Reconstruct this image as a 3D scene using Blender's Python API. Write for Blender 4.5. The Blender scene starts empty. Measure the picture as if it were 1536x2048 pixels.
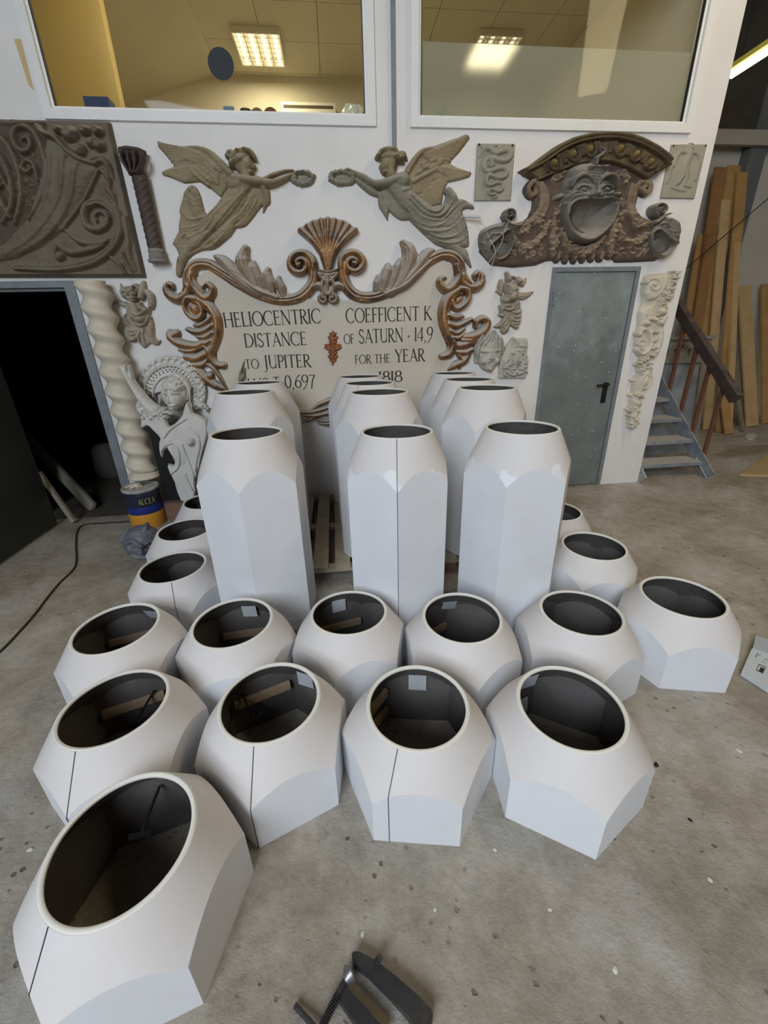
import bpy, bmesh, math, random
import numpy as np
from mathutils import Vector, Matrix

random.seed(7)
rng = np.random.default_rng(7)
SC = bpy.context.scene
COL = SC.collection

# ------------------------------------------------------------------ camera
FPX, PITCH, ROLL, YAW, CYPX = 825.63, 0.39830, -0.025095, 0.102835, -14.26   # pixels of a 1536x2048 frame
CH = 1.5
_C, _S = math.cos(YAW), math.sin(YAW)
_c, _s = math.cos(PITCH), math.sin(PITCH)
right0 = Vector((_C, -_S, 0)); up0 = Vector((_S * _s, _C * _s, _c)); fwd = Vector((_S * _c, _C * _c, -_s))
camx = right0 * math.cos(ROLL) + up0 * math.sin(ROLL)
camy = up0 * math.cos(ROLL) - right0 * math.sin(ROLL)
cam_d = bpy.data.cameras.new('camera'); cam = bpy.data.objects.new('camera', cam_d); COL.objects.link(cam)
M = Matrix((camx, camy, -fwd)).transposed().to_4x4(); M.translation = Vector((0, 0, CH)); cam.matrix_world = M
cam_d.sensor_fit = 'VERTICAL'; cam_d.sensor_height = 24.0; cam_d.sensor_width = 18.0
cam_d.lens = FPX / 2048 * 24.0; cam_d.shift_y = CYPX / 2048
cam_d.clip_start = 0.05; cam_d.clip_end = 100
SC.camera = cam

# ------------------------------------------------------------------ light
SC.view_settings.view_transform = 'Standard'
SC.view_settings.look = 'None'
SC.view_settings.gamma = 1.0
SC.view_settings.use_curve_mapping = False
SC.view_settings.exposure = -0.16

w = bpy.data.worlds.new('world'); SC.world = w; w.use_nodes = True
bg = w.node_tree.nodes['Background']; bg.inputs[0].default_value = (1.0, 0.80, 0.58, 1); bg.inputs[1].default_value = 0.15

def area(name, loc, target, sx, sy, power, color):
    d = bpy.data.lights.new(name, 'AREA'); d.shape = 'RECTANGLE'; d.size = sx; d.size_y = sy
    d.energy = power; d.color = color
    o = bpy.data.objects.new(name, d); COL.objects.link(o); o.location = loc
    o.rotation_euler = (Vector(target) - Vector(loc)).to_track_quat('-Z', 'Y').to_euler()
    return o
# the big workshop gate behind the photographer, open to a cool bright day
area('gate_daylight', (-3.0, -3.9, 4.2), (0.1, 3.2, 0.9), 4.4, 3.2, 720, (0.80, 0.89, 1.0))
# warm tubes along the hall ceiling, to the right
area('hall_tube_light', (3.4, 1.2, 4.95), (3.2, 1.6, 0), 0.4, 3.6, 75, (1.0, 0.80, 0.50))

# ------------------------------------------------------------------ pixel rays of the photograph, used to measure real places
def ray(px, py):
    a = (np.asarray(px, float) - 768) / FPX; b = (np.asarray(py, float) - 1024 - CYPX) / FPX
    cr, sr = math.cos(ROLL), math.sin(ROLL)
    u = a * cr + b * sr; v = -a * sr + b * cr
    y = _c - v * _s; z = -_s - v * _c
    return _C * u + _S * y, -_S * u + _C * y, z
def ony(px, py, Y):
    x, y, z = ray(px, py); k = Y / y
    return x * k, z * k + CH
def onz(px, py, z0=0.0):
    x, y, z = ray(px, py); k = (z0 - CH) / z
    return float(x * k), float(y * k)
def onx(px, py, X):
    x, y, z = ray(px, py); k = X / x
    return float(y * k), float(z * k + CH)
YW = 3.72          # front face of the white wall

# ------------------------------------------------------------------ materials
def mat(name, col, rough=0.7, col2=None, scale=6.0, mix=(0.35, 0.7), bump=0.0, bscale=40.0, metallic=0.0, spec=0.3, detail=6.0,
        dust=None, dust_amt=(0.35, 0.9), coords='Object'):
    m = bpy.data.materials.new(name); m.use_nodes = True
    nt = m.node_tree; N = nt.nodes; L = nt.links
    p = N['Principled BSDF']; p.inputs['Roughness'].default_value = rough; p.inputs['Metallic'].default_value = metallic
    p.inputs['Specular IOR Level'].default_value = spec
    p.inputs['Base Color'].default_value = (*col, 1)
    tc = N.new('ShaderNodeTexCoord'); src = None
    if col2 is not None:
        n = N.new('ShaderNodeTexNoise'); n.inputs['Scale'].default_value = scale; n.inputs['Detail'].default_value = detail
        n.inputs['Roughness'].default_value = 0.62
        L.new(tc.outputs[coords], n.inputs['Vector'])
        r = N.new('ShaderNodeValToRGB'); r.color_ramp.elements[0].position = mix[0]; r.color_ramp.elements[1].position = mix[1]
        r.color_ramp.elements[0].color = (*col, 1); r.color_ramp.elements[1].color = (*col2, 1)
        L.new(n.outputs['Fac'], r.inputs['Fac']); src = r.outputs['Color']
    if dust is not None:      # dust lies on whatever faces up
        g = N.new('ShaderNodeNewGeometry'); sx = N.new('ShaderNodeSeparateXYZ'); L.new(g.outputs['Normal'], sx.inputs[0])
        n2 = N.new('ShaderNodeTexNoise'); n2.inputs['Scale'].default_value = 14; L.new(tc.outputs[coords], n2.inputs['Vector'])
        ad = N.new('ShaderNodeMath'); ad.operation = 'MULTIPLY_ADD'; L.new(n2.outputs['Fac'], ad.inputs[0]); ad.inputs[1].default_value = 0.5
        L.new(sx.outputs['Z'], ad.inputs[2])
        mr = N.new('ShaderNodeMapRange'); mr.inputs['From Min'].default_value = dust_amt[0]; mr.inputs['From Max'].default_value = dust_amt[1]
        L.new(ad.outputs[0], mr.inputs['Value'])
        mx = N.new('ShaderNodeMixRGB'); L.new(mr.outputs[0], mx.inputs['Fac'])
        if src: L.new(src, mx.inputs[1])
        else: mx.inputs[1].default_value = (*col, 1)
        mx.inputs[2].default_value = (*dust, 1); src = mx.outputs[0]
        if metallic > 0:
            mm = N.new('ShaderNodeMath'); mm.operation = 'MULTIPLY_ADD'; L.new(mr.outputs[0], mm.inputs[0]); mm.inputs[1].default_value = -metallic; mm.inputs[2].default_value = metallic
            L.new(mm.outputs[0], p.inputs['Metallic'])
            rr = N.new('ShaderNodeMapRange'); rr.inputs['To Min'].default_value = rough; rr.inputs['To Max'].default_value = 0.85
            L.new(mr.outputs[0], rr.inputs['Value']); L.new(rr.outputs[0], p.inputs['Roughness'])
    if src: L.new(src, p.inputs['Base Color'])
    if bump > 0:
        n3 = N.new('ShaderNodeTexNoise'); n3.inputs['Scale'].default_value = bscale; n3.inputs['Detail'].default_value = 8
        L.new(tc.outputs[coords], n3.inputs['Vector'])
        b = N.new('ShaderNodeBump'); b.inputs['Strength'].default_value = bump; b.inputs['Distance'].default_value = 0.02
        L.new(n3.outputs['Fac'], b.inputs['Height']); L.new(b.outputs['Normal'], p.inputs['Normal'])
    return m

def emis(name, col, strength):
    m = bpy.data.materials.new(name); m.use_nodes = True; nt = m.node_tree
    p = nt.nodes['Principled BSDF']; p.inputs['Base Color'].default_value = (*col, 1)
    p.inputs['Emission Color'].default_value = (*col, 1); p.inputs['Emission Strength'].default_value = strength
    return m

def glass_mat(name, tint=(0.96, 0.97, 0.95), refl=0.008):
    m = bpy.data.materials.new(name); m.use_nodes = True; nt = m.node_tree; N = nt.nodes; L = nt.links
    N.remove(N['Principled BSDF']); o = N['Material Output']
    t = N.new('ShaderNodeBsdfTransparent'); t.inputs[0].default_value = (*tint, 1)
    g = N.new('ShaderNodeBsdfGlossy'); g.inputs['Roughness'].default_value = 0.03
    x = N.new('ShaderNodeMixShader'); x.inputs[0].default_value = refl
    L.new(t.outputs[0], x.inputs[1]); L.new(g.outputs[0], x.inputs[2]); L.new(x.outputs[0], o.inputs['Surface'])
    return m

def frosted_mat(name):
    m = bpy.data.materials.new(name); m.use_nodes = True; nt = m.node_tree; N = nt.nodes; L = nt.links
    N.remove(N['Principled BSDF']); o = N['Material Output']
    rf = N.new('ShaderNodeBsdfRefraction'); rf.inputs['IOR'].default_value = 1.02; rf.inputs['Roughness'].default_value = 0.75
    rf.inputs['Color'].default_value = (0.93, 0.93, 0.90, 1)
    d = N.new('ShaderNodeBsdfDiffuse'); d.inputs['Color'].default_value = (0.55, 0.54, 0.45, 1)
    wv = N.new('ShaderNodeTexWave'); wv.inputs['Scale'].default_value = 30; tc = N.new('ShaderNodeTexCoord')
    L.new(tc.outputs['Object'], wv.inputs['Vector'])
    b = N.new('ShaderNodeBump'); b.inputs['Strength'].default_value = 0.15; b.inputs['Distance'].default_value = 0.004
    L.new(wv.outputs['Fac'], b.inputs['Height']); L.new(b.outputs['Normal'], rf.inputs['Normal'])
    x = N.new('ShaderNodeMixShader'); x.inputs[0].default_value = 0.32
    L.new(rf.outputs[0], x.inputs[1]); L.new(d.outputs[0], x.inputs[2]); L.new(x.outputs[0], o.inputs['Surface'])
    return m

# ------------------------------------------------------------------ scene helpers
def tag(o, label=None, cat=None, group=None, kind=None):
    if label: o['label'] = label
    if cat: o['category'] = cat
    if group: o['group'] = group
    if kind: o['kind'] = kind
    return o
def empty(name, loc, label=None, cat=None, group=None, kind=None, rz=0.0):
    o = bpy.data.objects.new(name, None); COL.objects.link(o); o.location = loc; o.rotation_euler = (0, 0, rz)
    o.empty_display_size = 0.1
    return tag(o, label, cat, group, kind)
bpy.context.view_layer.update()
def mesh_obj(name, verts, faces, material=None, parent=None, smooth=False, sharp=None, world=True, mats=None, fm=None):
    """one mesh object; with world=True the vertices are world coordinates and stay there under the parent"""
    me = bpy.data.meshes.new(name)
    verts = np.asarray(verts, float)
    if parent is not None and world:
        mi = np.array(wmat(parent).inverted())
        verts = verts @ mi[:3, :3].T + mi[:3, 3]
    me.from_pydata([tuple(v) for v in verts], [], [tuple(int(i) for i in f) for f in faces])
    for m in (mats or [material]):
        if m: me.materials.append(m)
    if fm is not None: me.polygons.foreach_set('material_index', np.asarray(fm, np.int32))
    if smooth:
        me.polygons.foreach_set('use_smooth', np.ones(len(me.polygons), bool))
        if sharp: me.set_sharp_from_angle(angle=math.radians(sharp))
    me.update()
    o = bpy.data.objects.new(name, me); COL.objects.link(o)
    if parent is not None: o.parent = parent
    return o
def wmat(o):
    m = Matrix.LocRotScale(o.location, o.rotation_euler, o.scale)
    return wmat(o.parent) @ m if o.parent else m

class MB:
    """collects boxes, prisms, tubes into one mesh"""
    def __init__(s): s.v = []; s.f = []; s.m = []
    def add(s, v, f, m=0):
        b = len(s.v); s.v += [tuple(map(float, q)) for q in v]; s.f += [tuple(i + b for i in q) for q in f]; s.m += [m] * len(f); return s
    def box(s, x0, x1, y0, y1, z0, z1, m=0):
        v = [(x, y, z) for z in (z0, z1) for y in (y0, y1) for x in (x0, x1)]
        return s.add(v, [(0, 2, 3, 1), (4, 5, 7, 6), (0, 1, 5, 4), (2, 6, 7, 3), (0, 4, 6, 2), (1, 3, 7, 5)], m)
    def bar(s, a, b, wx, wz, up=(0, 0, 1), m=0, taper=1.0):
        a = Vector(a); b = Vector(b); d = (b - a).normalized(); u = Vector(up)
        if abs(d.dot(u)) > 0.95: u = Vector((0, 1, 0))
        sx = d.cross(u).normalized(); sz = sx.cross(d).normalized()
        v = []
        for p, t in ((a, 1), (b, taper)):
            for i, j in ((-1, -1), (1, -1), (1, 1), (-1, 1)): v.append(p + sx * (wx / 2 * i * t) + sz * (wz / 2 * j * t))
        return s.add(v, [(0, 3, 2, 1), (4, 5, 6, 7), (0, 1, 5, 4), (1, 2, 6, 5), (2, 3, 7, 6), (3, 0, 4, 7)], m)
    def tube(s, pts, r, n=8, m=0, cap=True):
        pts = [Vector(p) for p in pts]; R = r if hasattr(r, '__len__') else [r] * len(pts)
        v = []; prev = None
        for i, p in enumerate(pts):
            d = (pts[min(i + 1, len(pts) - 1)] - pts[max(i - 1, 0)])
            d = d.normalized() if d.length > 1e-9 else Vector((0, 0, 1))
            u = prev if prev is not None else (Vector((0, 0, 1)) if abs(d.z) < 0.9 else Vector((1, 0, 0)))
            x = d.cross(u)
            if x.length < 1e-6: x = d.cross(Vector((0, 1, 0)))
            x.normalize(); y = x.cross(d).normalized(); prev = y
            for k in range(n):
                t = 2 * math.pi * k / n; v.append(p + x * (R[i] * math.cos(t)) + y * (R[i] * math.sin(t)))
        f = []
        for i in range(len(pts) - 1):
            for k in range(n):
                a = i * n + k; b = i * n + (k + 1) % n; f.append((a, b, b + n, a + n))
        if cap: f.append(tuple(range(n - 1, -1, -1))); f.append(tuple(range((len(pts) - 1) * n, len(pts) * n)))
        return s.add(v, f, m)
    def lathe(s, prof, c=(0, 0, 0), n=32, m=0, closed=False):
        v = []; f = []
        for r, z in prof:
            for k in range(n):
                t = 2 * math.pi * k / n; v.append((c[0] + r * math.cos(t), c[1] + r * math.sin(t), c[2] + z))
        for i in range(len(prof) - 1):
            for k in range(n):
                a = i * n + k; b = i * n + (k + 1) % n; f.append((a, b, b + n, a + n))
        return s.add(v, f, m)
    def prism_y(s, pts, y0, y1, m=0):
        """polygon in x,z extruded along y"""
        n = len(pts); v = [(x, y0, z) for x, z in pts] + [(x, y1, z) for x, z in pts]
        ar = sum(pts[i][0] * pts[(i + 1) % n][1] - pts[(i + 1) % n][0] * pts[i][1] for i in range(n))
        fr = tuple(range(n)) if ar > 0 else tuple(range(n - 1, -1, -1)); bk = tuple(i + n for i in reversed(fr))
        f = [fr, bk] + [((fr[(i + 1) % n]), fr[i], fr[i] + n, fr[(i + 1) % n] + n) for i in range(n)]
        return s.add(v, f, m)
    def build(s, name, material=None, parent=None, smooth=False, sharp=35, mats=None, world=True):
        return mesh_obj(name, s.v, s.f, material, parent, smooth, sharp if smooth else None, world, mats, s.m if mats else None)

def catmull(pts, n=8, closed=False):
    p = np.asarray(pts, float)
    if len(p) < 3: return p
    q = np.vstack([p[-1], p, p[0], p[1]]) if closed else np.vstack([2 * p[0] - p[1], p, 2 * p[-1] - p[-2]])
    out = []; m = len(q) - 3
    for i in range(m):
        a, b, c, d = q[i:i + 4]
        for t in np.arange(n) / n:
            out.append(0.5 * (2 * b + (c - a) * t + (2 * a - 5 * b + 4 * c - d) * t * t + (3 * b - a - 3 * c + d) * t ** 3))
    if not closed: out.append(p[-1])
    return np.array(out)
# ------------------------------------------------------------------ the setting
def floor_material():
    m = bpy.data.materials.new('concrete_floor'); m.use_nodes = True; nt = m.node_tree; N = nt.nodes; L = nt.links
    p = N['Principled BSDF']; p.inputs['Roughness'].default_value = 0.62; p.inputs['Specular IOR Level'].default_value = 0.4
    tc = N.new('ShaderNodeTexCoord')
    def noise(sc, det=6, rough=0.6):
        n = N.new('ShaderNodeTexNoise'); n.inputs['Scale'].default_value = sc; n.inputs['Detail'].default_value = det; n.inputs['Roughness'].default_value = rough
        L.new(tc.outputs['Object'], n.inputs['Vector']); return n
    def ramp(src, stops):
        r = N.new('ShaderNodeValToRGB'); e = r.color_ramp.elements
        while len(e) < len(stops): e.new(0.5)
        for i, (q, c) in enumerate(stops): e[i].position = q; e[i].color = (*c, 1)
        L.new(src, r.inputs['Fac']); return r
    a = ramp(noise(1.6, 8, 0.65).outputs['Fac'], [(0.32, (0.28, 0.235, 0.175)), (0.5, (0.40, 0.355, 0.29)), (0.68, (0.50, 0.465, 0.41))])
    b = noise(11, 10, 0.75)
    mb = N.new('ShaderNodeMixRGB'); mb.blend_type = 'OVERLAY'; mb.inputs['Fac'].default_value = 0.6
    L.new(a.outputs[0], mb.inputs[1]); L.new(b.outputs['Fac'], mb.inputs[2])
    # pits and specks
    v = N.new('ShaderNodeTexVoronoi'); v.inputs['Scale'].default_value = 21; L.new(tc.outputs['Object'], v.inputs['Vector'])
    msk = ramp(noise(2.2, 3).outputs['Fac'], [(0.45, (0, 0, 0)), (0.60, (1, 1, 1))])
    thr = N.new('ShaderNodeMapRange'); thr.inputs['From Min'].default_value = 0.21; thr.inputs['From Max'].default_value = 0.13
    wob = noise(60, 2); ad = N.new('ShaderNodeMath'); ad.operation = 'MULTIPLY_ADD'; L.new(wob.outputs['Fac'], ad.inputs[0]); ad.inputs[1].default_value = 0.25
    sb = N.new('ShaderNodeMath'); sb.operation = 'SUBTRACT'; L.new(v.outputs['Distance'], sb.inputs[0]); sb.inputs[1].default_value = 0.09
    L.new(sb.outputs[0], ad.inputs[2]); L.new(ad.outputs[0], thr.inputs['Value'])
    pm = N.new('ShaderNodeMath'); pm.operation = 'MULTIPLY'; L.new(thr.outputs[0], pm.inputs[0]); L.new(msk.outputs[0], pm.inputs[1])
    dk = N.new('ShaderNodeMixRGB'); L.new(pm.outputs[0], dk.inputs['Fac']); L.new(mb.outputs[0], dk.inputs[1]); dk.inputs[2].default_value = (0.13, 0.115, 0.09, 1)
    # white plaster dust patches
    du = ramp(noise(3.1, 10, 0.72).outputs['Fac'], [(0.50, (0, 0, 0)), (0.70, (0.75, 0.75, 0.75))])
    wm = N.new('ShaderNodeMixRGB'); L.new(du.outputs[0], wm.inputs['Fac']); L.new(dk.outputs[0], wm.inputs[1]); wm.inputs[2].default_value = (0.60, 0.575, 0.545, 1)
    L.new(wm.outputs[0], p.inputs['Base Color'])
    bp = N.new('ShaderNodeBump'); bp.inputs['Strength'].default_value = 0.85; bp.inputs['Distance'].default_value = 0.014
    hs = N.new('ShaderNodeMath'); hs.operation = 'MULTIPLY_ADD'; L.new(pm.outputs[0], hs.inputs[0]); hs.inputs[1].default_value = -0.7
    nb = noise(30, 10, 0.72); L.new(nb.outputs['Fac'], hs.inputs[2]); L.new(hs.outputs[0], bp.inputs['Height']); L.new(bp.outputs[0], p.inputs['Normal'])
    return m
M_FLOOR = floor_material()
M_WALL = mat('white_plaster', (0.775, 0.755, 0.73), 0.8, (0.70, 0.675, 0.645), 2.2, (0.45, 0.8), 0.06, 30)
M_FRAME = mat('white_frame', (0.80, 0.80, 0.78), 0.45, (0.74, 0.74, 0.71), 5, (0.5, 0.8))
M_GLASS = glass_mat('window_glass')
M_FROST = frosted_mat('frosted_film')
M_STEEL = mat('painted_grey_steel', (0.25, 0.28, 0.30), 0.45, (0.18, 0.20, 0.21), 9, (0.4, 0.75), metallic=0.2)
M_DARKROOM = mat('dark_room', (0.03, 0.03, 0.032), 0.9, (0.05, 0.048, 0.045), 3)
M_CEIL = mat('dark_roof', (0.055, 0.045, 0.035), 0.9, (0.09, 0.075, 0.055), 2)
M_HALLWALL = mat('beige_hall_wall', (0.50, 0.47, 0.41), 0.85, (0.42, 0.38, 0.31), 1.6, (0.4, 0.75))

fl = mesh_obj('floor', [(-7, -6, 0), (10, -6, 0), (10, 9, 0), (-7, 9, 0)], [(0, 1, 2, 3)], M_FLOOR); tag(fl, 'worn dusty concrete workshop floor with pits', 'floor', kind='structure')

def wall_with_holes(name, x0, x1, z0, z1, y0, y1, holes, material):
    xs = sorted({x0, x1, *[h[0] for h in holes], *[h[1] for h in holes]}); zs = sorted({z0, z1, *[h[2] for h in holes], *[h[3] for h in holes]})
    xs = [x for x in xs if x0 <= x <= x1]; zs = [z for z in zs if z0 <= z <= z1]
    solid = {}
    for i in range(len(xs) - 1):
        for j in range(len(zs) - 1):
            cx, cz = (xs[i] + xs[i + 1]) / 2, (zs[j] + zs[j + 1]) / 2
            solid[i, j] = not any(h[0] < cx < h[1] and h[2] < cz < h[3] for h in holes)
    mb = MB()
    for (i, j), s in solid.items():
        if not s: continue
        a, b, c, d = xs[i], xs[i + 1], zs[j], zs[j + 1]
        mb.add([(a, y0, c), (b, y0, c), (b, y0, d), (a, y0, d)], [(0, 1, 2, 3)])
        mb.add([(a, y1, c), (b, y1, c), (b, y1, d), (a, y1, d)], [(3, 2, 1, 0)])
        for di, dj, q in ((-1, 0, [(a, y0, c), (a, y0, d), (a, y1, d), (a, y1, c)]), (1, 0, [(b, y0, c), (b, y1, c), (b, y1, d), (b, y0, d)]),
                          (0, -1, [(a, y0, c), (a, y1, c), (b, y1, c), (b, y0, c)]), (0, 1, [(a, y0, d), (b, y0, d), (b, y1, d), (a, y1, d)])):
            if not solid.get((i + di, j + dj), False): mb.add(q, [(0, 1, 2, 3)])
    o = mb.build(name, material); o['kind'] = 'structure'
    return o
WX1 = 3.03                                   # right end of the wall
D1 = (-2.80, -1.90, 0.0, 1.90)               # dark doorway
D2 = (1.832, 2.610, 0.0, 1.952)              # grey steel door
W1 = (-1.79, 0.395, 2.835, 4.05); W2 = (0.640, 2.800, 2.835, 4.05)
wl = wall_with_holes('wall_back', -6.0, WX1, 0.0, 4.6, YW, YW + 0.12, [D1, D2, W1, W2], M_WALL)
tag(wl, 'white plastered partition wall hung with plaster casts', 'wall')

# upper windows: white frames, panes, film
def window(name, W, label, film):
    x0, x1, z0, z1 = W
    e = empty(name, ((x0 + x1) / 2, YW, z0), label, 'window', kind='structure')
    t = 0.055
    def bar(n, a, b, c, d, y0=YW - 0.022, y1=YW + 0.075): return MB().box(a, b, y0, y1, c, d).build(n, M_FRAME, e)
    bar('frame_sill', x0, x1, z0, z0 + t); bar('frame_head', x0, x1, z1 - t, z1)
    bar('frame_jamb', x0, x0 + t, z0 + t, z1 - t); bar('frame_jamb', x1 - t, x1, z0 + t, z1 - t)
    g = 0.018
    mb = MB()
    mb.box(x0 + t, x1 - t, YW + 0.0, YW + 0.03, z0 + t, z0 + t + g); mb.box(x0 + t, x0 + t + g, YW, YW + 0.03, z0 + t + g, z1 - t); mb.box(x1 - t - g, x1 - t, YW, YW + 0.03, z0 + t + g, z1 - t)
    mb.build('glazing_bead', M_FRAME, e)
    MB().box(x0 + t + g, x1 - t - g, YW + 0.028, YW + 0.034, z0 + t + g, z1 - t).build('pane', M_GLASS, e)
    if film:
        MB().box(x0 + t + g, x1 - t - g, YW + 0.036, YW + 0.0365, z0 + t + g, 3.312).build('frosted_film', M_FROST, e)
    gk = mat('black_gasket', (0.02, 0.02, 0.02), 0.6)
    MB().box(x0 + t + g, x0 + t + g + 0.006, YW + 0.004, YW + 0.027, z0 + t + g, z1 - t).box(x1 - t - g - 0.006, x1 - t - g, YW + 0.004, YW + 0.027, z0 + t + g, z1 - t).build('gasket', gk, e)
window('window_1', W1, 'wide office window with clear glass at the upper left', False)
window('window_2', W2, 'wide office window with frosted film at the upper right', True)

# grey steel door
def steel_door():
    m = bpy.data.materials.new('dirty_green_grey_door'); m.use_nodes = True; nt = m.node_tree; N = nt.nodes; L = nt.links
    p = N['Principled BSDF']; p.inputs['Roughness'].default_value = 0.5; p.inputs['Specular IOR Level'].default_value = 0.35
    tc = N.new('ShaderNodeTexCoord')
    n = N.new('ShaderNodeTexNoise'); n.inputs['Scale'].default_value = 3.2; n.inputs['Detail'].default_value = 9; n.inputs['Roughness'].default_value = 0.68; L.new(tc.outputs['Object'], n.inputs['Vector'])
    r = N.new('ShaderNodeValToRGB'); e = r.color_ramp.elements; e[0].position = 0.34; e[0].color = (0.165, 0.19, 0.19, 1); e[1].position = 0.66; e[1].color = (0.285, 0.325, 0.32, 1)
    L.new(n.outputs['Fac'], r.inputs['Fac'])
    v = N.new('ShaderNodeTexVoronoi'); v.inputs['Scale'].default_value = 15; L.new(tc.outputs['Object'], v.inputs['Vector'])
    t = N.new('ShaderNodeMapRange'); t.inputs['From Min'].default_value = 0.10; t.inputs['From Max'].default_value = 0.07; L.new(v.outputs['Distance'], t.inputs['Value'])
    x = N.new('ShaderNodeMixRGB'); L.new(t.outputs[0], x.inputs['Fac']); L.new(r.outputs[0], x.inputs[1]); x.inputs[2].default_value = (0.5, 0.52, 0.5, 1)
    # smeared grime with a ragged upper edge
    n2 = N.new('ShaderNodeTexNoise'); n2.inputs['Scale'].default_value = 2.3; n2.inputs['Detail'].default_value = 8; n2.inputs['Roughness'].default_value = .7; L.new(tc.outputs['Object'], n2.inputs['Vector'])
    sp = N.new('ShaderNodeSeparateXYZ'); L.new(tc.outputs['Object'], sp.inputs[0])
    g1 = N.new('ShaderNodeMath'); g1.operation = 'MULTIPLY_ADD'; L.new(n2.outputs['Fac'], g1.inputs[0]); g1.inputs[1].default_value = 1.5; g1.inputs[2].default_value = .55
    g2 = N.new('ShaderNodeMath'); g2.operation = 'SUBTRACT'; L.new(g1.outputs[0], g2.inputs[0]); L.new(sp.outputs['Z'], g2.inputs[1])
    g3 = N.new('ShaderNodeMapRange'); g3.inputs['From Min'].default_value = -.08; g3.inputs['From Max'].default_value = .10; g3.inputs['To Max'].default_value = .5; L.new(g2.outputs[0], g3.inputs['Value'])
    y = N.new('ShaderNodeMixRGB'); L.new(g3.outputs[0], y.inputs['Fac']); L.new(r.outputs[0], y.inputs[1]); y.inputs[2].default_value = (.115, .125, .115, 1)
    L.new(y.outputs[0], x.inputs[1])
    L.new(x.outputs[0], p.inputs['Base Color']); return m
M_DOOR = steel_door()
M_BLACK = mat('black_plastic', (0.012, 0.012, 0.013), 0.45)
d2 = empty('door_2', ((D2[0] + D2[1]) / 2, YW, 0), 'grey green steel door with black lever handle', 'door', kind='structure')
x0, x1, z0, z1 = D2; ft = 0.034
MB().box(x0, x0 + ft, YW - 0.012, YW + 0.09, 0, z1).build('frame_jamb', M_STEEL, d2)
MB().box(x1 - ft, x1, YW - 0.012, YW + 0.09, 0, z1).build('frame_jamb', M_STEEL, d2)
MB().box(x0 + ft, x1 - ft, YW - 0.012, YW + 0.09, z1 - ft, z1).build('frame_head', M_STEEL, d2)
leaf = MB().box(x0 + ft + 0.003, x1 - ft - 0.003, YW + 0.004, YW + 0.05, 0.012, z1 - ft - 0.003).build('door_leaf', M_DOOR, d2)
for zz in (1.72, 0.35): MB().tube([(x0 + ft + 0.004, YW - 0.016, zz - 0.05), (x0 + ft + 0.004, YW - 0.016, zz + 0.05)], 0.010, 10).build('hinge', M_STEEL, leaf)
hx, hz = ony(1208, 787, YW)
MB().box(hx - 0.021, hx + 0.021, YW - 0.008, YW + 0.004, hz - 0.085, hz + 0.10).build('handle_plate', M_BLACK, leaf)
_, lz = ony(1210, 768, YW)
MB().tube([(hx + 0.005, YW, lz), (hx + 0.005, YW - 0.04, lz), (hx - 0.02, YW - 0.052, lz), (hx - 0.115, YW - 0.052, lz - 0.006)], [0.011, 0.011, 0.0115, 0.010], 10).build('lever', M_BLACK, leaf, True, 50)

# dark doorway on the left with its steel frame and open leaf
d1 = empty('door_1', ((D1[0] + D1[1]) / 2, YW, 0), 'dark doorway with a grey steel frame at the left', 'door', kind='structure')
x0, x1, z0, z1 = D1
MB().box(x1 - 0.07, x1, YW - 0.015, YW + 0.12, 0, z1).box(x1 - 0.088, x1 - 0.07, YW + 0.02, YW + 0.10, 0, z1 - 0.05).build('frame_jamb', M_STEEL, d1)
MB().box(x0, x0 + 0.07, YW - 0.015, YW + 0.12, 0, z1).build('frame_jamb', M_STEEL, d1)
MB().box(x0 + 0.07, x1 - 0.07, YW - 0.015, YW + 0.12, z1 - 0.045, z1).box(x0 + 0.07, x1 - 0.088, YW + 0.02, YW + 0.10, z1 - 0.065, z1 - 0.045).build('frame_head', M_STEEL, d1)
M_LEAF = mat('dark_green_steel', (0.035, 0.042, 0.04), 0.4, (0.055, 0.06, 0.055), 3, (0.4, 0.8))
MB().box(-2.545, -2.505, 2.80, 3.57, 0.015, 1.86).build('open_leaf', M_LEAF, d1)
# room behind the doorway
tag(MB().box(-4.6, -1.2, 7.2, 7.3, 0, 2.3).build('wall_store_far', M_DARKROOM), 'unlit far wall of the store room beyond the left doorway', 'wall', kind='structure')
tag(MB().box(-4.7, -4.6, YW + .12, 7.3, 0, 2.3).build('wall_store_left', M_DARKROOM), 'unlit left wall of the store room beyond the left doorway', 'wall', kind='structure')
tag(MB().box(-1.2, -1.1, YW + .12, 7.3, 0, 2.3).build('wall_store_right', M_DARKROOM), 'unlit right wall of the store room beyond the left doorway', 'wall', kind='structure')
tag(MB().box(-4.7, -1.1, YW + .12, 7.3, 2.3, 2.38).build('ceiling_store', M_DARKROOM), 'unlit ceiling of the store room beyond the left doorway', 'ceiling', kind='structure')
tag(MB().box(-4.6, -1.97, YW - .02, 7.2, 0.0, 0.004).build('floor_store', mat('dark_store_floor', (.10, .085, .065), .9, (.07, .06, .05), 3)), 'dark floor of the store room', 'floor', kind='structure')  # dark brown floor sheet starting at the door sill

# conduit between the windows and the joint cover
cx, cz = ony(788, 300, YW)
tag(MB().box(cx - 0.014, cx + 0.014, YW - 0.02, YW, cz + 0.005, 4.6).build('cable_duct', M_STEEL), 'thin grey vertical cable duct between the two office windows', 'cable duct')

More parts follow.
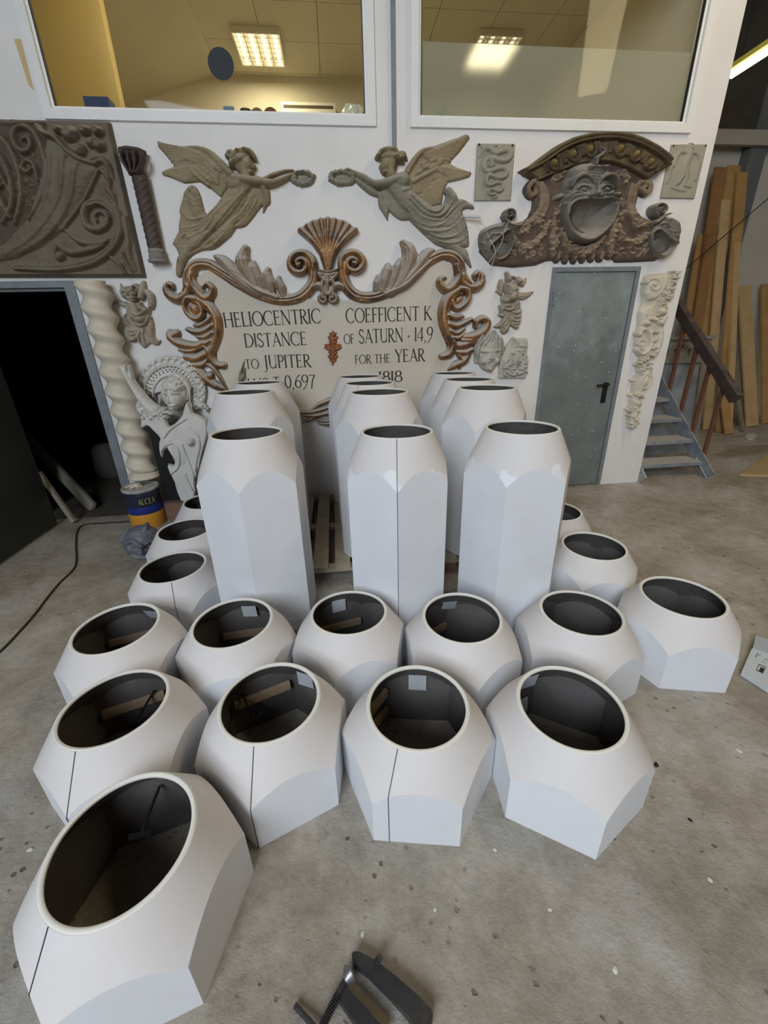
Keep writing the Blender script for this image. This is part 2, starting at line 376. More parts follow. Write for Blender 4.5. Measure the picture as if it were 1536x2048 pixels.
# hall beyond the right end of the wall
HX = 8.6; HY = 6.55
tag(mesh_obj('wall_right', [(HX, -6, 0), (HX, HY, 0), (HX, HY, 5.2), (HX, -6, 5.2)], [(0, 1, 2, 3)], M_HALLWALL), 'beige side wall of the hall', 'wall', kind='structure')
tag(MB().box(3.2, HX, HY, HY + 0.12, 0, 3.86).build('wall_hall', M_HALLWALL), 'beige hall wall behind the leaning timber', 'wall', kind='structure')
tag(MB().box(-7, HX, -2.0, HY + 0.1, 5.2, 5.3).build('ceiling', M_CEIL), 'dark brown roof underside of the hall', 'ceiling', kind='structure')
tag(MB().box(-3.05, -2.95, -2.6, 2.75, 0, 5.2).build('wall_left_shading', mat('brown_boarded_wall', (.20, .165, .125), .85, (.15, .12, .09), 3)), 'unseen brown left side wall of the hall, brought in to shade the floor', 'wall', kind='structure')  # out of view; placed here to hold gate light off the left floor
tag(MB().box(3.2, HX, HY - .15, HY + 0.12, 3.86, 5.2).build('wall_hall_upper', M_CEIL), 'dark brown boarding above the hall beam', 'wall', kind='structure')
# ------------------------------------------------------------------ hexagonal vases
M_PRIMER = mat('white_primer', (0.715, 0.73, 0.755), 0.62, (0.685, 0.68, 0.69), 4.5, (0.4, 0.75), 0.03, 60)
M_CONE = mat('ivory_filler', (0.68, 0.645, 0.625), 0.62, (0.72, 0.71, 0.71), 3.0, (0.45, 0.75), 0.03, 60)
M_INNER = mat('raw_grey_shaded_inside', (0.125, 0.115, 0.11), 0.5, (0.085, 0.073, 0.065), 6, (0.35, 0.7), 0.2, 25)  # raw inside surface, its colour darkened to carry the shade of the hollow
M_RIM = mat('ivory_rim', (0.78, 0.76, 0.69), 0.55)
M_SEAM = mat('dark_joint', (0.03, 0.03, 0.032), 0.8)
M_TAG = mat('grey_paper', (0.42, 0.43, 0.45), 0.8, (0.36, 0.37, 0.38), 12)
M_WOOD = mat('raw_batten', (0.33, 0.24, 0.16), 0.75, (0.24, 0.17, 0.11), 9)
M_PATCH = mat('fresh_white_coat', (0.84, 0.86, 0.89), 0.5, (0.80, 0.82, 0.86), 6)

def patchy(name, z0, amp):
    # white coat brushed unevenly up over the ivory filler
    m = M_CONE.copy(); m.name = name; nt = m.node_tree; N = nt.nodes; L = nt.links; p = N['Principled BSDF']
    old = p.inputs['Base Color'].links[0].from_socket
    tc = N.new('ShaderNodeTexCoord'); n = N.new('ShaderNodeTexNoise'); n.inputs['Scale'].default_value = 5.5; n.inputs['Detail'].default_value = 5; L.new(tc.outputs['Object'], n.inputs['Vector'])
    sx = N.new('ShaderNodeSeparateXYZ'); L.new(tc.outputs['Object'], sx.inputs[0])
    a = N.new('ShaderNodeMath'); a.operation = 'MULTIPLY_ADD'; L.new(n.outputs['Fac'], a.inputs[0]); a.inputs[1].default_value = amp; a.inputs[2].default_value = z0 - amp * .5
    b = N.new('ShaderNodeMath'); b.operation = 'SUBTRACT'; L.new(a.outputs[0], b.inputs[0]); L.new(sx.outputs['Z'], b.inputs[1])
    r = N.new('ShaderNodeMapRange'); r.inputs['From Min'].default_value = -.004; r.inputs['From Max'].default_value = .004; L.new(b.outputs[0], r.inputs['Value'])
    x = N.new('ShaderNodeMixRGB'); L.new(r.outputs[0], x.inputs['Fac']); L.new(old, x.inputs[1]); x.inputs[2].default_value = (0.76, 0.775, 0.80, 1)
    L.new(x.outputs[0], p.inputs['Base Color']); return m
RI, RHEX = 0.1602, 0.2715
RO = RI + 0.0125
NR = 96
PH = np.arange(NR) * 2 * math.pi / NR
RH = RHEX * math.cos(math.pi / 6) / np.cos((PH % (math.pi / 3)) - math.pi / 6)
def prof_outer(h, dr, phi):
    rh = RHEX * math.cos(math.pi / 6) / math.cos((phi % (math.pi / 3)) - math.pi / 6); m = dr / (RHEX - RO)
    return rh, h - m * (rh - RO)
def vase(name, x, y, z, rot, tx, ty, h, dr, label, group, seams=(), extras=(), cone=None):
    e = empty(name, (x, y, z), label, 'vase', group, rz=math.radians(rot))
    c, s = math.cos(math.radians(rot)), math.sin(math.radians(rot))
    lx, ly = c * tx + s * ty, -s * tx + c * ty
    def T(v):
        v = np.asarray(v, float); v = v.copy(); v[:, 2] += (lx * v[:, 0] + ly * v[:, 1]) * np.clip(v[:, 2] / h, 0, 1.05) ** 2; return v
    m = dr / (RHEX - RO); th = 0.017
    ZS = h - m * (RH - RO)
    rings = [(RH, np.zeros(NR) + 0.0, 0), (RH, ZS, 0)]
    for t in (1 / 3, 2 / 3, 0.985): rings.append((RH + (RO - RH) * t, ZS + (h - ZS) * t, 1))
    rin = RH - th; ZI = h - m * (rin - RI)
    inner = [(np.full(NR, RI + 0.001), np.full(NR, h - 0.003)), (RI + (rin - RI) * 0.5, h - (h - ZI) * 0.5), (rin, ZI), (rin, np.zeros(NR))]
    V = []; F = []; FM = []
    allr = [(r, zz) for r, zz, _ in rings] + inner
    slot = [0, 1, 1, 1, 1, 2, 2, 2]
    for r, zz in allr: V += list(zip(r * np.cos(PH), r * np.sin(PH), zz))
    for i in range(len(allr) - 1):
        for k in range(NR):
            a = i * NR + k; b = i * NR + (k + 1) % NR; F.append((a, b, b + NR, a + NR)); FM.append(slot[i])
    i = len(allr) - 1
    for k in range(NR):
        a = i * NR + k; b = i * NR + (k + 1) % NR; F.append((a, b, (k + 1) % NR, k)); FM.append(0)
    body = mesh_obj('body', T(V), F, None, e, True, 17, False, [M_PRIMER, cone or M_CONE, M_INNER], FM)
    # rim lip
    mb = MB(); mb.lathe([(RO + 0.0005, h - 0.006), (RO, h - 0.0015), (RO - 0.003, h + 0.001), (RI + 0.003, h + 0.001), (RI, h - 0.0015), (RI, h - 0.008)], n=NR)
    mesh_obj('rim', T(mb.v), mb.f, M_RIM, body, True, 40, False)
    for sm in seams:            # corner index of a two-part joint
        ph = math.radians(sm); rh, zs = prof_outer(h, dr, ph)
        d = np.array([math.cos(ph), math.sin(ph), 0]); o = 0.0006
        pts = [d * (rh + o) + [0, 0, 0.001], d * (rh + o) + [0, 0, zs], d * (RO + o + 0.001) + [0, 0, h - 0.001]]
        mb = MB(); mb.tube(T(pts), 0.0013, 6)
        mb.build('seam', M_SEAM, body, world=False)
    for ex in extras:
        kind, ph, zz = ex[0], math.radians(ex[1]), ex[2]
        d = np.array([math.cos(ph), math.sin(ph), 0]); t = np.array([-math.sin(ph), math.cos(ph), 0])
        rin_ = RHEX * math.cos(math.pi / 6) / math.cos((ph % (math.pi / 3)) - math.pi / 6) - th
        if kind == 'tag':
            w_ = 0.035; r0 = min(rin_, RI + (h - zz) * (RHEX - RO) / dr) - 0.004; r1 = min(rin_, RI + (h - zz + 0.07) * (RHEX - RO) / dr) - 0.012
            top = d * r0 + [0, 0, zz]; bot = d * r1 + [0, 0, zz - 0.07]
            n_ = -d * 0.0015
            v = [top - t * w_, top + t * w_, bot + t * w_, bot - t * w_]; v = v + [q + n_ for q in v]
            mesh_obj('paper_tag', v, [(0, 1, 2, 3), (7, 6, 5, 4), (0, 4, 5, 1), (1, 5, 6, 2), (2, 6, 7, 3), (3, 7, 4, 0)], M_TAG, e, world=False)
        elif kind == 'batten':
            ph = math.radians(30 + 60 * round((ex[1] - 30) / 60)); d = np.array([math.cos(ph), math.sin(ph), 0]); t = np.array([-math.sin(ph), math.cos(ph), 0]); rin_ = RHEX * math.cos(math.pi / 6) - th
            a = d * (rin_ - 0.012) + t * 0.11 + [0, 0, zz]; b = d * (rin_ - 0.012) - t * 0.11 + [0, 0, zz]
            MB().bar(a, b, 0.018, 0.034).build('batten', M_WOOD, e, world=False)
        elif kind == 'bolt':
            a = d * (rin_ - 0.008) + [0, 0, zz]; b = d * (rin_ - 0.13) + t * 0.02 + [0, 0, zz - 0.02]
            MB().tube([a, b], 0.0045, 8).bar(b - t * 0.03, b + t * 0.03, 0.012, 0.012).build('clamp_screw', M_BLACK, e, world=False)
    return e
HL, DRL, HT, DRT, PZ = 0.3364, 0.1522, 1.0597, 0.2229, 0.1132
LOWG = 'low hexagonal vases on the floor'; TALLG = 'tall hexagonal vases'
LOW = [
 # x, y, rot, tilt, seams, extras, label
 (-1.025, 1.580, 16.6, .013, .018, (), (('tag', 60, .27), ('batten', 100, .12)), 'low white vase, left end of the middle row, beside the dark cable'),
 (-0.831, 1.142, 19.1, .005, -.036, (240,), (('batten', 100, .13), ('tag', 200, .25), ('bolt', 70, .16)), 'low white vase with a front seam directly behind the big corner vase'),
 (-0.524, 1.547, 4.1, .003, .012, (), (('tag', 80, .27), ('batten', 110, .1)), 'low white vase standing in front of the tall vase with the wide left shoulder'),
 (-0.300, 1.095, 21.6, .004, .006, (240,), (('batten', 90, .16), ('bolt', 110, .2), ('tag', 40, .26)), 'low white vase with an open black seam on its front corner'),
 (-0.609, 0.701, 14.1, -.004, .037, (226,), (('tag', 190, .25), ('tag', 215, .15), ('bolt', 80, .22), ('batten', 60, .12)), 'nearest and largest looking low vase in the lower left corner'),
 (-0.012, 1.546, 14.1, -.006, -.048, (), (('tag', 90, .26), ('batten', 70, .1)), 'low white vase in the middle row just left of the seamed tall vase foot'),
 (0.481, 1.439, 29.1, .002, .027, (), (('tag', 60, .27), ('batten', 100, .1)), 'low white vase between the middle and right tall vases'),
 (0.201, 1.009, 49.1, .005, .020, (190,), (('batten', 80, .17), ('batten', 80, .07), ('tag', 30, .25), ('bolt', 120, .2)), 'low white vase in the centre of the front row with slanting seam'),
 (1.410, 1.953, 51.6, .002, .012, (), (('bolt', 90, .2),), 'low white vase right of the tall vases, in front of the hidden one'),
 (1.529, 1.438, 46.6, .002, -.011, (), (('tag', 280, .2), ('bolt', 100, .25)), 'low white vase standing farthest right, near the printed card'),
 (1.009, 1.397, 21.6, -.005, -.034, (), (('batten', 270, .1), ('tag', 250, .2)), 'low white vase, fifth of the middle row, in front of the right tall vase'),
 (0.706, 0.938, 26.6, .004, .016, (), (('tag', 75, .27), ('tag', 80, .14), ('batten', 250, .1)), 'low white vase at the right end of the front row'),
 (-0.960, 2.081, 1.6, .003, .003, (285,), (('tag', 30, .30), ('batten', 90, .1)), 'low white vase behind the middle row at left, nearest the gargoyle head'),
 (-1.045, 2.563, 10.0, 0, 0, (), (('batten', 90, .1),), 'low white vase with its rim half hidden by the left tall vase'),
 (-1.043, 3.063, 20.0, 0, 0, (), (), 'low white vase below the torso cutout, mostly hidden'),
 (1.436, 2.459, 12.0, 0, 0, (), (), 'low white vase peeking out behind the right front tall vase'),
]
for i, (x, y, r, tx, ty, sm, ex, lb) in enumerate(LOW): vase('hexagonal_vase', x, y, 0.0, r, tx, ty, HL, DRL, lb, LOWG, sm, ex)
TALL = [
 (-0.453, 2.059, 26.6, -.001, -.017, 0, (), 'tall white vase in front at left, no seam'),
 (0.272, 1.943, 21.6, -.003, -.016, 0, (240,), 'tall white vase in front with a black seam down its middle'),
 (0.873, 1.891, 56.6, .003, -.007, 0, (), 'tall white vase in front at right with patchy white coat'),
 (-0.571, 2.726, 0.0, -.006, -.016, PZ, (), 'tall white vase on the pallet, second in the left column'),
 (-0.568, 3.249, 0.0, -.002, -.013, PZ, (), 'tall white vase on the pallet, last in the left column'),
 (0.246, 2.494, 0.0, -.002, -.007, PZ, (), 'tall white vase on the pallet, second in the middle column'),
 (0.228, 2.972, 0.0, 0, 0, PZ, (240,), 'tall white vase on the pallet, third in the middle column'),
 (0.190, 3.445, 0.0, -.002, -.006, PZ, (), 'tall white vase on the pallet, last in the middle column'),
 (0.903, 2.494, 0.0, -.001, -.011, PZ, (), 'tall white vase on the pallet, second in the right column'),
 (0.935, 2.972, 0.0, -.002, -.005, PZ, (), 'tall white vase on the pallet, third in the right column'),
 (0.953, 3.445, 0.0, -.003, -.008, PZ, (), 'tall white vase on the pallet, last in the right column'),
]
M_PATCHY = patchy('patchy_coat', 0.895, 0.40)
for i, (x, y, r, tx, ty, z, sm, lb) in enumerate(TALL): vase('tall_hexagonal_vase', x, y, z, r, tx, ty, HT, DRT, lb, TALLG, sm, cone=M_PATCHY if i in (1, 2) else None)

# pallet under the back rows
M_PAL = mat('pallet_board', (0.42, 0.35, 0.26), 0.8, (0.30, 0.24, 0.17), 7, (0.35, 0.7), 0.2, 40)
M_PALD = mat('pallet_block', (0.22, 0.13, 0.09), 0.85, (0.16, 0.10, 0.07), 8)
def pallet(x0, x1, label):
    e = empty('pallet', ((x0 + x1) / 2, 2.95, 0), label, 'pallet', 'wooden pallets under the tall vases')
    y0, y1 = 2.315, 3.66
    n = 7; wd = 0.098; gap = (x1 - x0 - n * wd) / (n - 1)
    for k in range(n):
        a = x0 + k * (wd + gap); MB().box(a, a + wd, y0, y1, PZ - 0.020, PZ).build('deck_board', M_PAL, e)
    for y in (y0, (y0 + y1) / 2 - .04, y1 - 0.08):
        MB().box(x0, x1, y - 0.006 + 0.006, y + 0.08, PZ - 0.040, PZ - 0.0202).build('cross_board', M_PAL, e)
        for x in (x0, (x0 + x1) / 2 - .05, x1 - .1): MB().box(x, x + .1, y, y + .08, 0.016, PZ - 0.0402).build('block', M_PALD, e)
    for x in (x0, (x0 + x1) / 2 - .05, x1 - .1): MB().box(x, x + .1, y0, y1, 0, 0.0158).build('runner', M_PALD, e)
pallet(-0.80, 0.155, 'wooden pallet under the left and middle columns of tall vases')
pallet(0.165, 1.165, 'wooden pallet under the right columns of tall vases')
# ------------------------------------------------------------------ sculpted reliefs: height fields built stroke by stroke on the wall
PXM = 0.0041      # metres on the wall per photograph pixel
class Relief:
    fat = 1.0
    def __init__(s, org, sc, box, step=1.25):
        s.org, s.sc = org, sc; s.g = step * sc; x0, y0, x1, y1 = box
        s.xs = np.arange(x0, x1 + s.g, s.g); s.ys = np.arange(y0, y1 + s.g, s.g)
        s.X, s.Y = np.meshgrid(s.xs, s.ys); s.Z = np.zeros_like(s.X); s.D = np.full_like(s.X, 1e4)
    def _win(s, x0, y0, x1, y1):
        i0 = max(int((y0 - s.ys[0]) / s.g) - 1, 0); i1 = min(int((y1 - s.ys[0]) / s.g) + 3, len(s.ys))
        j0 = max(int((x0 - s.xs[0]) / s.g) - 1, 0); j1 = min(int((x1 - s.xs[0]) / s.g) + 3, len(s.xs))
        return slice(i0, max(i1, i0)), slice(j0, max(j1, j0))
    def _comb(s, w, z, ok, mode, base):
        Z = s.Z[w]
        if mode == 'max': Z[ok] = np.maximum(Z[ok], z[ok] + base)
        elif mode == 'add': Z[ok] += z[ok]
        elif mode == 'sub': Z[ok] = np.maximum(Z[ok] - z[ok], 0.6)
        elif mode == 'set': Z[ok] = z[ok] + base
    def stroke(s, pts, r, h, base=0.0, prof=0.5, mode='max', n=6, mask=None, closed=False):
        """tube along pts (crop units); r crop units, h photo pixels"""
        p = np.asarray(pts, float); m = len(p)
        if mode == 'max' and s.fat != 1.0: r = np.asarray(r, float) * s.fat; r = float(r) if r.ndim == 0 else list(r)
        R = np.broadcast_to(np.asarray(r, float), (m,)) if not hasattr(r, '__len__') else np.interp(np.linspace(0, 1, m), np.linspace(0, 1, len(r)), r)
        Hh = np.broadcast_to(np.asarray(h, float), (m,)) if not hasattr(h, '__len__') else np.interp(np.linspace(0, 1, m), np.linspace(0, 1, len(h)), h)
        if m > 2:
            q = catmull(p, n, closed); k = len(q); u = np.linspace(0, 1, k); v = np.linspace(0, 1, m + (1 if closed else 0))
            if closed: R = np.append(R, R[0]); Hh = np.append(Hh, Hh[0]); q = np.vstack([q, q[0]]); u = np.linspace(0, 1, k + 1)
            R = np.interp(u, v, R); Hh = np.interp(u, v, Hh); p = q
        rm = R.max() + 2 * s.g
        w = s._win(p[:, 0].min() - rm, p[:, 1].min() - rm, p[:, 0].max() + rm, p[:, 1].max() + rm)
        X, Y = s.X[w], s.Y[w]
        if X.size == 0: return s
        best = np.full(X.shape, -1.0); sd = np.full(X.shape, 1e4)
        for i in range(len(p) - 1):
            a, b = p[i], p[i + 1]; rr = max(R[i], R[i + 1]) + 2 * s.g
            ii0 = np.searchsorted(Y[:, 0], min(a[1], b[1]) - rr); ii1 = np.searchsorted(Y[:, 0], max(a[1], b[1]) + rr)
            jj0 = np.searchsorted(X[0], min(a[0], b[0]) - rr); jj1 = np.searchsorted(X[0], max(a[0], b[0]) + rr)
            if ii1 <= ii0 or jj1 <= jj0: continue
            sub = (slice(ii0, ii1), slice(jj0, jj1)); x, y = X[sub], Y[sub]
            d = b - a; L2 = max(d @ d, 1e-9); t = np.clip(((x - a[0]) * d[0] + (y - a[1]) * d[1]) / L2, 0, 1)
            dist = np.hypot(x - a[0] - t * d[0], y - a[1] - t * d[1]); r_ = R[i] + (R[i + 1] - R[i]) * t; h_ = Hh[i] + (Hh[i + 1] - Hh[i]) * t
            z = h_ * np.clip(1 - (dist / np.maximum(r_, 1e-6)) ** 2, 0, 1) ** prof
            z = np.where(dist < r_, z, -1); best[sub] = np.maximum(best[sub], z); sd[sub] = np.minimum(sd[sub], dist - r_)
        s._comb(w, best, best >= 0, mode, base)
        if (mask is None and mode in ('max', 'set')) or mask: s.D[w] = np.minimum(s.D[w], sd)
        return s
    def ell(s, cx, cy, rx, ry, h, rot=0.0, base=0.0, prof=0.5, mode='max', mask=None):
        rm = max(rx, ry) + 2 * s.g; w = s._win(cx - rm, cy - rm, cx + rm, cy + rm); X, Y = s.X[w] - cx, s.Y[w] - cy
        if X.size == 0: return s
        c, q = math.cos(math.radians(rot)), math.sin(math.radians(rot)); u = (X * c + Y * q) / rx; v = (-X * q + Y * c) / ry
        d = np.hypot(u, v); z = h * np.clip(1 - d * d, 0, 1) ** prof
        s._comb(w, z, d < 1, mode, base)
        if (mask is None and mode in ('max', 'set')) or mask: s.D[w] = np.minimum(s.D[w], (d - 1) * min(rx, ry))
        return s
    def _polysd(s, pts):
        p = np.asarray(pts, float); mg = 3 * s.g
        w = s._win(p[:, 0].min() - mg, p[:, 1].min() - mg, p[:, 0].max() + mg, p[:, 1].max() + mg)
        X, Y = s.X[w], s.Y[w]; d2 = np.full(X.shape, 1e12); ins = np.zeros(X.shape, bool)
        for i in range(len(p)):
            a, b = p[i], p[(i + 1) % len(p)]; e = b - a; t = np.clip(((X - a[0]) * e[0] + (Y - a[1]) * e[1]) / max(e @ e, 1e-9), 0, 1)
            d2 = np.minimum(d2, (X - a[0] - t * e[0]) ** 2 + (Y - a[1] - t * e[1]) ** 2)
            if a[1] != b[1]:
                c = (a[1] > Y) != (b[1] > Y); ins ^= c & (X < (b[0] - a[0]) * (Y - a[1]) / (b[1] - a[1]) + a[0])
        d = np.sqrt(d2); return w, np.where(ins, -d, d)
    def poly(s, pts, h, edge=12.0, base=0.0, mode='max', smooth=0, mask=None):
        if smooth: pts = catmull(pts, smooth, True)
        w, sd = s._polysd(pts); t = np.clip(-sd / edge, 0, 1); z = h * np.sqrt(1 - (1 - t) ** 2)
        s._comb(w, z, sd < 0, mode, base)
        if (mask is None and mode in ('max', 'set')) or mask: s.D[w] = np.minimum(s.D[w], sd)
        return s
    def hole(s, cx, cy, rx, ry, rot=0.0):
        rm = max(rx, ry) + 3 * s.g; w = s._win(cx - rm, cy - rm, cx + rm, cy + rm); X, Y = s.X[w] - cx, s.Y[w] - cy
        c, q = math.cos(math.radians(rot)), math.sin(math.radians(rot)); d = (np.hypot((X * c + Y * q) / rx, (-X * q + Y * c) / ry) - 1) * min(rx, ry)
        s.D[w] = np.maximum(s.D[w], -d); return s
    def noise(s, amp, scale, seed=1):
        r = np.random.default_rng(seed); n = int(max(np.ptp(s.xs), np.ptp(s.ys)) / scale) + 4
        G = r.random((n, n)) - 0.5; u = (s.X - s.xs[0]) / scale; v = (s.Y - s.ys[0]) / scale; i = v.astype(int); j = u.astype(int); fv = v - i; fu = u - j
        fv = fv * fv * (3 - 2 * fv); fu = fu * fu * (3 - 2 * fu)
        s.Z += amp * 2 * ((G[i, j] * (1 - fu) + G[i, j + 1] * fu) * (1 - fv) + (G[i + 1, j] * (1 - fu) + G[i + 1, j + 1] * fu) * fv) * (s.Z > 0.3); return s
    def curl(s, cx, cy, r0, turns, start, w0, w1, h, cw=1, base=0.0, prof=0.5, mode='max'):
        """spiral volute winding in from radius r0"""
        k = int(18 * turns) + 2; t = np.linspace(0, 1, k); a = math.radians(start) + cw * t * turns * 2 * math.pi; r = r0 * (1 - 0.86 * t)
        p = np.stack([cx + r * np.cos(a), cy + r * np.sin(a)], -1)
        return s.stroke(p, np.interp(t, [0, 1], [w0, w1]), h, base, prof, mode, n=1)
    def soften(s, k=1):
        for _ in range(k):
            P = np.pad(s.Z, 1, mode='edge'); s.Z = (P[1:-1, 1:-1] * 4 + P[:-2, 1:-1] * 2 + P[2:, 1:-1] * 2 + P[1:-1, :-2] * 2 + P[1:-1, 2:] * 2 + P[:-2, :-2] + P[2:, :-2] + P[:-2, 2:] + P[2:, 2:]) / 16
        return s
    def build(s, name, material, parent=None, wall=YW, off=0.03, back=0.001, hs=PXM * 1.3, tilt=0.0, ground=None):
        D = s.D; ins = D < 0; cell = (ins[:-1, :-1] | ins[1:, :-1] | ins[:-1, 1:] | ins[1:, 1:])
        gy, gx = np.gradient(np.clip(D, -6 * s.g, 6 * s.g), s.g); gm = np.maximum(gx * gx + gy * gy, 1e-3)
        out = (D >= 0) & (D < 3 * s.g)
        mv = np.where(out, np.clip(D, 0, 1.5 * s.g), 0)
        X = s.X - mv * gx / np.sqrt(gm); Y = s.Y - mv * gy / np.sqrt(gm); Z = np.where(ins, np.maximum(s.Z, 0.4), 0.0)
        ids = -np.ones(D.shape, int); used = np.zeros(D.shape, bool)
        used[:-1, :-1] |= cell; used[1:, :-1] |= cell; used[:-1, 1:] |= cell; used[1:, 1:] |= cell
        ids[used] = np.arange(used.sum())
        px = s.org[0] + X[used] / s.sc; py = s.org[1] + Y[used] / s.sc
        x, z = ony(px, py, wall - off); y = wall - back - Z[used] * hs - tilt * np.maximum(0, z.max() - z)
        ci, cj = np.nonzero(cell)
        F = np.stack([ids[ci, cj], ids[ci + 1, cj], ids[ci + 1, cj + 1], ids[ci, cj + 1]], -1)
        V = np.stack([x, y, z], -1)
        if parent is not None:
            mi = np.array(wmat(parent).inverted()); V = V @ mi[:3, :3].T + mi[:3, 3]
        me = bpy.data.meshes.new(name); me.vertices.add(len(V)); me.vertices.foreach_set('co', V.astype(np.float32).ravel())
        me.loops.add(F.size); me.loops.foreach_set('vertex_index', F.astype(np.int32).ravel())
        me.polygons.add(len(F)); me.polygons.foreach_set('loop_start', np.arange(0, F.size, 4, dtype=np.int32)); me.polygons.foreach_set('loop_total', np.full(len(F), 4, np.int32))
        me.polygons.foreach_set('use_smooth', np.ones(len(F), bool)); me.update(calc_edges=True); me.validate()
        me.materials.append(material)
        if ground is not None:          # (material, height below which the flat painted ground shows, x limit)
            me.materials.append(ground[0]); zc = s.Z[ci, cj]; g_ = (zc < ground[1]) & (s.X[ci, cj] < ground[2])
            if len(me.polygons) == len(g_): me.polygons.foreach_set('material_index', g_.astype(np.int32))
        o = bpy.data.objects.new(name, me); COL.objects.link(o)
        if parent is not None: o.parent = parent
        return o
def wall_empty(name, px, py, label, cat, group=None):
    x, z = ony(px, py, YW); return empty(name, (float(x), YW, float(z)), label, cat, group)

M_CLAY = mat('aged_tan_cast', (0.32, 0.26, 0.165), 0.85, (0.22, 0.17, 0.095), 7, (0.35, 0.7), 0.25, 60, dust=(0.43, 0.375, 0.275), dust_amt=(0.35, 1.15))
M_CLAY2 = mat('grey_olive_cast', (0.285, 0.26, 0.205), 0.85, (0.20, 0.18, 0.13), 7, (0.35, 0.7), 0.25, 60, dust=(0.40, 0.375, 0.32), dust_amt=(0.35, 1.15))
M_PANEL = mat('dark_relief_panel', (0.185, 0.155, 0.11), 0.7, (0.13, 0.10, 0.072), 5, (0.35, 0.7), 0.2, 50, dust=(0.26, 0.235, 0.18), dust_amt=(0.55, 1.25))
M_PAVOL = mat('panel_maroon_ground', (0.085, 0.058, 0.045), 0.7, (0.12, 0.09, 0.065), 6)
M_GILT = mat('worn_gilding', (0.36, 0.20, 0.085), 0.42, (0.13, 0.075, 0.045), 8, (0.40, 0.64), 0.15, 60, metallic=0.5, dust=(0.44, 0.41, 0.37), dust_amt=(0.30, 0.75))
M_GILTG = mat('dusty_grey_gilding', (0.33, 0.26, 0.19), 0.6, (0.23, 0.155, 0.09), 9, (0.4, 0.7), 0.15, 60, metallic=0.2, dust=(0.48, 0.455, 0.42), dust_amt=(0.3, 0.8))
M_MASK = mat('painted_mask', (0.195, 0.18, 0.155), 0.55, (0.13, 0.11, 0.085), 8, (0.35, 0.7), 0.2, 50, dust=(0.38, 0.36, 0.325), dust_amt=(0.45, 1.15))
M_MASKB = mat('brown_gold_ornament', (0.28, 0.215, 0.14), 0.6, (0.16, 0.105, 0.065), 9, (0.35, 0.68), 0.25, 50, dust=(0.38, 0.33, 0.27), dust_amt=(0.5, 1.2))
M_CORN = mat('mossy_cornice', (0.14, 0.10, 0.05), 0.6, (0.075, 0.052, 0.035), 7, (0.35, 0.7), 0.2, 50, dust=(0.165, 0.14, 0.075), dust_amt=(0.4, 1.1))
M_MGROUND = mat('dark_brown_ground', (0.085, 0.06, 0.048), 0.7, (0.13, 0.09, 0.065), 8)
M_OCHRE = mat('ochre_egg', (0.33, 0.23, 0.075), 0.6, (0.22, 0.15, 0.05), 9)
M_PUTTO = mat('beige_cast', (0.40, 0.345, 0.27), 0.8, (0.30, 0.25, 0.18), 8, (0.35, 0.7), 0.2, 50, dust=(0.46, 0.41, 0.33), dust_amt=(0.4, 1.2))
M_CREAM = mat('cream_resin', (0.66, 0.60, 0.49), 0.5, (0.58, 0.52, 0.41), 6, (0.4, 0.75), 0.08, 40)
M_STONE = mat('pale_stone_cast', (0.53, 0.51, 0.455), 0.8, (0.40, 0.37, 0.31), 9, (0.4, 0.72), 0.2, 60)
M_PLAST = mat('white_cast_plaster', (0.66, 0.645, 0.60), 0.75, (0.58, 0.565, 0.52), 6, (0.4, 0.75), 0.1, 40)
M_PLAQ = mat('olive_grey_plaque', (0.36, 0.34, 0.265), 0.75, (0.30, 0.28, 0.215), 5, (0.4, 0.75), 0.1, 40)
M_DARKCOL = mat('dark_brown_column', (0.10, 0.072, 0.06), 0.6, (0.06, 0.042, 0.036), 8, dust=(0.24, 0.215, 0.18), dust_amt=(0.75, 1.3))

def folds(R, lines, r=11, h=2.6, g=True):
    for L_ in lines:
        R.stroke(L_, [r * 0.5, r, r * 0.5], [h * 0.4, h, h * 0.4], mode='add', prof=1.0)
def grooves(R, lines, r=6, h=2.0):
    for L_ in lines: R.stroke(L_, r, h, mode='sub', prof=1.0)

# --- flying angel with wreath, left
A = (300, 250); K = 1536 / 360
ag = wall_empty('angel_relief', 500, 420, 'flying angel cast reaching right with a wreath, left of the shell crest', 'relief', 'pair of flying angels on the wall')
R = Relief(A, K, (20, 90, 760, 660))
R.poly([(55, 125), (90, 138), (160, 165), (250, 172), (330, 182), (410, 180), (470, 205), (540, 262), (600, 320), (700, 410), (660, 540), (605, 618), (480, 512), (420, 482), (290, 495), (180, 448), (105, 425), (92, 400), (130, 375), (200, 350), (190, 325), (130, 255), (62, 180)], 4.5, 26)
for i in range(7):
    t = i / 6; R.stroke([(560 - 40 * t, 350 + 60 * t), (380 - 60 * t, 235 + 55 * t), (70 + 130 * t, 148 + 190 * t)], [20, 22, 9], [5, 4.5, 2], base=2.5)
for i in range(6):
    t = i / 5; R.stroke([(580, 430 + 70 * t), (400 + 20 * t, 365 + 60 * t), (110 + 190 * t, 400 + 80 * t)], [20, 24, 9], [5, 4.5, 2], base=2.5)
R.stroke([(690, 420), (600, 325), (500, 230), (400, 192), (260, 185)], [34, 34, 26, 18, 8], [8, 7, 5, 4, 2], base=2)
for i in range(5): R.stroke([(600 - 25 * i, 400 + 30 * i), (520 - 35 * i, 330 + 22 * i), (440 - 30 * i, 300 + 10 * i)], [14, 18, 8], [3, 3, 1], base=5)
R.noise(0.5, 18, 3).soften(1); R.build('wing', M_CLAY, ag, off=0.02)
R = Relief(A, K, (150, 160, 1260, 1320))
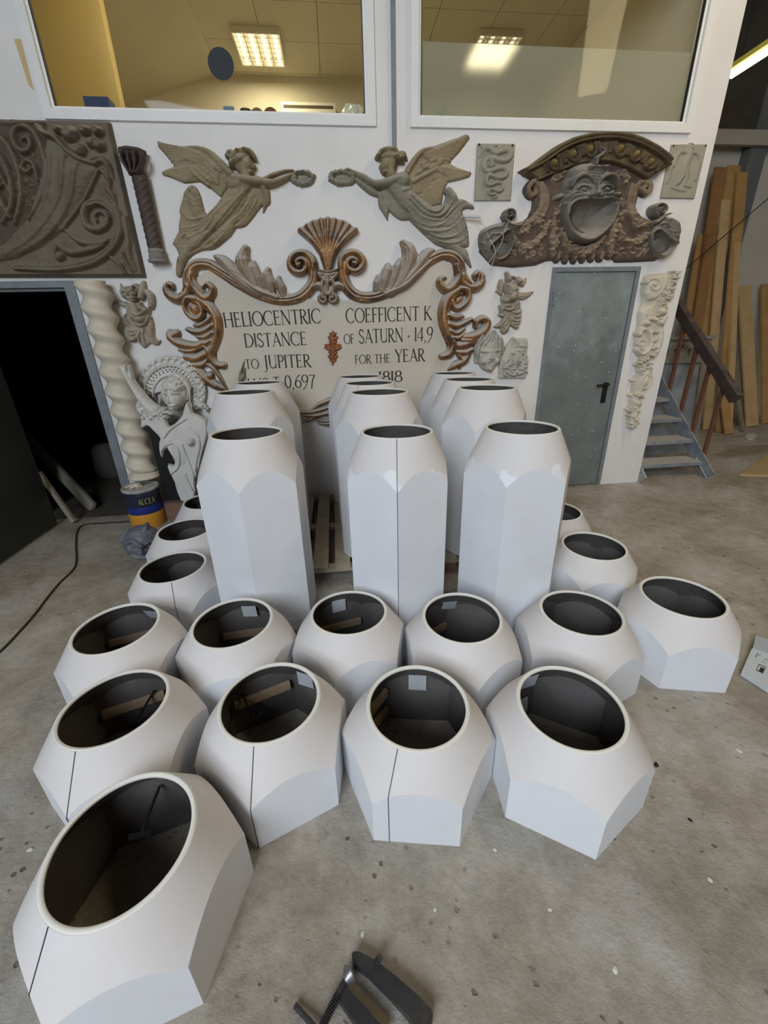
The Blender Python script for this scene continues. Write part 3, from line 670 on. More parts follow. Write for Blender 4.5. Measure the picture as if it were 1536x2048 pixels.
R.poly([(285, 545), (335, 500), (385, 522), (425, 600), (462, 742), (500, 742), (545, 690), (610, 640), (660, 560), (650, 470), (690, 420), (760, 410), (850, 430), (900, 438), (960, 455), (1005, 560), (1010, 640), (945, 690), (870, 790), (800, 862), (690, 882), (650, 950), (550, 1052), (440, 1068), (350, 1112), (292, 1190), (262, 1285), (235, 1300), (208, 1265), (215, 1140), (232, 1100), (200, 1030), (180, 1000), (232, 900), (252, 800), (238, 720), (262, 630)], 6, 30, smooth=3)
R.stroke([(790, 500), (720, 620), (620, 750), (510, 850), (420, 950)], [90, 105, 100, 85, 55], [17, 16, 15, 13, 10])
R.stroke([(480, 930), (350, 1040), (262, 1150), (240, 1270)], [62, 48, 38, 20], [13, 11, 8, 4])
R.stroke([(560, 990), (640, 900), (720, 800)], [45, 60, 45], [9, 11, 9])
R.stroke([(470, 820), (400, 740), (345, 620), (335, 540)], [50, 55, 45, 25], [10, 9, 7, 4])
R.stroke([(330, 960), (270, 900), (270, 760)], [35, 38, 25], [8, 7, 5])
folds(R, [[(820, 560), (700, 700), (560, 860), (420, 1010)], [(880, 570), (800, 720), (690, 830)], [(930, 560), (880, 700), (780, 820)], [(700, 640), (560, 770), (470, 900), (300, 960)], [(640, 640), (530, 740), (420, 850), (250, 880)], [(600, 660), (480, 780), (330, 800), (265, 720)], [(460, 780), (380, 690), (320, 560)], [(500, 800), (420, 720), (370, 560)], [(430, 880), (300, 930), (220, 1010)], [(620, 860), (520, 980), (400, 1040)], [(660, 900), (560, 1010), (470, 1050)]], 13, 3.2)
grooves(R, [[(850, 560), (740, 720), (600, 880)], [(900, 600), (830, 750), (720, 850)], [(560, 760), (440, 880), (290, 920)], [(430, 760), (360, 650), (330, 560)], [(560, 900), (440, 1020), (330, 1090)]], 8, 2.6)
R.ell(740, 500, 92, 88, 22); R.stroke([(735, 470), (840, 480), (940, 492)], [58, 50, 42], [24, 22, 20]); R.stroke([(900, 470), (1010, 495), (1110, 470), (1210, 415)], [42, 40, 30, 17], [18, 17, 13, 9])
R.stroke([(960, 455), (1060, 410), (1150, 382), (1215, 375)], [20, 22, 17, 12], [8, 8, 7, 6]); R.stroke([(1200, 415), (1245, 440), (1225, 470)], [17, 14, 8], [10, 9, 6])
R.stroke([(640, 520), (670, 430), (740, 410)], [14, 14, 12], [6, 6, 5], mode='add', prof=1)
R.stroke([(965, 520), (985, 630), (962, 735)], [34, 26, 8], [12, 9, 4]); R.stroke([(1000, 560), (1008, 650), (985, 690)], [18, 14, 6], [9, 7, 3])
R.noise(0.6, 20, 4).soften(1); R.build('draped_figure', M_CLAY, ag, off=0.04)
R = Relief(A, K, (600, 170, 930, 460))
R.stroke([(820, 440), (810, 380), (800, 330)], [52, 52, 70], [16, 17, 18]); R.ell(835, 340, 52, 78, 20, -8); R.stroke([(885, 330), (893, 350), (880, 372)], [9, 9, 8], [12, 12, 11], base=2); R.ell(858, 405, 26, 22, 17)
R.ell(770, 285, 90, 66, 21, -10); R.stroke([(700, 330), (740, 250), (850, 230), (895, 290)], [36, 34, 28, 14], [20, 22, 21, 17])
R.ell(680, 240, 44, 46, 15); R.stroke([(650, 250), (700, 300), (760, 390)], [20, 26, 12], [13, 15, 8])
for i in range(16): R.ell(650 + rng.random() * 220, 210 + rng.random() * 110, 18, 12, 3.5, rng.random() * 180, mode='add', prof=1)
grooves(R, [[(700, 320), (760, 270), (860, 250)], [(690, 280), (760, 240), (850, 235)], [(860, 322), (882, 326)], [(858, 385), (880, 388)]], 6, 2.2)
R.soften(1); R.build('head', M_CLAY, ag, off=0.05)
R = Relief(A, K, (1170, 350, 1430, 540))
for k in range(46):
    a = 2 * math.pi * k / 46; q = 1 + 0.22 * (rng.random() - 0.5); R.ell(1300 + 86 * q * math.cos(a), 442 + 52 * q * math.sin(a), 25, 12, 7 + 4 * rng.random(), rng.random() * 180)
R.stroke([(1215, 440), (1250, 480), (1300, 494), (1360, 485), (1386, 440), (1350, 400), (1290, 390), (1235, 405)], 22, 7, closed=True); R.ell(1290, 445, 60, 34, 2.5)
R.build('wreath', M_CLAY2, ag, off=0.04)

# --- flying angel with wreath, right
A = (640, 250)
ag = wall_empty('angel_relief', 820, 420, 'flying angel cast reaching left with a wreath, right of the shell crest', 'relief', 'pair of flying angels on the wall')
R = Relief(A, K, (720, 50, 1330, 760))
R.poly([(730, 400), (770, 360), (790, 300), (830, 235), (900, 185), (1000, 165), (1090, 130), (1180, 100), (1245, 70), (1275, 82), (1285, 105), (1200, 220), (1105, 320), (1180, 360), (1270, 390), (1295, 415), (1280, 440), (1180, 470), (1095, 485), (1060, 560), (1040, 680), (930, 700), (840, 610), (760, 560)], 4.5, 26)
for i in range(7):
    t = i / 6; R.stroke([(880 + 60 * t, 250 + 60 * t), (1000 + 20 * t, 215 + 70 * t), (1262 - 150 * t, 90 + 220 * t)], [18, 24, 9], [5, 5, 2], base=2.5)
for i in range(6):
    t = i / 5; R.stroke([(950, 330 + 40 * t), (1060, 370 + 40 * t), (1285 - 180 * t, 405 + 70 * t)], [20, 24, 10], [5, 4.5, 2], base=2.5)
R.stroke([(740, 410), (800, 310), (870, 230), (960, 205), (1040, 240)], [28, 28, 26, 18, 10], [9, 9, 8, 5, 2], base=2)
for i in range(9): R.ell(850 + 22 * i + 14 * math.sin(i * 2), 380 - 10 * i + 26 * math.cos(i * 1.7), 34, 20, 3, -35, base=6)
for i in range(7): R.ell(800 + 30 * i, 480 - 16 * i, 32, 20, 3, -35, base=6)
R.stroke([(780, 580), (850, 590), (920, 520), (980, 470)], 7, 3, mode='sub', prof=1); R.ell(960, 590, 90, 100, 2.5, base=3)
R.noise(0.5, 18, 5).soften(1); R.build('wing', M_CLAY, ag, off=0.02)
R = Relief(A, K, (190, 340, 1360, 1240))
R.poly([(640, 420), (700, 395), (760, 420), (790, 500), (780, 590), (860, 620), (950, 700), (1040, 690), (1080, 600), (1090, 520), (1140, 530), (1180, 610), (1240, 640), (1310, 665), (1325, 710), (1260, 705), (1225, 730), (1250, 800), (1275, 900), (1280, 1030), (1215, 1035), (1265, 1060), (1285, 1130), (1305, 1200), (1290, 1215), (1230, 1140), (1130, 1065), (1000, 1020), (930, 960), (860, 890), (790, 810), (690, 805), (610, 745), (540, 660), (520, 560)], 6, 30, smooth=3)
R.stroke([(650, 520), (760, 650), (880, 760), (1000, 880), (1120, 990)], [80, 100, 115, 110, 75], [17, 17, 16, 14, 10])
R.stroke([(900, 760), (1040, 740), (1130, 690), (1220, 650), (1310, 690)], [70, 70, 50, 28, 14], [14, 13, 10, 7, 4]); R.stroke([(1080, 980), (1180, 1060), (1260, 1140), (1295, 1205)], [55, 38, 24, 10], [10, 9, 7, 3])
R.stroke([(1100, 560), (1140, 620), (1110, 690), (1060, 740)], [40, 42, 38, 30], [10, 12, 10, 8])
folds(R, [[(780, 610), (900, 720), (1000, 745), (1070, 660), (1100, 560)], [(760, 640), (890, 760), (1020, 780), (1110, 680), (1140, 600)], [(740, 670), (880, 800), (1040, 810), (1160, 690)], [(720, 700), (840, 840), (1000, 870), (1180, 720)], [(760, 780), (900, 900), (1080, 900), (1230, 780)], [(860, 880), (1000, 960), (1140, 950), (1250, 860)], [(940, 950), (1080, 1010), (1200, 990), (1265, 930)], [(1180, 740), (1230, 860), (1250, 1000)], [(1140, 780), (1190, 900), (1200, 1010)]], 13, 3.4)
grooves(R, [[(770, 625), (895, 742), (1010, 762), (1090, 670)], [(750, 655), (885, 780), (1030, 795), (1135, 685)], [(800, 830), (940, 880), (1120, 860), (1220, 760)], [(900, 930), (1040, 985), (1190, 960)], [(600, 580), (680, 690), (760, 760)]], 8, 2.6)
R.ell(690, 480, 85, 82, 22); R.stroke([(660, 470), (560, 500), (460, 500), (360, 440), (260, 385)], [58, 48, 38, 34, 20], [23, 20, 16, 14, 10])
R.stroke([(520, 590), (440, 560), (360, 500), (300, 450)], [26, 28, 24, 14], [8, 9, 8, 6]); R.stroke([(260, 385), (225, 370), (215, 390)], [18, 14, 8], [11, 9, 6])
R.stroke([(700, 400), (770, 450), (770, 540), (700, 580)], 10, 4, mode='add', prof=1)
R.stroke([(520, 600), (530, 680), (560, 740), (580, 800)], [24, 26, 20, 7], [9, 9, 7, 3]); R.stroke([(545, 660), (575, 720), (575, 790)], [12, 14, 6], [9, 8, 4])
R.noise(0.6, 20, 6).soften(1); R.build('draped_figure', M_CLAY2, ag, off=0.04)
R = Relief(A, K, (460, 180, 780, 450))
R.stroke([(610, 420), (600, 370), (600, 320)], [48, 50, 66], [15, 16, 18]); R.ell(560, 340, 46, 74, 19, 8); R.stroke([(522, 330), (515, 350), (528, 372)], [9, 9, 8], [12, 12, 10], base=2); R.ell(558, 400, 26, 20, 16)
R.ell(590, 270, 88, 58, 20, 8); R.stroke([(495, 265), (540, 225), (620, 225), (690, 290)], [26, 30, 34, 34], [18, 21, 21, 18]); R.ell(505, 258, 28, 30, 16)
R.ell(700, 245, 46, 38, 14); R.stroke([(690, 270), (730, 260), (750, 285)], [20, 16, 8], [12, 10, 5]); R.stroke([(690, 290), (720, 318)], [16, 7], [10, 5])
for i in range(16): R.ell(500 + rng.random() * 230, 215 + rng.random() * 100, 18, 12, 3.5, rng.random() * 180, mode='add', prof=1)
grooves(R, [[(510, 280), (600, 245), (690, 270)], [(520, 325), (548, 322)], [(522, 388), (545, 386)]], 6, 2.2)
R.soften(1); R.build('head', M_CLAY, ag, off=0.05)
R = Relief(A, K, (50, 330, 340, 540))
for k in range(46):
    a = 2 * math.pi * k / 46; q = 1 + 0.22 * (rng.random() - 0.5); R.ell(190 + 98 * q * math.cos(a), 437 + 52 * q * math.sin(a), 26, 12, 7 + 4 * rng.random(), rng.random() * 180)
R.stroke([(95, 435), (120, 470), (190, 486), (265, 480), (292, 440), (250, 405), (180, 390), (120, 405)], 22, 7, closed=True); R.ell(190, 440, 66, 34, 2.5)
R.build('wreath', M_CLAY2, ag, off=0.04)
# ------------------------------------------------------------------ gilded cartouche with its lettered board
ca = wall_empty('gilded_cartouche', 660, 600, 'gilded baroque cartouche frame with shell crest around the lettered board', 'frame')
Relief.fat = 1.22
def flute(R, pts, r, h, base=0.0, gr=True):
    R.stroke(pts, r, h, base)
    if gr: R.stroke(pts, np.asarray(r if hasattr(r, '__len__') else [r]) * 0.30, 2.0, mode='sub', prof=1)
def acanthus(R, pts, r, h, base=0.0):
    """leaf lobe: rounded ridge with a raised midrib and two grooves"""
    R.stroke(pts, r, h, base); p = catmull(pts, 6); d = np.gradient(p, axis=0); n = np.stack([-d[:, 1], d[:, 0]], -1); n /= np.linalg.norm(n, axis=1)[:, None] + 1e-9
    rr = np.interp(np.linspace(0, 1, len(p)), np.linspace(0, 1, len(r)), r)[:, None]
    for sgn in (-0.42, 0.42): R.stroke((p + n * rr * sgn)[1:-2], 5.5, 1.9, mode='sub', prof=1, n=1)
# rails: left half
A = (320, 420); K = 1536 / 340
R = Relief(A, K, (0, 290, 1500, 860))
rail = [(250, 700), (245, 600), (275, 520), (340, 482), (440, 490), (560, 560), (700, 650), (850, 735), (1000, 795), (1120, 812), (1240, 790), (1330, 725), (1385, 630), (1385, 520)]
R.stroke(rail, [44, 44, 46, 44, 42, 46, 48, 48, 44, 42, 44, 46, 44, 40], [15, 15, 15, 14, 15, 16, 16, 16, 15, 15, 16, 17, 17, 16])
R.stroke(rail, 9, 4.5, mode='sub', prof=1); R.stroke([(x, y + 26) for x, y in rail[4:11]], 8, 3.5, mode='sub', prof=1)
R.curl(1262, 490, 124, 1.75, 15, 36, 14, 17, -1); R.ell(1262, 492, 22, 24, 19)
R.stroke([(250, 690), (225, 760), (150, 800), (75, 765), (45, 700), (62, 664)], [44, 44, 42, 36, 30, 24], [15, 15, 15, 14, 13, 11]); R.stroke([(235, 700), (190, 760), (130, 762), (95, 720)], 9, 4, mode='sub', prof=1)
R.stroke([(62, 664), (100, 676), (112, 712)], [24, 18, 12], [12, 12, 11])
R.stroke([(285, 540), (282, 640), (330, 725), (400, 790), (455, 770), (470, 715), (430, 668), (392, 690)], [36, 38, 42, 44, 40, 32, 24, 16], [14, 15, 16, 17, 17, 16, 15, 13]); R.stroke([(290, 600), (320, 690), (390, 755), (440, 740)], 8, 4, mode='sub', prof=1)
R.soften(1); R.build('rail', M_GILT, ca, off=0.05)
R = Relief(A, K, (460, 290, 1180, 800))
acanthus(R, [(900, 760), (770, 670), (650, 550), (560, 455), (490, 412)], [40, 56, 58, 46, 18], [17, 20, 19, 17, 12])
acanthus(R, [(900, 745), (800, 600), (740, 460), (762, 335)], [36, 52, 62, 28], [17, 20, 21, 15]); R.ell(770, 345, 34, 40, 17)
acanthus(R, [(930, 750), (880, 620), (842, 520), (838, 470)], [30, 40, 36, 20], [16, 19, 18, 13]); acanthus(R, [(1010, 770), (985, 660), (960, 590), (968, 535)], [34, 46, 40, 24], [16, 19, 18, 13])
acanthus(R, [(1110, 780), (1090, 700), (1065, 640), (1068, 605)], [28, 36, 28, 16], [15, 17, 16, 11]); acanthus(R, [(1060, 790), (900, 735), (760, 640), (580, 520)], [26, 34, 30, 16], [18, 21, 20, 15])
R.soften(1); R.build('acanthus_spray', M_GILTG, ca, off=0.06)
# left side scroll
Relief.fat = 1.08
R = Relief(A, K, (30, 760, 640, 1660))
R.stroke([(330, 800), (430, 860), (500, 970), (512, 1110), (478, 1230), (455, 1310), (500, 1390), (570, 1408)], [40, 46, 50, 52, 48, 40, 34, 36], [14, 16, 17, 17, 16, 15, 15, 15]); R.stroke([(420, 880), (478, 990), (484, 1110), (450, 1230)], 8, 4, mode='sub', prof=1)
R.stroke([(320, 800), (245, 795), (218, 860), (255, 945), (335, 985), (380, 930), (350, 850), (290, 825)], [34, 32, 26, 26, 28, 26, 22, 16], [16, 16, 16, 16, 16, 15, 14, 12]); R.ell(300, 890, 62, 84, 9, -20)
for k, (q, w) in enumerate([([(470, 960), (420, 1010), (360, 1045), (305, 1040)], 30), ([(475, 1040), (400, 1090), (310, 1100), (235, 1075)], 34), ([(470, 1110), (400, 1150), (330, 1145)], 30), ([(460, 1180), (400, 1205), (345, 1190)], 28)]):
    acanthus(R, q, [w * 0.8, w, w, w * 0.6], [16, 17, 15, 11])
R.stroke([(75, 1105), (90, 1150), (150, 1195), (240, 1222), (330, 1225), (400, 1190)], [30, 38, 42, 40, 38, 30], [12, 15, 16, 16, 15, 13]); R.ell(125, 1130, 52, 58, 14, 30); R.ell(150, 1150, 30, 24, 5, 20, mode='sub', prof=1)
R.stroke([(170, 1265), (270, 1275), (380, 1235)], [18, 22, 18], [12, 14, 13]); R.stroke([(235, 1330), (320, 1340), (420, 1290)], [42, 46, 40], [12, 14, 13]); R.stroke([(280, 1400), (370, 1400), (430, 1360)], [26, 30, 26], [12, 13, 12])
R.stroke([(330, 1440), (400, 1520), (500, 1590), (600, 1630)], [36, 46, 40, 22], [11, 13, 12, 8]); R.stroke([(420, 1390), (490, 1440), (540, 1520), (600, 1620)], [22, 24, 22, 14], [12, 13, 12, 8]); R.ell(450, 1500, 34, 44, 14, -25)
R.stroke([(400, 1230), (440, 1290), (430, 1360)], [16, 18, 12], [15, 15, 13])
R.soften(1); R.build('side_scroll', M_GILT, ca, off=0.05)
# shell crest
Relief.fat = 1.0
R = Relief((560, 420), 4.5, (40, 30, 800, 880))
for i in range(9):
    t = (i - 4) / 4; tx = 430 + 246 * t; ty = 80 + 95 * abs(t) ** 1.7
    R.stroke([(430 + 16 * t, 540), (430 + 60 * t, 380), (430 + 140 * t * (1 + 0.1 * abs(t)), 240 + 20 * abs(t)), (tx, ty)], [12, 18, 27, 32], [13, 17, 20, 17])
R.poly([(395, 540), (350, 400), (230, 230), (165, 190), (190, 140), (280, 80), (430, 50), (590, 80), (680, 150), (700, 200), (600, 260), (500, 420), (470, 540)], 12, 30)
R.soften(1); R.build('shell', M_GILT, ca, off=0.06)
R = Relief((560, 420), 4.5, (20, 480, 800, 900))
R.stroke([(350, 540), (430, 560), (510, 535)], [16, 18, 16], [20, 22, 20]); R.stroke([(360, 575), (430, 590), (500, 570)], 14, 20); R.stroke([(430, 560), (425, 650), (430, 760)], [26, 30, 20], [19, 20, 16])
for sg in (-1, 1):
    acanthus(R, [(430 + sg * 10, 760), (430 + sg * 70, 680), (430 + sg * 150, 690), (430 + sg * 230, 770)], [22, 40, 40, 14], [17, 18, 16, 9]); R.curl(430 + sg * 40, 800, 46, 1.3, -90, 22, 10, 18, sg)
    acanthus(R, [(430 + sg * 20, 640), (430 + sg * 70, 590), (430 + sg * 90, 560)], [20, 28, 14], [18, 18, 13]); R.stroke([(430 + sg * 20, 600), (430 + sg * 50, 660), (430 + sg * 45, 790)], [16, 20, 22], [19, 20, 19])
R.soften(1); R.build('crest_leaves', M_GILTG, ca, off=0.06)
Relief.fat = 1.22
# rails: right half
A = (640, 420); K = 1536 / 360
R = Relief(A, K, (150, 290, 1430, 790))
rail = [(195, 470), (200, 580), (250, 680), (330, 735), (440, 742), (560, 705), (690, 620), (820, 520), (930, 430), (1040, 378), (1130, 385), (1190, 440), (1215, 540), (1260, 620)]
R.stroke(rail, [36, 42, 44, 44, 42, 42, 44, 46, 44, 42, 42, 42, 38, 38], [16, 17, 17, 16, 15, 15, 16, 16, 15, 14, 15, 15, 15, 15]); R.stroke(rail, 9, 4.5, mode='sub', prof=1); R.stroke([(x + 4, y + 24) for x, y in rail[3:10]], 8, 3.5, mode='sub', prof=1)
R.curl(285, 455, 112, 1.75, 165, 34, 13, 17, 1); R.ell(287, 457, 22, 24, 19)
R.stroke([(1215, 560), (1250, 640), (1320, 660), (1375, 625), (1385, 560), (1355, 530)], [40, 40, 36, 32, 28, 22], [15, 15, 15, 14, 13, 11]); R.stroke([(1235, 600), (1290, 640), (1345, 610)], 8, 4, mode='sub', prof=1); R.stroke([(1355, 530), (1325, 555), (1330, 590)], [22, 17, 11], [12, 12, 11])
R.stroke([(1175, 470), (1190, 560), (1150, 640), (1085, 680), (1035, 640), (1030, 590), (1070, 575)], [34, 38, 42, 42, 36, 26, 16], [14, 15, 16, 17, 17, 15, 13]); R.stroke([(1170, 540), (1130, 610), (1080, 640)], 8, 4, mode='sub', prof=1)
R.soften(1); R.build('rail', M_GILT, ca, off=0.05)
R = Relief(A, K, (440, 240, 1010, 740))
acanthus(R, [(600, 700), (730, 600), (840, 480), (920, 370), (970, 340)], [40, 54, 56, 42, 18], [17, 20, 19, 17, 12]); acanthus(R, [(620, 690), (720, 560), (770, 420), (760, 330), (715, 270)], [34, 48, 58, 50, 24], [17, 20, 21, 19, 14])
acanthus(R, [(590, 700), (640, 580), (670, 480), (690, 420)], [30, 38, 34, 18], [16, 18, 17, 12]); acanthus(R, [(530, 690), (555, 600), (580, 520), (585, 470)], [32, 46, 42, 24], [16, 19, 18, 13]); acanthus(R, [(480, 690), (490, 620), (500, 560)], [22, 28, 16], [14, 16, 11])
acanthus(R, [(560, 715), (720, 640), (850, 520), (960, 420)], [24, 32, 30, 14], [18, 21, 20, 14])
R.soften(1); R.build('acanthus_spray', M_GILTG, ca, off=0.06)
R = Relief(A, K, (1000, 620, 1460, 1390))
R.stroke([(1210, 670), (1110, 730), (1062, 840), (1065, 960), (1100, 1070), (1135, 1150), (1100, 1230), (1045, 1250)], [34, 40, 44, 44, 42, 36, 32, 28], [14, 16, 17, 17, 16, 15, 15, 14]); R.stroke([(1120, 760), (1085, 860), (1092, 980), (1125, 1080)], 8, 4, mode='sub', prof=1)
R.stroke([(1200, 670), (1255, 680), (1270, 745), (1225, 815), (1160, 840), (1130, 780), (1165, 725), (1215, 715)], [28, 28, 24, 24, 24, 20, 18, 14], [16, 16, 16, 16, 15, 14, 13, 12]); R.ell(1195, 765, 48, 60, 9, 25)
for q, w in [([(1100, 900), (1160, 915), (1225, 905)], 24), ([(1100, 970), (1180, 985), (1300, 930)], 28), ([(1110, 1030), (1170, 1050), (1235, 1010)], 24), ([(1125, 1090), (1180, 1090), (1225, 1060)], 20)]: acanthus(R, q, [w * 0.8, w, w * 0.6], [16, 16, 11])
R.stroke([(1330, 1000), (1345, 950), (1400, 925), (1432, 960), (1400, 1030), (1320, 1075), (1230, 1085)], [14, 22, 28, 30, 34, 34, 26], [12, 13, 15, 15, 16, 15, 12]); R.stroke([(1210, 1110), (1280, 1110), (1350, 1080)], [16, 20, 16], [13, 14, 13])
R.stroke([(1170, 1160), (1240, 1150), (1325, 1115)], [34, 38, 30], [12, 14, 12]); R.stroke([(1180, 1215), (1250, 1215), (1300, 1190)], [22, 26, 20], [12, 13, 12]); R.stroke([(1270, 1230), (1230, 1290), (1150, 1330), (1105, 1365)], [26, 30, 28, 14], [11, 13, 12, 8]); R.stroke([(1190, 1240), (1215, 1290), (1190, 1350)], [16, 18, 12], [12, 12, 9])
R.soften(1); R.build('side_scroll', M_GILT, ca, off=0.05)

Relief.fat = 1.0
# lettered board
M_BOARD = mat('cream_board', (0.62, 0.565, 0.475), 0.75, (0.55, 0.495, 0.405), 2.5, (0.4, 0.75))
M_INK = mat('black_brown_paint', (0.035, 0.028, 0.022), 0.7)
pts = [(388, 560), (420, 535), (460, 528), (520, 555), (590, 590), (640, 602), (700, 600), (770, 575), (830, 535), (880, 515), (918, 540), (918, 590), (893, 630), (887, 670), (897, 715), (922, 745), (905, 790), (900, 838), (450, 838), (452, 790), (438, 740), (432, 690), (440, 640), (425, 590)]
P2 = [tuple(float(v) for v in ony(x, y, YW - 0.02)) for x, y in pts]
bo = empty('lettered_board', (P2[0][0], YW, P2[0][1]), 'cream board painted with astronomical text inside the gilded frame', 'sign')
MB().prism_y(P2, YW - 0.022, YW - 0.001).build('panel', M_BOARD, bo)
# serif capitals as strokes: unit box, y up, widths as a share of the height
TH, TN = 0.115, 0.050
def arc(cx, cy, rx, ry, a0, a1, n=14): return [(cx + rx * math.cos(math.radians(a0 + (a1 - a0) * i / n)), cy + ry * math.sin(math.radians(a0 + (a1 - a0) * i / n))) for i in range(n + 1)]
def stem(x, y0=0, y1=1, s0=True, s1=True, w=TH):
    o = [([(x, y0), (x, y1)], w)]
    if s0: o.append(([(x - .12, y0 + .012), (x + .12, y0 + .012)], .028))
    if s1: o.append(([(x - .12, y1 - .012), (x + .12, y1 - .012)], .028))
    return o
def bow(cx, cy, rx, ry, a0, a1): return [(arc(cx, cy, rx, ry, a0, a1), 'bow')]
def letter(c):
    S = []
    if c == 'H': return stem(.1) + stem(.66) + [([(.1, .52), (.66, .52)], TN)], .76
    if c == 'E': return stem(.1) + [([(.1, .975), (.46, .975)], TN), ([(.1, .53), (.40, .53)], TN), ([(.1, .025), (.48, .025)], TN), ([(.455, .99), (.445, .86)], .03), ([(.40, .60), (.40, .46)], .03), ([(.475, .01), (.50, .15)], .03)], .55
    if c == 'F': return stem(.1) + [([(.1, .975), (.46, .975)], TN), ([(.1, .53), (.38, .53)], TN), ([(.455, .99), (.445, .86)], .03), ([(.38, .60), (.38, .46)], .03)], .50
    if c == 'L': return stem(.1) + [([(.1, .025), (.48, .025)], TN), ([(.475, .01), (.50, .17)], .03)], .52
    if c == 'I' or c == '1': return stem(.1), .22
    if c == 'O': return bow(.42, .5, .40, .5, 90, 450), .84
    if c == '0': return bow(.26, .5, .24, .5, 90, 450), .54
    if c == 'C': return bow(.42, .5, .40, .5, 48, 312) + [([(.69, .87), (.70, .74)], .035), ([(.69, .13), (.70, .22)], .03)], .74
    if c == 'N': return stem(.1, w=TN) + stem(.66, w=TN, s0=False) + [([(.08, .98), (.66, .0)], TH)], .76
    if c == 'T': return stem(.32, s1=False) + [([(.03, .975), (.61, .975)], TN), ([(.04, .99), (.02, .85)], .03), ([(.60, .99), (.62, .85)], .03)], .64
    if c == 'R': return stem(.1) + [(arc(.24, .745, .24, .235, 90, -90), 'bow'), ([(.1, .98), (.26, .98)], TN), ([(.1, .51), (.26, .51)], TN), ([(.24, .51), (.45, .15), (.64, -.02)], TH)], .62
    if c == 'P': return stem(.1) + [(arc(.24, .735, .24, .245, 90, -90), 'bow'), ([(.1, .98), (.26, .98)], TN), ([(.1, .49), (.24, .49)], TN)], .50
    if c == 'D': return stem(.1) + [(arc(.27, .5, .45, .48, 90, -90), 'bow'), ([(.1, .98), (.28, .98)], TN), ([(.1, .02), (.28, .02)], TN)], .76
    if c == 'S': return [(arc(.25, .745, .19, .24, 25, 200) + [(.17, .58), (.33, .44)] + arc(.24, .25, .21, .25, 40, -165), .085), ([(.44, .93), (.43, .78)], .03), ([(.03, .08), (.03, .22)], .03)], .50
    if c == 'A': return [([(.06, 0), (.36, 1)], TN), ([(.34, 1), (.66, 0)], TH), ([(.16, .34), (.54, .34)], TN), ([(-.04, .012), (.16, .012)], .028), ([(.54, .012), (.78, .012)], .028)], .70
    if c == 'J': return stem(.2, -.1, 1, False, True) + [([(.2, -.08), (.14, -.22), (.0, -.26)], .06)], .34
    if c == 'U': return stem(.1, .3, 1, False) + stem(.60, 0, 1, False, w=TN) + [(arc(.345, .3, .25, .29, 180, 360), .075)], .70
    if c == 'K': return stem(.1) + [([(.1, .45), (.56, .98)], TN), ([(.22, .58), (.50, .2), (.70, -.02)], TH), ([(.44, .985), (.64, .985)], .028)], .66
    if c == 'Y': return stem(.34, 0, .48, True, False) + [([(.06, .98), (.34, .46)], TH), ([(.34, .46), (.62, .98)], TN), ([(-.04, .985), (.18, .985)], .028), ([(.52, .985), (.74, .985)], .028)], .66
    if c == ',': return [([(.10, .06), (.10, -.02), (.03, -.18)], .07)], .20
    if c == '+': return [([(.02, .42), (.30, .42)], .045), ([(.16, .28), (.16, .56)], .045)], .32
    if c == '4': return [([(.42, 0), (.42, 1)], TH * .9), ([(.42, .98), (.02, .28), (.58, .28)], TN)], .60
    if c == '6': return bow(.28, .29, .25, .29, 90, 450) + [([(.05, .35), (.14, .70), (.36, .94), (.50, 1.02)], .07)], .56
    if c == '9': return bow(.28, .71, .25, .29, 90, 450) + [([(.52, .65), (.42, .25), (.22, -.02), (.05, -.16)], .07)], .56
    if c == '7': return [([(.04, .97), (.54, .97)], TN), ([(.54, .97), (.30, .45), (.20, -.12)], TH * .85), ([(.04, .99), (.03, .84)], .03)], .56
    if c == '8': return bow(.27, .76, .19, .24, 90, 450) + bow(.27, .27, .25, .27, 90, 450), .54
    return [], .32
def ribbon(mb, pts, wid, T):
    p = np.asarray(pts, float)
    d = np.gradient(p, axis=0) if len(p) > 2 else np.repeat((p[1] - p[0])[None], 2, 0); d /= np.linalg.norm(d, axis=1)[:, None] + 1e-9
    n = np.stack([-d[:, 1], d[:, 0]], -1)
    if wid == 'bow': w_ = TN + (TH - TN) * np.abs(d[:, 1]) ** 1.5
    else: w_ = np.full(len(p), wid)
    a, b = p + n * w_[:, None] / 2, p - n * w_[:, None] / 2
    v = [T(*q) for q in a] + [T(*q) for q in b]; k = len(p)
    f = [(i, i + k, i + k + 1, i + 1) for i in range(k - 1)]
    mb.add(v, f); mb.add([(x, y - 0.0012, z) for x, y, z in v], f)
    mb.add([(x, y - (0.0012 if j else 0), z) for j in (0, 1) for x, y, z in v[:k]], [(i, i + 1, i + 1 + k, i + k) for i in range(k - 1)])
    mb.add([(x, y - (0.0012 if j else 0), z) for j in (0, 1) for x, y, z in v[k:]], [(i, i + k, i + 1 + k, i + 1) for i in range(k - 1)])
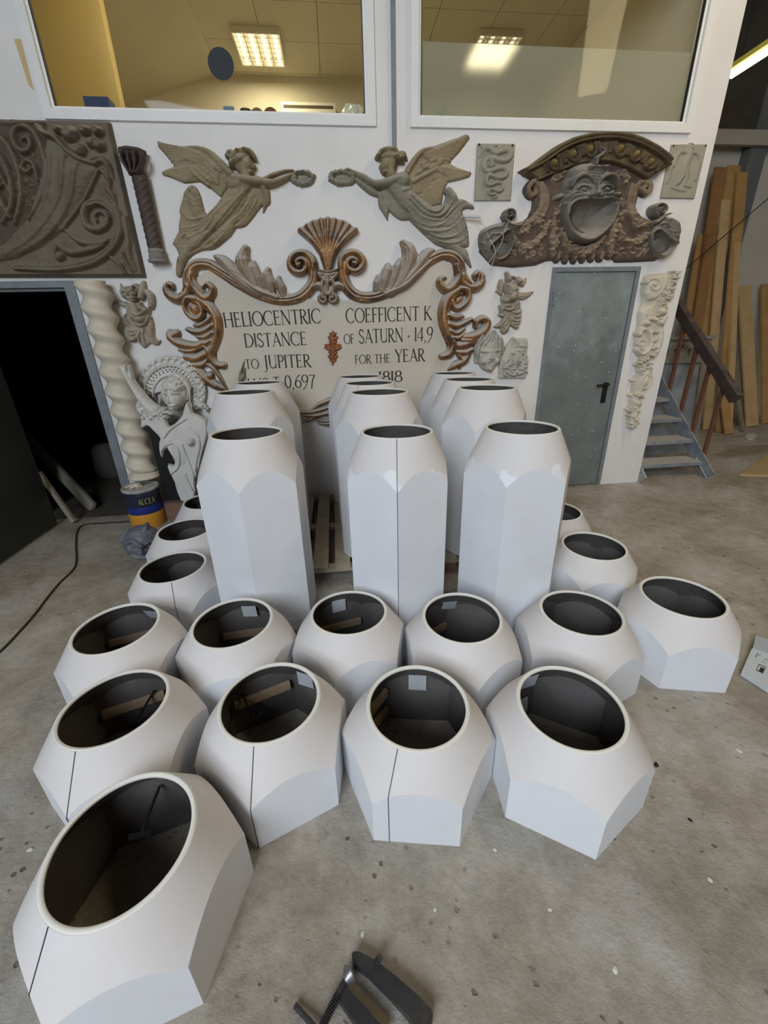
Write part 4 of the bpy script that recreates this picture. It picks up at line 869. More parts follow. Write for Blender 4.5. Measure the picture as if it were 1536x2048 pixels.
def textline(words, a, b, parent, Y, material, name='painted_word', ink=0.03):
    """words [(string, height px)] set between photo points a and b on the baseline"""
    tot = sum(sum(letter(c)[1] + ink * 2 for c in w_) * h for w_, h in words) + sum(0.38 * h for _, h in words[1:])
    (ax, az), (bx, bz) = [tuple(float(v) for v in ony(*q, Y)) for q in (a, b)]
    k = math.hypot(bx - ax, bz - az) / tot; ux, uz = (bx - ax) / math.hypot(bx - ax, bz - az), (bz - az) / math.hypot(bx - ax, bz - az)
    x = 0.0
    for wi, (w_, h) in enumerate(words):
        mb = MB(); hm = h * 0.00392
        if wi: x += 0.38 * h * k
        for c in w_:
            S, adv = letter(c); kx = h * k
            for pts_, wd in S: ribbon(mb, pts_ if len(pts_) != 3 else catmull(pts_, 5), wd, lambda u, v, x=x, kx=kx, hm=hm: (ax + ux * (x + (u + ink) * kx) - uz * v * hm, Y, az + uz * (x + (u + ink) * kx) + ux * v * hm))
            x += (adv + ink * 2) * kx
        mb.build(name, material, parent)
YB = YW - 0.0225
def tl(words, a, b): textline(words, a, b, bo, YB, M_INK)
tl([('HELIOCENTRIC', 27)], (449, 655), (643, 646)); tl([('DISTANCE', 26)], (490, 695), (615, 690)); tl([('TO', 19), ('JUPITER', 26)], (491, 738), (623, 734)); tl([('1', 22), ('1469', 22), ('T', 24), ('0,697', 26)], (484, 779), (632, 774))
tl([('COEFFICENT', 27), ('K', 27)], (692, 646), (863, 640)); tl([('OF', 19), ('SATURN', 27), ('+', 24), ('14,9', 27)], (688, 688), (866, 681)); tl([('FOR', 18), ('THE', 18), ('YEAR', 26)], (710, 728), (850, 722)); tl([('1818', 23)], (757, 765), (805, 763))
# copper coloured leaf ornament in the middle of the board
M_COPPER = mat('copper_leaf', (0.36, 0.135, 0.06), 0.5, (0.24, 0.09, 0.04), 12, metallic=0.3)
R = Relief((640, 650), 10, (80, 60, 450, 860), 0.8)
R.stroke([(260, 120), (250, 300), (265, 460), (260, 640), (250, 800)], [14, 40, 46, 44, 14], [3, 5, 5, 5, 3])
for yy, xx, w in ((180, 60, 34), (260, 90, 40), (340, 70, 34), (420, 150, 46), (470, 160, 42), (560, 80, 34), (640, 90, 40), (710, 60, 30)):
    for sg in (-1, 1): R.stroke([(260, yy + 30), (260 + sg * xx * .6, yy), (260 + sg * xx, yy - 15)], [w * .7, w, w * .5], [4, 4, 2])
R.build('leaf_ornament', M_COPPER, bo, wall=YB, off=0.005)
# ------------------------------------------------------------------ cornucopia panel, upper left
A = (0, 230); K = 4.8
pn = wall_empty('cornucopia_panel', 140, 400, 'large dark relief panel with a cornucopia and scrolls above the dark doorway', 'relief')
R = Relief(A, K, (-500, 20, 1420, 1580), 1.5)
R.poly([(-480, 30), (1058, 70), (1400, 1560), (-480, 1560)], 7, 14)
R.build('slab', M_PANEL, pn, off=0.02)
R = Relief(A, K, (-480, 40, 1390, 1550), 1.4)
R.poly([(-470, 40), (1050, 80), (1385, 1545), (-470, 1545)], 7.6, 6)
R.poly([(-460, 95), (480, 100), (470, 500), (300, 1000), (60, 1260), (-460, 1400)], 3.2, 30, mode='sub')
R.poly([(480, 470), (560, 340), (660, 360), (800, 460), (960, 520), (985, 560), (900, 760), (800, 930), (640, 1130), (420, 1290), (200, 1390), (-60, 1440), (-460, 1440), (-460, 1330), (-40, 1340), (150, 1220), (330, 1040), (440, 850)], 10, 150, base=6)
for q in ([(560, 420), (520, 800), (300, 1150), (0, 1350)], [(680, 430), (640, 830), (420, 1160), (120, 1360)], [(800, 500), (740, 850), (540, 1150), (250, 1340)]): R.stroke(q, [26, 24, 18, 10], [2.6, 2.4, 2, 1], mode='add', prof=1)
R.stroke([(425, 150), (480, 215), (590, 260), (700, 380), (820, 460), (960, 505)], [26, 26, 24, 24, 24, 20], [8, 8, 8, 8, 8, 7], base=9); R.stroke([(985, 560), (880, 790), (780, 940), (640, 1120)], 12, 5, base=9)
R.stroke([(490, 470), (480, 640), (430, 840), (320, 1020)], [22, 22, 20, 14], 6, base=7)
for x, y, r in ((720, 215, 88), (860, 185, 56), (985, 195, 54), (800, 370, 75), (930, 300, 60), (1000, 330, 60), (610, 180, 50)):
    R.ell(x, y, r, r * 0.92, 11, base=6)
    for k in range(5): R.ell(x + r * .45 * math.cos(k * 1.26), y + r * .45 * math.sin(k * 1.26), r * .32, r * .32, 2.4, mode='add', prof=1)
for q in ([(900, 470), (1000, 440), (1080, 520), (1120, 640)], [(960, 480), (1040, 480), (1070, 580)], [(1000, 540), (1080, 640), (1090, 760)], [(1050, 720), (1120, 800), (1150, 900)]): R.stroke(q, [16, 26, 22, 8], [7, 8, 7, 3], base=7)
R.stroke([(200, 1470), (600, 1480), (900, 1430), (1080, 1320), (1170, 1180), (1180, 1040), (1120, 930), (1010, 860), (900, 880), (850, 970), (880, 1080), (970, 1120), (1060, 1080), (1075, 1000), (1010, 950), (950, 985), (965, 1040)], [34, 42, 46, 46, 46, 46, 46, 44, 42, 40, 36, 34, 30, 26, 22, 18, 14], [8, 9, 10, 10, 10, 10, 10, 10, 10, 10, 9, 9, 9, 9, 8, 7, 7], base=6.5)
R.stroke([(200, 1470), (600, 1480), (900, 1430), (1080, 1320), (1170, 1180), (1180, 1040), (1120, 930), (1010, 860), (900, 880)], 9, 3.5, mode='sub', prof=1)
R.stroke([(1130, 1180), (1000, 1250), (820, 1230), (660, 1120)], [20, 34, 36, 10], [7, 9, 9, 4], base=7); R.stroke([(1040, 1260), (900, 1310), (720, 1330), (600, 1250), (580, 1320)], [22, 34, 40, 32, 20], [7, 9, 9, 8, 6], base=7); R.ell(620, 1370, 46, 46, 9, base=7)
R.stroke([(1230, 1000), (1260, 1200), (1270, 1360), (1330, 1500)], [18, 28, 24, 12], [6, 7, 7, 4], base=7); R.stroke([(1100, 1380), (1180, 1450), (1230, 1530)], [14, 20, 14], 6, base=7); R.stroke([(1200, 1330), (1240, 1420), (1300, 1510)], [12, 18, 10], 6, base=7)
for q, w in (([(60, 1050), (140, 900), (150, 700), (80, 480), (-60, 330)], 26), ([(180, 1050), (240, 820), (220, 560), (130, 330), (-40, 160)], 26), ([(90, 900), (20, 760), (-60, 680)], 20), ([(330, 1000), (440, 780), (470, 520), (410, 260), (290, 140), (180, 160), (170, 270), (250, 370), (330, 330), (310, 240), (250, 260)], 26), ([(400, 640), (360, 500), (290, 460), (250, 520), (300, 570), (335, 530)], 18), ([(80, 640), (20, 610), (-20, 670), (30, 710), (60, 680)], 18), ([(-20, 800), (80, 900), (140, 1000)], 26), ([(-200, 300), (0, 520), (140, 760)], 22)):
    R.stroke(q, [w * .7] + [w] * (len(q) - 2) + [w * .6], 7, base=4.5)
for k in range(30): R.ell(80 + rng.random() * 350, 300 + rng.random() * 600, 16, 26, 2.5, rng.random() * 180, base=4)
R.noise(0.5, 26, 9).soften(1); R.build('cornucopia_carving', M_PANEL, pn, off=0.03, back=0.012, hs=PXM * 1.7, ground=(M_PAVOL, 5.6, 470))
# ------------------------------------------------------------------ laughing mask pediment, upper right
A = (1030, 255); K = 1536 / 340
mk = wall_empty('mask_pediment', 1180, 400, 'gaping comic mask under a curved egg-and-dart pediment above the steel door', 'relief')
R = Relief(A, K, (40, 20, 1450, 500))
out = [(55, 372), (140, 330), (250, 245), (380, 150), (520, 80), (680, 40), (850, 28), (1010, 38), (1150, 85), (1290, 160), (1390, 235), (1440, 300), (1380, 345), (1310, 275), (1180, 190), (1020, 130), (850, 105), (680, 120), (540, 155), (400, 225), (260, 320), (130, 400), (100, 400)]
R.poly(out, 30, 40); R.stroke([(110, 398), (260, 318), (400, 222), (540, 152), (680, 117), (850, 102), (1020, 127), (1180, 187), (1310, 272), (1385, 345)], 14, 31)
R.poly([(110, 405), (260, 325), (400, 230), (540, 160), (680, 125), (850, 110), (1020, 135), (1180, 195), (1310, 280), (1378, 350), (1310, 405), (1210, 462), (1140, 420), (1000, 345), (850, 300), (700, 305), (560, 330), (400, 395), (215, 478), (150, 430)], 20, 22)
R.stroke([(215, 470), (400, 390), (560, 325), (700, 300), (850, 296), (1000, 340), (1140, 415), (1210, 455)], 12, 24)
R.soften(1); cornice = R.build('cornice', M_CORN, mk, off=0.08, hs=0.0042)
R = Relief(A, K, (130, 100, 1390, 480), 1.1)
def onarc(t):   # along the egg-and-dart band, photo left to right
    q = catmull([(170, 415), (330, 335), (480, 262), (620, 212), (760, 190), (930, 195), (1070, 240), (1200, 310), (1320, 385)], 12); i = t * (len(q) - 1); k = min(int(i), len(q) - 2); p = q[k] + (q[k + 1] - q[k]) * (i - k); d = q[k + 1] - q[k]; return p, math.degrees(math.atan2(d[1], d[0]))
for t in (0.14, 0.285, 0.42, 0.635, 0.765, 0.89):
    p, a = onarc(t); c, s_ = math.cos(math.radians(a)), math.sin(math.radians(a)); f_ = lambda u, v: (p[0] + c * u - s_ * v, p[1] + s_ * u + c * v)
    for ww, hh in ((62, 26), (48, 27)): R.stroke([f_(-ww, -52), f_(-ww * .95, 10), f_(-ww * .5, 62), f_(0, 78 if ww > 50 else 64), f_(ww * .5, 62), f_(ww * .95, 10), f_(ww, -52)], 8, hh + 2)
    for sg in (-1, 1): R.stroke([f_(sg * 80, -50), f_(sg * 80, 50)], 8, 28); R.stroke([f_(sg * 94, -50), f_(sg * 94, 50)], 6, 27)
R.build('dart_moulding', M_CORN, cornice, off=0.085, hs=0.0042)
for t in (0.14, 0.285, 0.42, 0.635, 0.765, 0.89):
    p, a = onarc(t); R = Relief(A, K, (p[0] - 60, p[1] - 70, p[0] + 60, p[1] + 75), 0.9); R.ell(p[0], p[1] - 4, 30, 50, 31, a); R.build('egg', M_OCHRE, cornice, off=0.085, hs=0.0042)
# side volutes, garlands and backing
R = Relief(A, K, (-340, 250, 1520, 1290), 1.25)
R.poly([(-300, 960), (-260, 900), (-110, 850), (0, 865), (120, 830), (170, 720), (180, 600), (150, 500), (230, 440), (420, 330), (600, 270), (900, 270), (1080, 350), (1190, 440), (1200, 500), (1140, 600), (1110, 720), (1150, 830), (1290, 850), (1420, 800), (1500, 900), (1490, 1060), (1400, 1140), (1290, 1200), (1100, 1210), (930, 1215), (880, 1160), (800, 1170), (300, 1200), (200, 1240), (0, 1260), (-200, 1240), (-310, 1120)], 9, 40)
for q, w, h in (([(190, 470), (150, 500), (118, 560), (150, 612), (185, 590), (180, 545)], 30, 17), ([(190, 480), (240, 560), (240, 680), (200, 780), (110, 860), (0, 890), (-120, 880)], 34, 16), ([(240, 500), (285, 600), (280, 720), (230, 830)], 28, 17), ([(1140, 490), (1210, 500), (1222, 560), (1180, 590), (1150, 555), (1180, 530)], 30, 17), ([(1130, 490), (1080, 580), (1060, 700), (1100, 800), (1180, 850), (1280, 860)], 34, 16), ([(1060, 520), (1030, 620), (1030, 740), (1070, 840)], 28, 17)):
    R.stroke(q, [w * .8] + [w] * (len(q) - 2) + [w * .55], h)
    R.stroke(q, 8, 3.5, mode='sub', prof=1)
def garland(q, w, h, n, seed):
    r_ = np.random.default_rng(seed); p = catmull(q, 10); L_ = len(p)
    for i in range(n):
        k = r_.random() * (L_ - 1); a = p[int(k)]; t = math.sin(math.pi * k / (L_ - 1)) * .5 + .6; d = p[min(int(k) + 1, L_ - 1)] - a
        R.ell(a[0] + (r_.random() - .5) * w * 1.5 * t, a[1] + (r_.random() - .5) * w * 1.5 * t, 30 * t, 15 * t, h * (.75 + .3 * r_.random()), math.degrees(math.atan2(d[1], d[0])) + r_.normal() * 35)
R.stroke([(310, 850), (240, 980), (130, 1070), (30, 1060), (-20, 980)], [26, 40, 46, 40, 26], 16); garland([(310, 850), (240, 980), (130, 1070), (30, 1060), (-20, 980)], 46, 20, 44, 1)
R.stroke([(940, 880), (970, 980), (1050, 1040), (1140, 1010), (1200, 960)], [24, 38, 46, 38, 24], 16); garland([(940, 880), (970, 980), (1050, 1040), (1140, 1010), (1200, 960)], 44, 20, 40, 2)
R.stroke([(440, 960), (480, 1080), (590, 1130), (700, 1090), (800, 990)], [30, 48, 54, 48, 30], 17); garland([(440, 960), (480, 1080), (590, 1130), (700, 1090), (800, 990)], 52, 21, 52, 3)
R.stroke([(360, 860), (350, 1000), (340, 1160)], [40, 46, 30], 15); garland([(370, 840), (350, 1000), (340, 1160)], 50, 19, 40, 4); R.stroke([(890, 850), (880, 1000), (860, 1160)], [40, 46, 30], 15); garland([(890, 850), (880, 1000), (860, 1160)], 50, 19, 40, 5)
garland([(400, 700), (370, 780), (390, 900)], 34, 16, 20, 6); garland([(950, 640), (980, 740), (930, 850)], 34, 16, 22, 7); garland([(470, 420), (380, 430), (350, 500)], 46, 17, 30, 8); garland([(930, 400), (1010, 440), (990, 520)], 46, 17, 30, 9)
garland([(180, 780), (230, 850), (120, 920), (40, 950)], 46, 19, 40, 10); garland([(1080, 780), (1110, 880), (1180, 900)], 40, 19, 26, 11); garland([(-40, 1120), (80, 1150), (200, 1130), (260, 1060)], 44, 15, 40, 12); garland([(900, 1150), (1020, 1110), (1140, 1130), (1200, 1060)], 44, 15, 40, 13)
for i in range(6): x = 390 + 78 * i; R.stroke([(x + 20, 1130), (x + 6, 1175), (x, 1195 + 8 * math.sin(i))], [30, 32, 28], [12, 11, 9])
R.stroke([(430, 900), (410, 960), (440, 1020)], [14, 20, 10], 18)
R.hole(690, 815, 165, 135); R.hole(-115, 1080, 62, 62); R.hole(1320, 1050, 66, 66)
R.noise(0.6, 22, 11).soften(1); R.build('garlands', M_MASKB, mk, off=0.05, hs=0.0046, ground=(M_MGROUND, 10.0, 1e5))
# the big face
R = Relief(A, K, (340, 140, 1010, 1040), 1.1)
R.ell(680, 620, 250, 330, 34, 0); R.ell(690, 420, 215, 130, 33)
for x, y, rx, ry, rt in ((430, 610, 80, 34, -20), (965, 585, 46, 28, -5)):
    R.ell(x, y, rx, ry, 20, rt); R.stroke([(x - rx * .7, y + 20), (x, y - 8), (x + rx * .7, y - 20)], 6, 4, mode='sub', prof=1)
R.ell(685, 800, 255, 240, 36); R.stroke([(470, 700), (455, 800), (490, 920), (570, 1000), (690, 1010), (800, 930), (880, 820), (910, 700)], [30, 30, 30, 32, 32, 32, 30, 26], 35)
for q in ([(455, 690), (470, 640), (540, 590), (620, 600)], [(480, 690), (520, 630), (590, 618)], [(800, 610), (860, 590), (905, 640), (905, 700)]): R.stroke(q, [12, 16, 14, 8], [3, 6, 6, 3], mode='add', prof=1)
mouth = catmull([(465, 790), (480, 720), (540, 668), (640, 655), (760, 655), (850, 640), (905, 660), (905, 730), (860, 830), (790, 930), (700, 985), (610, 995), (530, 940), (480, 870)], 6, True)
w_, sd = R._polysd(mouth); t = np.clip(-sd / 150, 0, 1); Zw = R.Z[w_]; Zw[sd < 0] = np.clip(36 - 33 * np.sqrt(1 - (1 - t[sd < 0]) ** 2), 2.0, 40)
R.stroke([(465, 790), (480, 720), (540, 668), (640, 655), (760, 655), (850, 640), (905, 660)], 9, 39)
for sx, q in ((1, [(500, 540), (540, 470), (610, 440), (670, 480), (700, 520)]), (-1, [(745, 510), (780, 460), (850, 440), (900, 480), (915, 540)])):
    R.stroke(q, [20, 28, 30, 26, 16], [38, 40, 41, 40, 37]); R.stroke(q, 7, 4, mode='sub', prof=1); R.stroke([(x, y + 24) for x, y in q], 6, 4, mode='sub', prof=1)
for cx_, cy_ in ((605, 572), (820, 566)):
    R.ell(cx_, cy_, 66, 44, 7, 0, mode='sub', prof=1); R.ell(cx_, cy_, 40, 32, 37); R.stroke(arc(cx_, cy_, 58, 36, 185, 355), 8, 38, n=1); R.stroke(arc(cx_, cy_ + 4, 60, 38, 10, 170), 7, 37, n=1); R.ell(cx_ + 4, cy_ - 2, 15, 15, 5, mode='sub', prof=.5); R.ell(cx_ + 4, cy_ - 2, 6, 6, 3, mode='add')
R.stroke([(715, 480), (712, 560), (700, 620)], [24, 26, 40], [39, 42, 48]); R.ell(700, 622, 46, 32, 49); R.ell(648, 632, 28, 24, 46); R.ell(752, 628, 28, 24, 46)
grooves(R, [[(640, 400), (740, 410), (840, 395)], [(650, 425), (740, 434), (820, 425)], [(690, 450), (700, 500)], [(742, 445), (735, 500)], [(560, 520), (600, 500), (650, 520)]], 7, 3.5)
R.ell(665, 375, 36, 34, 40); R.ell(800, 372, 34, 34, 40); R.stroke([(690, 370), (740, 375), (790, 370)], 14, 40)
R.stroke([(715, 340), (725, 290), (765, 262), (798, 220), (775, 192)], [30, 30, 26, 22, 14], [36, 36, 36, 35, 32]); R.stroke([(735, 290), (785, 250), (810, 205)], 6, 3, mode='sub', prof=1)
R.noise(0.5, 26, 12).soften(1); R.build('face', M_MASK, mk, off=0.10, hs=0.0042)
# two smaller masks at the ends
def small_mask(box, face, mouth_, eyes, extra, seed):
    R = Relief(A, K, box, 1.1)
    R.poly(face, 16, 40, smooth=4); r_ = np.random.default_rng(seed)
    for (x, y, a) in eyes: R.ell(x, y, 30, 22, 4, a, mode='sub', prof=1); R.ell(x, y, 20, 16, 5, a, mode='add'); R.stroke([(x - 34 * math.cos(math.radians(a)), y - 34 * math.sin(math.radians(a)) - 10), (x + 6, y - 30), (x + 34 * math.cos(math.radians(a)), y + 34 * math.sin(math.radians(a)) - 14)], 9, 5, mode='add', prof=1)
    for q in extra: R.stroke(q, 10, 4, mode='add', prof=1)
    m_ = catmull(mouth_, 6, True); R.stroke(np.vstack([m_, m_[:1]]), 14, 24, n=1)
    w_, sd = R._polysd(m_); t = np.clip(-sd / 60, 0, 1); Zw = R.Z[w_]; Zw[sd < 0] = np.clip(22 - 20 * np.sqrt(1 - (1 - t[sd < 0]) ** 2), 2, 30)
    R.noise(0.8, 20, seed).soften(1); R.build('small_mask', M_MASK, mk, off=0.055, hs=0.0045)
small_mask((1180, 660, 1520, 1230), [(1215, 1000), (1260, 900), (1330, 830), (1420, 800), (1490, 860), (1500, 960), (1490, 1050), (1420, 1120), (1330, 1180), (1250, 1150)], [(1220, 1010), (1240, 950), (1290, 930), (1350, 980), (1430, 1050), (1400, 1110), (1320, 1160), (1250, 1110)], [(1345, 900, 25), (1440, 980, 60)], [[(1300, 880), (1340, 840), (1400, 830)], [(1390, 930), (1420, 1010), (1470, 1050)], [(1460, 820), (1480, 900), (1490, 960)]], 21)
small_mask((-340, 780, 40, 1260), [(-318, 1010), (-290, 920), (-200, 870), (-90, 850), (-40, 880), (-20, 980), (-40, 1090), (-100, 1190), (-190, 1220), (-290, 1130)], [(-235, 1090), (-160, 1010), (-60, 930), (-25, 1010), (-50, 1110), (-110, 1180), (-190, 1180)], [(-225, 1000, -40), (-110, 900, -35)], [[(-300, 960), (-230, 920), (-150, 900)], [(-190, 970), (-150, 960), (-130, 990)], [(-310, 1040), (-280, 1060), (-270, 1110)]], 22)
R = Relief(A, K, (1200, 640, 1460, 900)); R.curl(1305, 745, 62, 1.6, 120, 22, 10, 20, 1); R.stroke([(1270, 860), (1310, 830), (1360, 790), (1400, 780)], [20, 22, 18, 8], 18); R.ell(1305, 745, 20, 20, 18); R.build('volute', M_MASK, mk, off=0.06)
R = Relief((930, 240), 3.072, (200, 520, 420, 720)); R.curl(268, 580, 34, 1.5, 30, 12, 6, 18, -1); R.stroke([(240, 590), (270, 640), (330, 650), (355, 625)], [12, 14, 12, 6], 16); R.build('volute', M_MASK, mk, off=0.05)
# ------------------------------------------------------------------ cherubs
def eye(R, x, y, r, h=2.0): R.ell(x, y, r * 1.5, r, h, mode='sub', prof=1); R.ell(x, y, r * .7, r * .6, h * 1.2, mode='add')
A = (215, 545); K = 1408 / 110
ch = wall_empty('cherub_relief', 265, 625, 'beige winged cherub half figure beside the white twisted column', 'relief', 'winged cherub casts')
R = Relief(A, K, (30, 180, 1360, 1980), 0.9)
R.poly([(420, 1000), (440, 880), (600, 780), (800, 800), (980, 900), (1080, 960), (1040, 1140), (1120, 1230), (1150, 1360), (1120, 1420), (1170, 1540), (1160, 1660), (1220, 1750), (1290, 1720), (1325, 1770), (1280, 1850), (1180, 1870), (1060, 1830), (970, 1900), (900, 1940), (830, 1900), (760, 1780), (720, 1740), (640, 1790), (520, 1780), (480, 1700), (440, 1560), (385, 1500), (420, 1400), (330, 1280), (305, 1180), (380, 1080)], 9, 60, smooth=3)
R.stroke([(100, 770), (240, 770), (400, 820), (520, 900)], [26, 60, 85, 60], [5, 7, 8, 8])
for q in ([(80, 770), (250, 745), (420, 770)], [(150, 830), (290, 820), (440, 850)], [(240, 880), (340, 880), (460, 910)]): R.stroke(q, [12, 22, 14], 2.5, mode='add', prof=1)
R.stroke([(300, 470), (310, 380), (265, 280)], [60, 40, 16], [9, 8, 5])
R.ell(500, 520, 205, 190, 24, 20); R.ell(600, 660, 120, 90, 26); R.ell(660, 560, 60, 50, 26); R.stroke([(620, 640), (680, 650), (730, 640)], 26, 28); R.stroke([(590, 700), (650, 730), (720, 710)], [20, 26, 18], 26)
for i in range(22): R.ell(330 + rng.random() * 330, 340 + rng.random() * 200, 44, 26, 4, rng.random() * 180, mode='add', prof=1)
R.stroke([(620, 340), (700, 320), (760, 380), (720, 480)], [50, 50, 50, 40], [16, 18, 18, 16]); grooves(R, [[(700, 470), (740, 560), (770, 600)], [(560, 600), (590, 610)]], 26, 6)
R.stroke([(870, 260), (860, 420), (840, 560), (850, 640)], [70, 105, 100, 80], [11, 15, 18, 18]); R.stroke([(960, 480), (1060, 600), (1090, 760), (1080, 870)], [70, 100, 100, 90], [12, 15, 15, 13]); R.ell(830, 640, 66, 70, 22); R.ell(1080, 860, 70, 60, 17)
R.stroke([(640, 830), (720, 960), (760, 1040)], [110, 120, 100], [22, 23, 22]); R.stroke([(560, 850), (680, 1040), (840, 1080), (1000, 960)], [60, 62, 60, 50], [25, 27, 27, 25]); R.stroke([(800, 800), (880, 920), (960, 930)], [50, 46, 40], 22)
R.ell(800, 1150, 180, 150, 21); R.stroke([(610, 1150), (660, 1260), (780, 1340), (920, 1340), (1020, 1230), (1060, 1150)], [34, 40, 44, 44, 40, 34], 22); grooves(R, [[(620, 1150), (680, 1250), (800, 1300), (950, 1280), (1010, 1190)]], 22, 6)
for q in ([(420, 1080), (440, 1180), (500, 1260), (560, 1340)], [(360, 1200), (430, 1290), (520, 1380)], [(440, 1420), (520, 1470), (640, 1500), (720, 1480)], [(440, 1500), (540, 1580), (660, 1580), (730, 1520)], [(500, 1640), (600, 1730), (700, 1680), (740, 1580)], [(820, 1500), (780, 1620), (810, 1780), (900, 1900)], [(900, 1450), (880, 1600), (930, 1750), (960, 1840)], [(960, 1420), (1060, 1560), (1150, 1700), (1250, 1780)], [(1060, 1300), (1110, 1420), (1120, 1560)], [(1080, 1240), (1120, 1320)]): R.stroke(q, [30, 44, 44, 26], [13, 16, 16, 12])
grooves(R, [[(830, 1520), (810, 1640), (850, 1780)], [(920, 1440), (960, 1560)], [(1000, 1560), (1100, 1700)], [(470, 1560), (600, 1600)], [(450, 1080), (470, 1180)]], 16, 5)
R.noise(.6, 60, 31).soften(1); R.build('cast', M_PUTTO, ch, off=0.05, hs=PXM * 0.95)
A = (980, 535); K = 14.63
ch = wall_empty('cherub_relief', 1030, 605, 'beige winged cherub half figure between the mask and the steel door', 'relief', 'winged cherub casts')
R = Relief(A, K, (130, 110, 1370, 1990), 0.9)
R.poly([(350, 880), (420, 800), (800, 760), (880, 940), (940, 1000), (930, 1160), (970, 1270), (945, 1420), (940, 1560), (900, 1680), (870, 1790), (780, 1800), (650, 1720), (610, 1760), (560, 1890), (430, 1960), (350, 1880), (330, 1780), (200, 1780), (150, 1740), (200, 1690), (300, 1610), (400, 1470), (300, 1400), (320, 1270), (300, 1170), (380, 1060)], 9, 60, smooth=3)
R.stroke([(820, 830), (960, 830), (1120, 800), (1320, 710)], [90, 120, 95, 30], [9, 9, 7, 4])
for q in ([(900, 760), (1100, 740), (1310, 705)], [(900, 830), (1080, 820), (1240, 790)], [(900, 900), (1040, 900), (1160, 850)]): R.stroke(q, [14, 26, 12], 2.5, mode='add', prof=1)
R.stroke([(980, 480), (1050, 380), (1125, 285)], [80, 60, 18], [11, 9, 5])
R.ell(650, 620, 220, 250, 25, -25); R.ell(880, 380, 120, 130, 17); R.stroke([(540, 160), (570, 260), (560, 380)], [70, 80, 70], [13, 15, 16]); R.stroke([(370, 380), (340, 560), (340, 740)], [60, 80, 60], [12, 15, 13]); R.stroke([(260, 690), (300, 700)], 50, 9); R.ell(730, 270, 60, 50, 15)
R.ell(640, 860, 190, 150, 28, -15); R.ell(560, 760, 60, 55, 30); R.ell(690, 800, 110, 90, 30)
R.stroke([(430, 600), (500, 490), (620, 420)], 28, 7, mode='sub', prof=1); R.stroke([(700, 690), (790, 670), (830, 640)], 18, 5, mode='sub', prof=1); R.ell(480, 600, 60, 90, 8, 20, mode='sub', prof=1); R.ell(565, 755, 24, 20, 5, mode='sub', prof=1)
for i in range(18): R.ell(560 + rng.random() * 380, 230 + rng.random() * 240, 50, 28, 4, rng.random() * 180, mode='add', prof=1)
R.ell(480, 960, 120, 100, 22); R.stroke([(830, 800), (820, 900), (740, 990), (620, 1050)], 18, 6, mode='sub', prof=1); R.ell(560, 1110, 150, 70, 17); R.stroke([(400, 1200), (520, 1240), (640, 1220), (720, 1120), (740, 1040)], [34, 40, 42, 38, 28], 21)
for q in ([(860, 1010), (860, 1140), (760, 1230)], [(930, 1220), (860, 1310), (740, 1320), (650, 1290)], [(930, 1380), (850, 1440), (730, 1430)], [(920, 1480), (840, 1560), (700, 1540), (620, 1460)], [(890, 1600), (800, 1640), (690, 1620)], [(850, 1740), (760, 1740), (680, 1660)], [(330, 1120), (360, 1230), (350, 1330)], [(310, 1390), (380, 1410), (460, 1360)], [(500, 1430), (420, 1560), (320, 1680), (190, 1730)], [(520, 1540), (460, 1660), (350, 1760)], [(590, 1300), (580, 1480), (620, 1620)], [(560, 1640), (500, 1790), (440, 1900)], [(450, 1740), (420, 1860)]): R.stroke(q, [34, 48, 44, 26], [14, 17, 16, 12])
grooves(R, [[(940, 1300), (840, 1370), (720, 1370)], [(930, 1440), (840, 1500), (710, 1480)], [(900, 1560), (820, 1610), (690, 1580)], [(530, 1500), (440, 1680), (360, 1780)], [(610, 1320), (600, 1500)]], 14, 4.5)
R.noise(.6, 60, 32).soften(1); R.build('cast', M_PUTTO, ch, off=0.05, hs=PXM * 0.95)

# ------------------------------------------------------------------ two pale face casts
A = (940, 640); K = 1536 / 130
fc = wall_empty('face_cast', 977, 700, 'pale stone cast of a child face with open mouth and long locks', 'relief', 'pale face casts by the steel door')
R = Relief(A, K, (90, 200, 830, 1280), 0.8)
R.ell(460, 860, 260, 370, 26); R.ell(470, 600, 330, 320, 22); R.stroke([(200, 560), (180, 760), (170, 1000)], [60, 60, 40], [14, 15, 10]); R.stroke([(740, 520), (760, 760), (720, 980)], [50, 50, 30], [12, 12, 8])
for q in ([(420, 290), (360, 420), (250, 540), (180, 700)], [(460, 270), (440, 420), (350, 560), (290, 680)], [(520, 300), (500, 460), (430, 600)], [(600, 260), (610, 420), (560, 580)], [(660, 360), (690, 520), (700, 700), (690, 880)], [(740, 420), (770, 600), (770, 800)], [(300, 330), (220, 480), (150, 640)], [(210, 640), (170, 800), (190, 950)], [(560, 380), (640, 520), (680, 660)]): R.stroke(q, [26, 36, 34, 20], [25, 28, 26, 18])
grooves(R, [[(390, 320), (300, 520), (230, 680)], [(490, 330), (420, 520), (360, 650)], [(640, 380), (650, 560), (690, 700)]], 12, 4)
R.stroke([(260, 745), (400, 750), (470, 730)], 22, 30); R.stroke([(560, 730), (640, 720), (690, 700)], 18, 29); R.stroke([(490, 750), (490, 840), (480, 900)], [34, 38, 62], [31, 36, 39]); R.ell(430, 912, 34, 24, 33); R.ell(535, 908, 32, 24, 33)
R.ell(320, 830, 70, 36, 4, mode='sub', prof=1); R.ell(320, 835, 46, 24, 5, mode='add'); R.ell(610, 800, 60, 34, 4, mode='sub', prof=1); R.ell(610, 805, 40, 22, 5, mode='add'); R.ell(310, 980, 110, 100, 28); R.ell(620, 960, 90, 100, 28)
R.ell(465, 1030, 90, 62, 31); R.ell(468, 1025, 50, 36, 16, mode='sub', prof=.4); R.ell(460, 1150, 90, 70, 29)
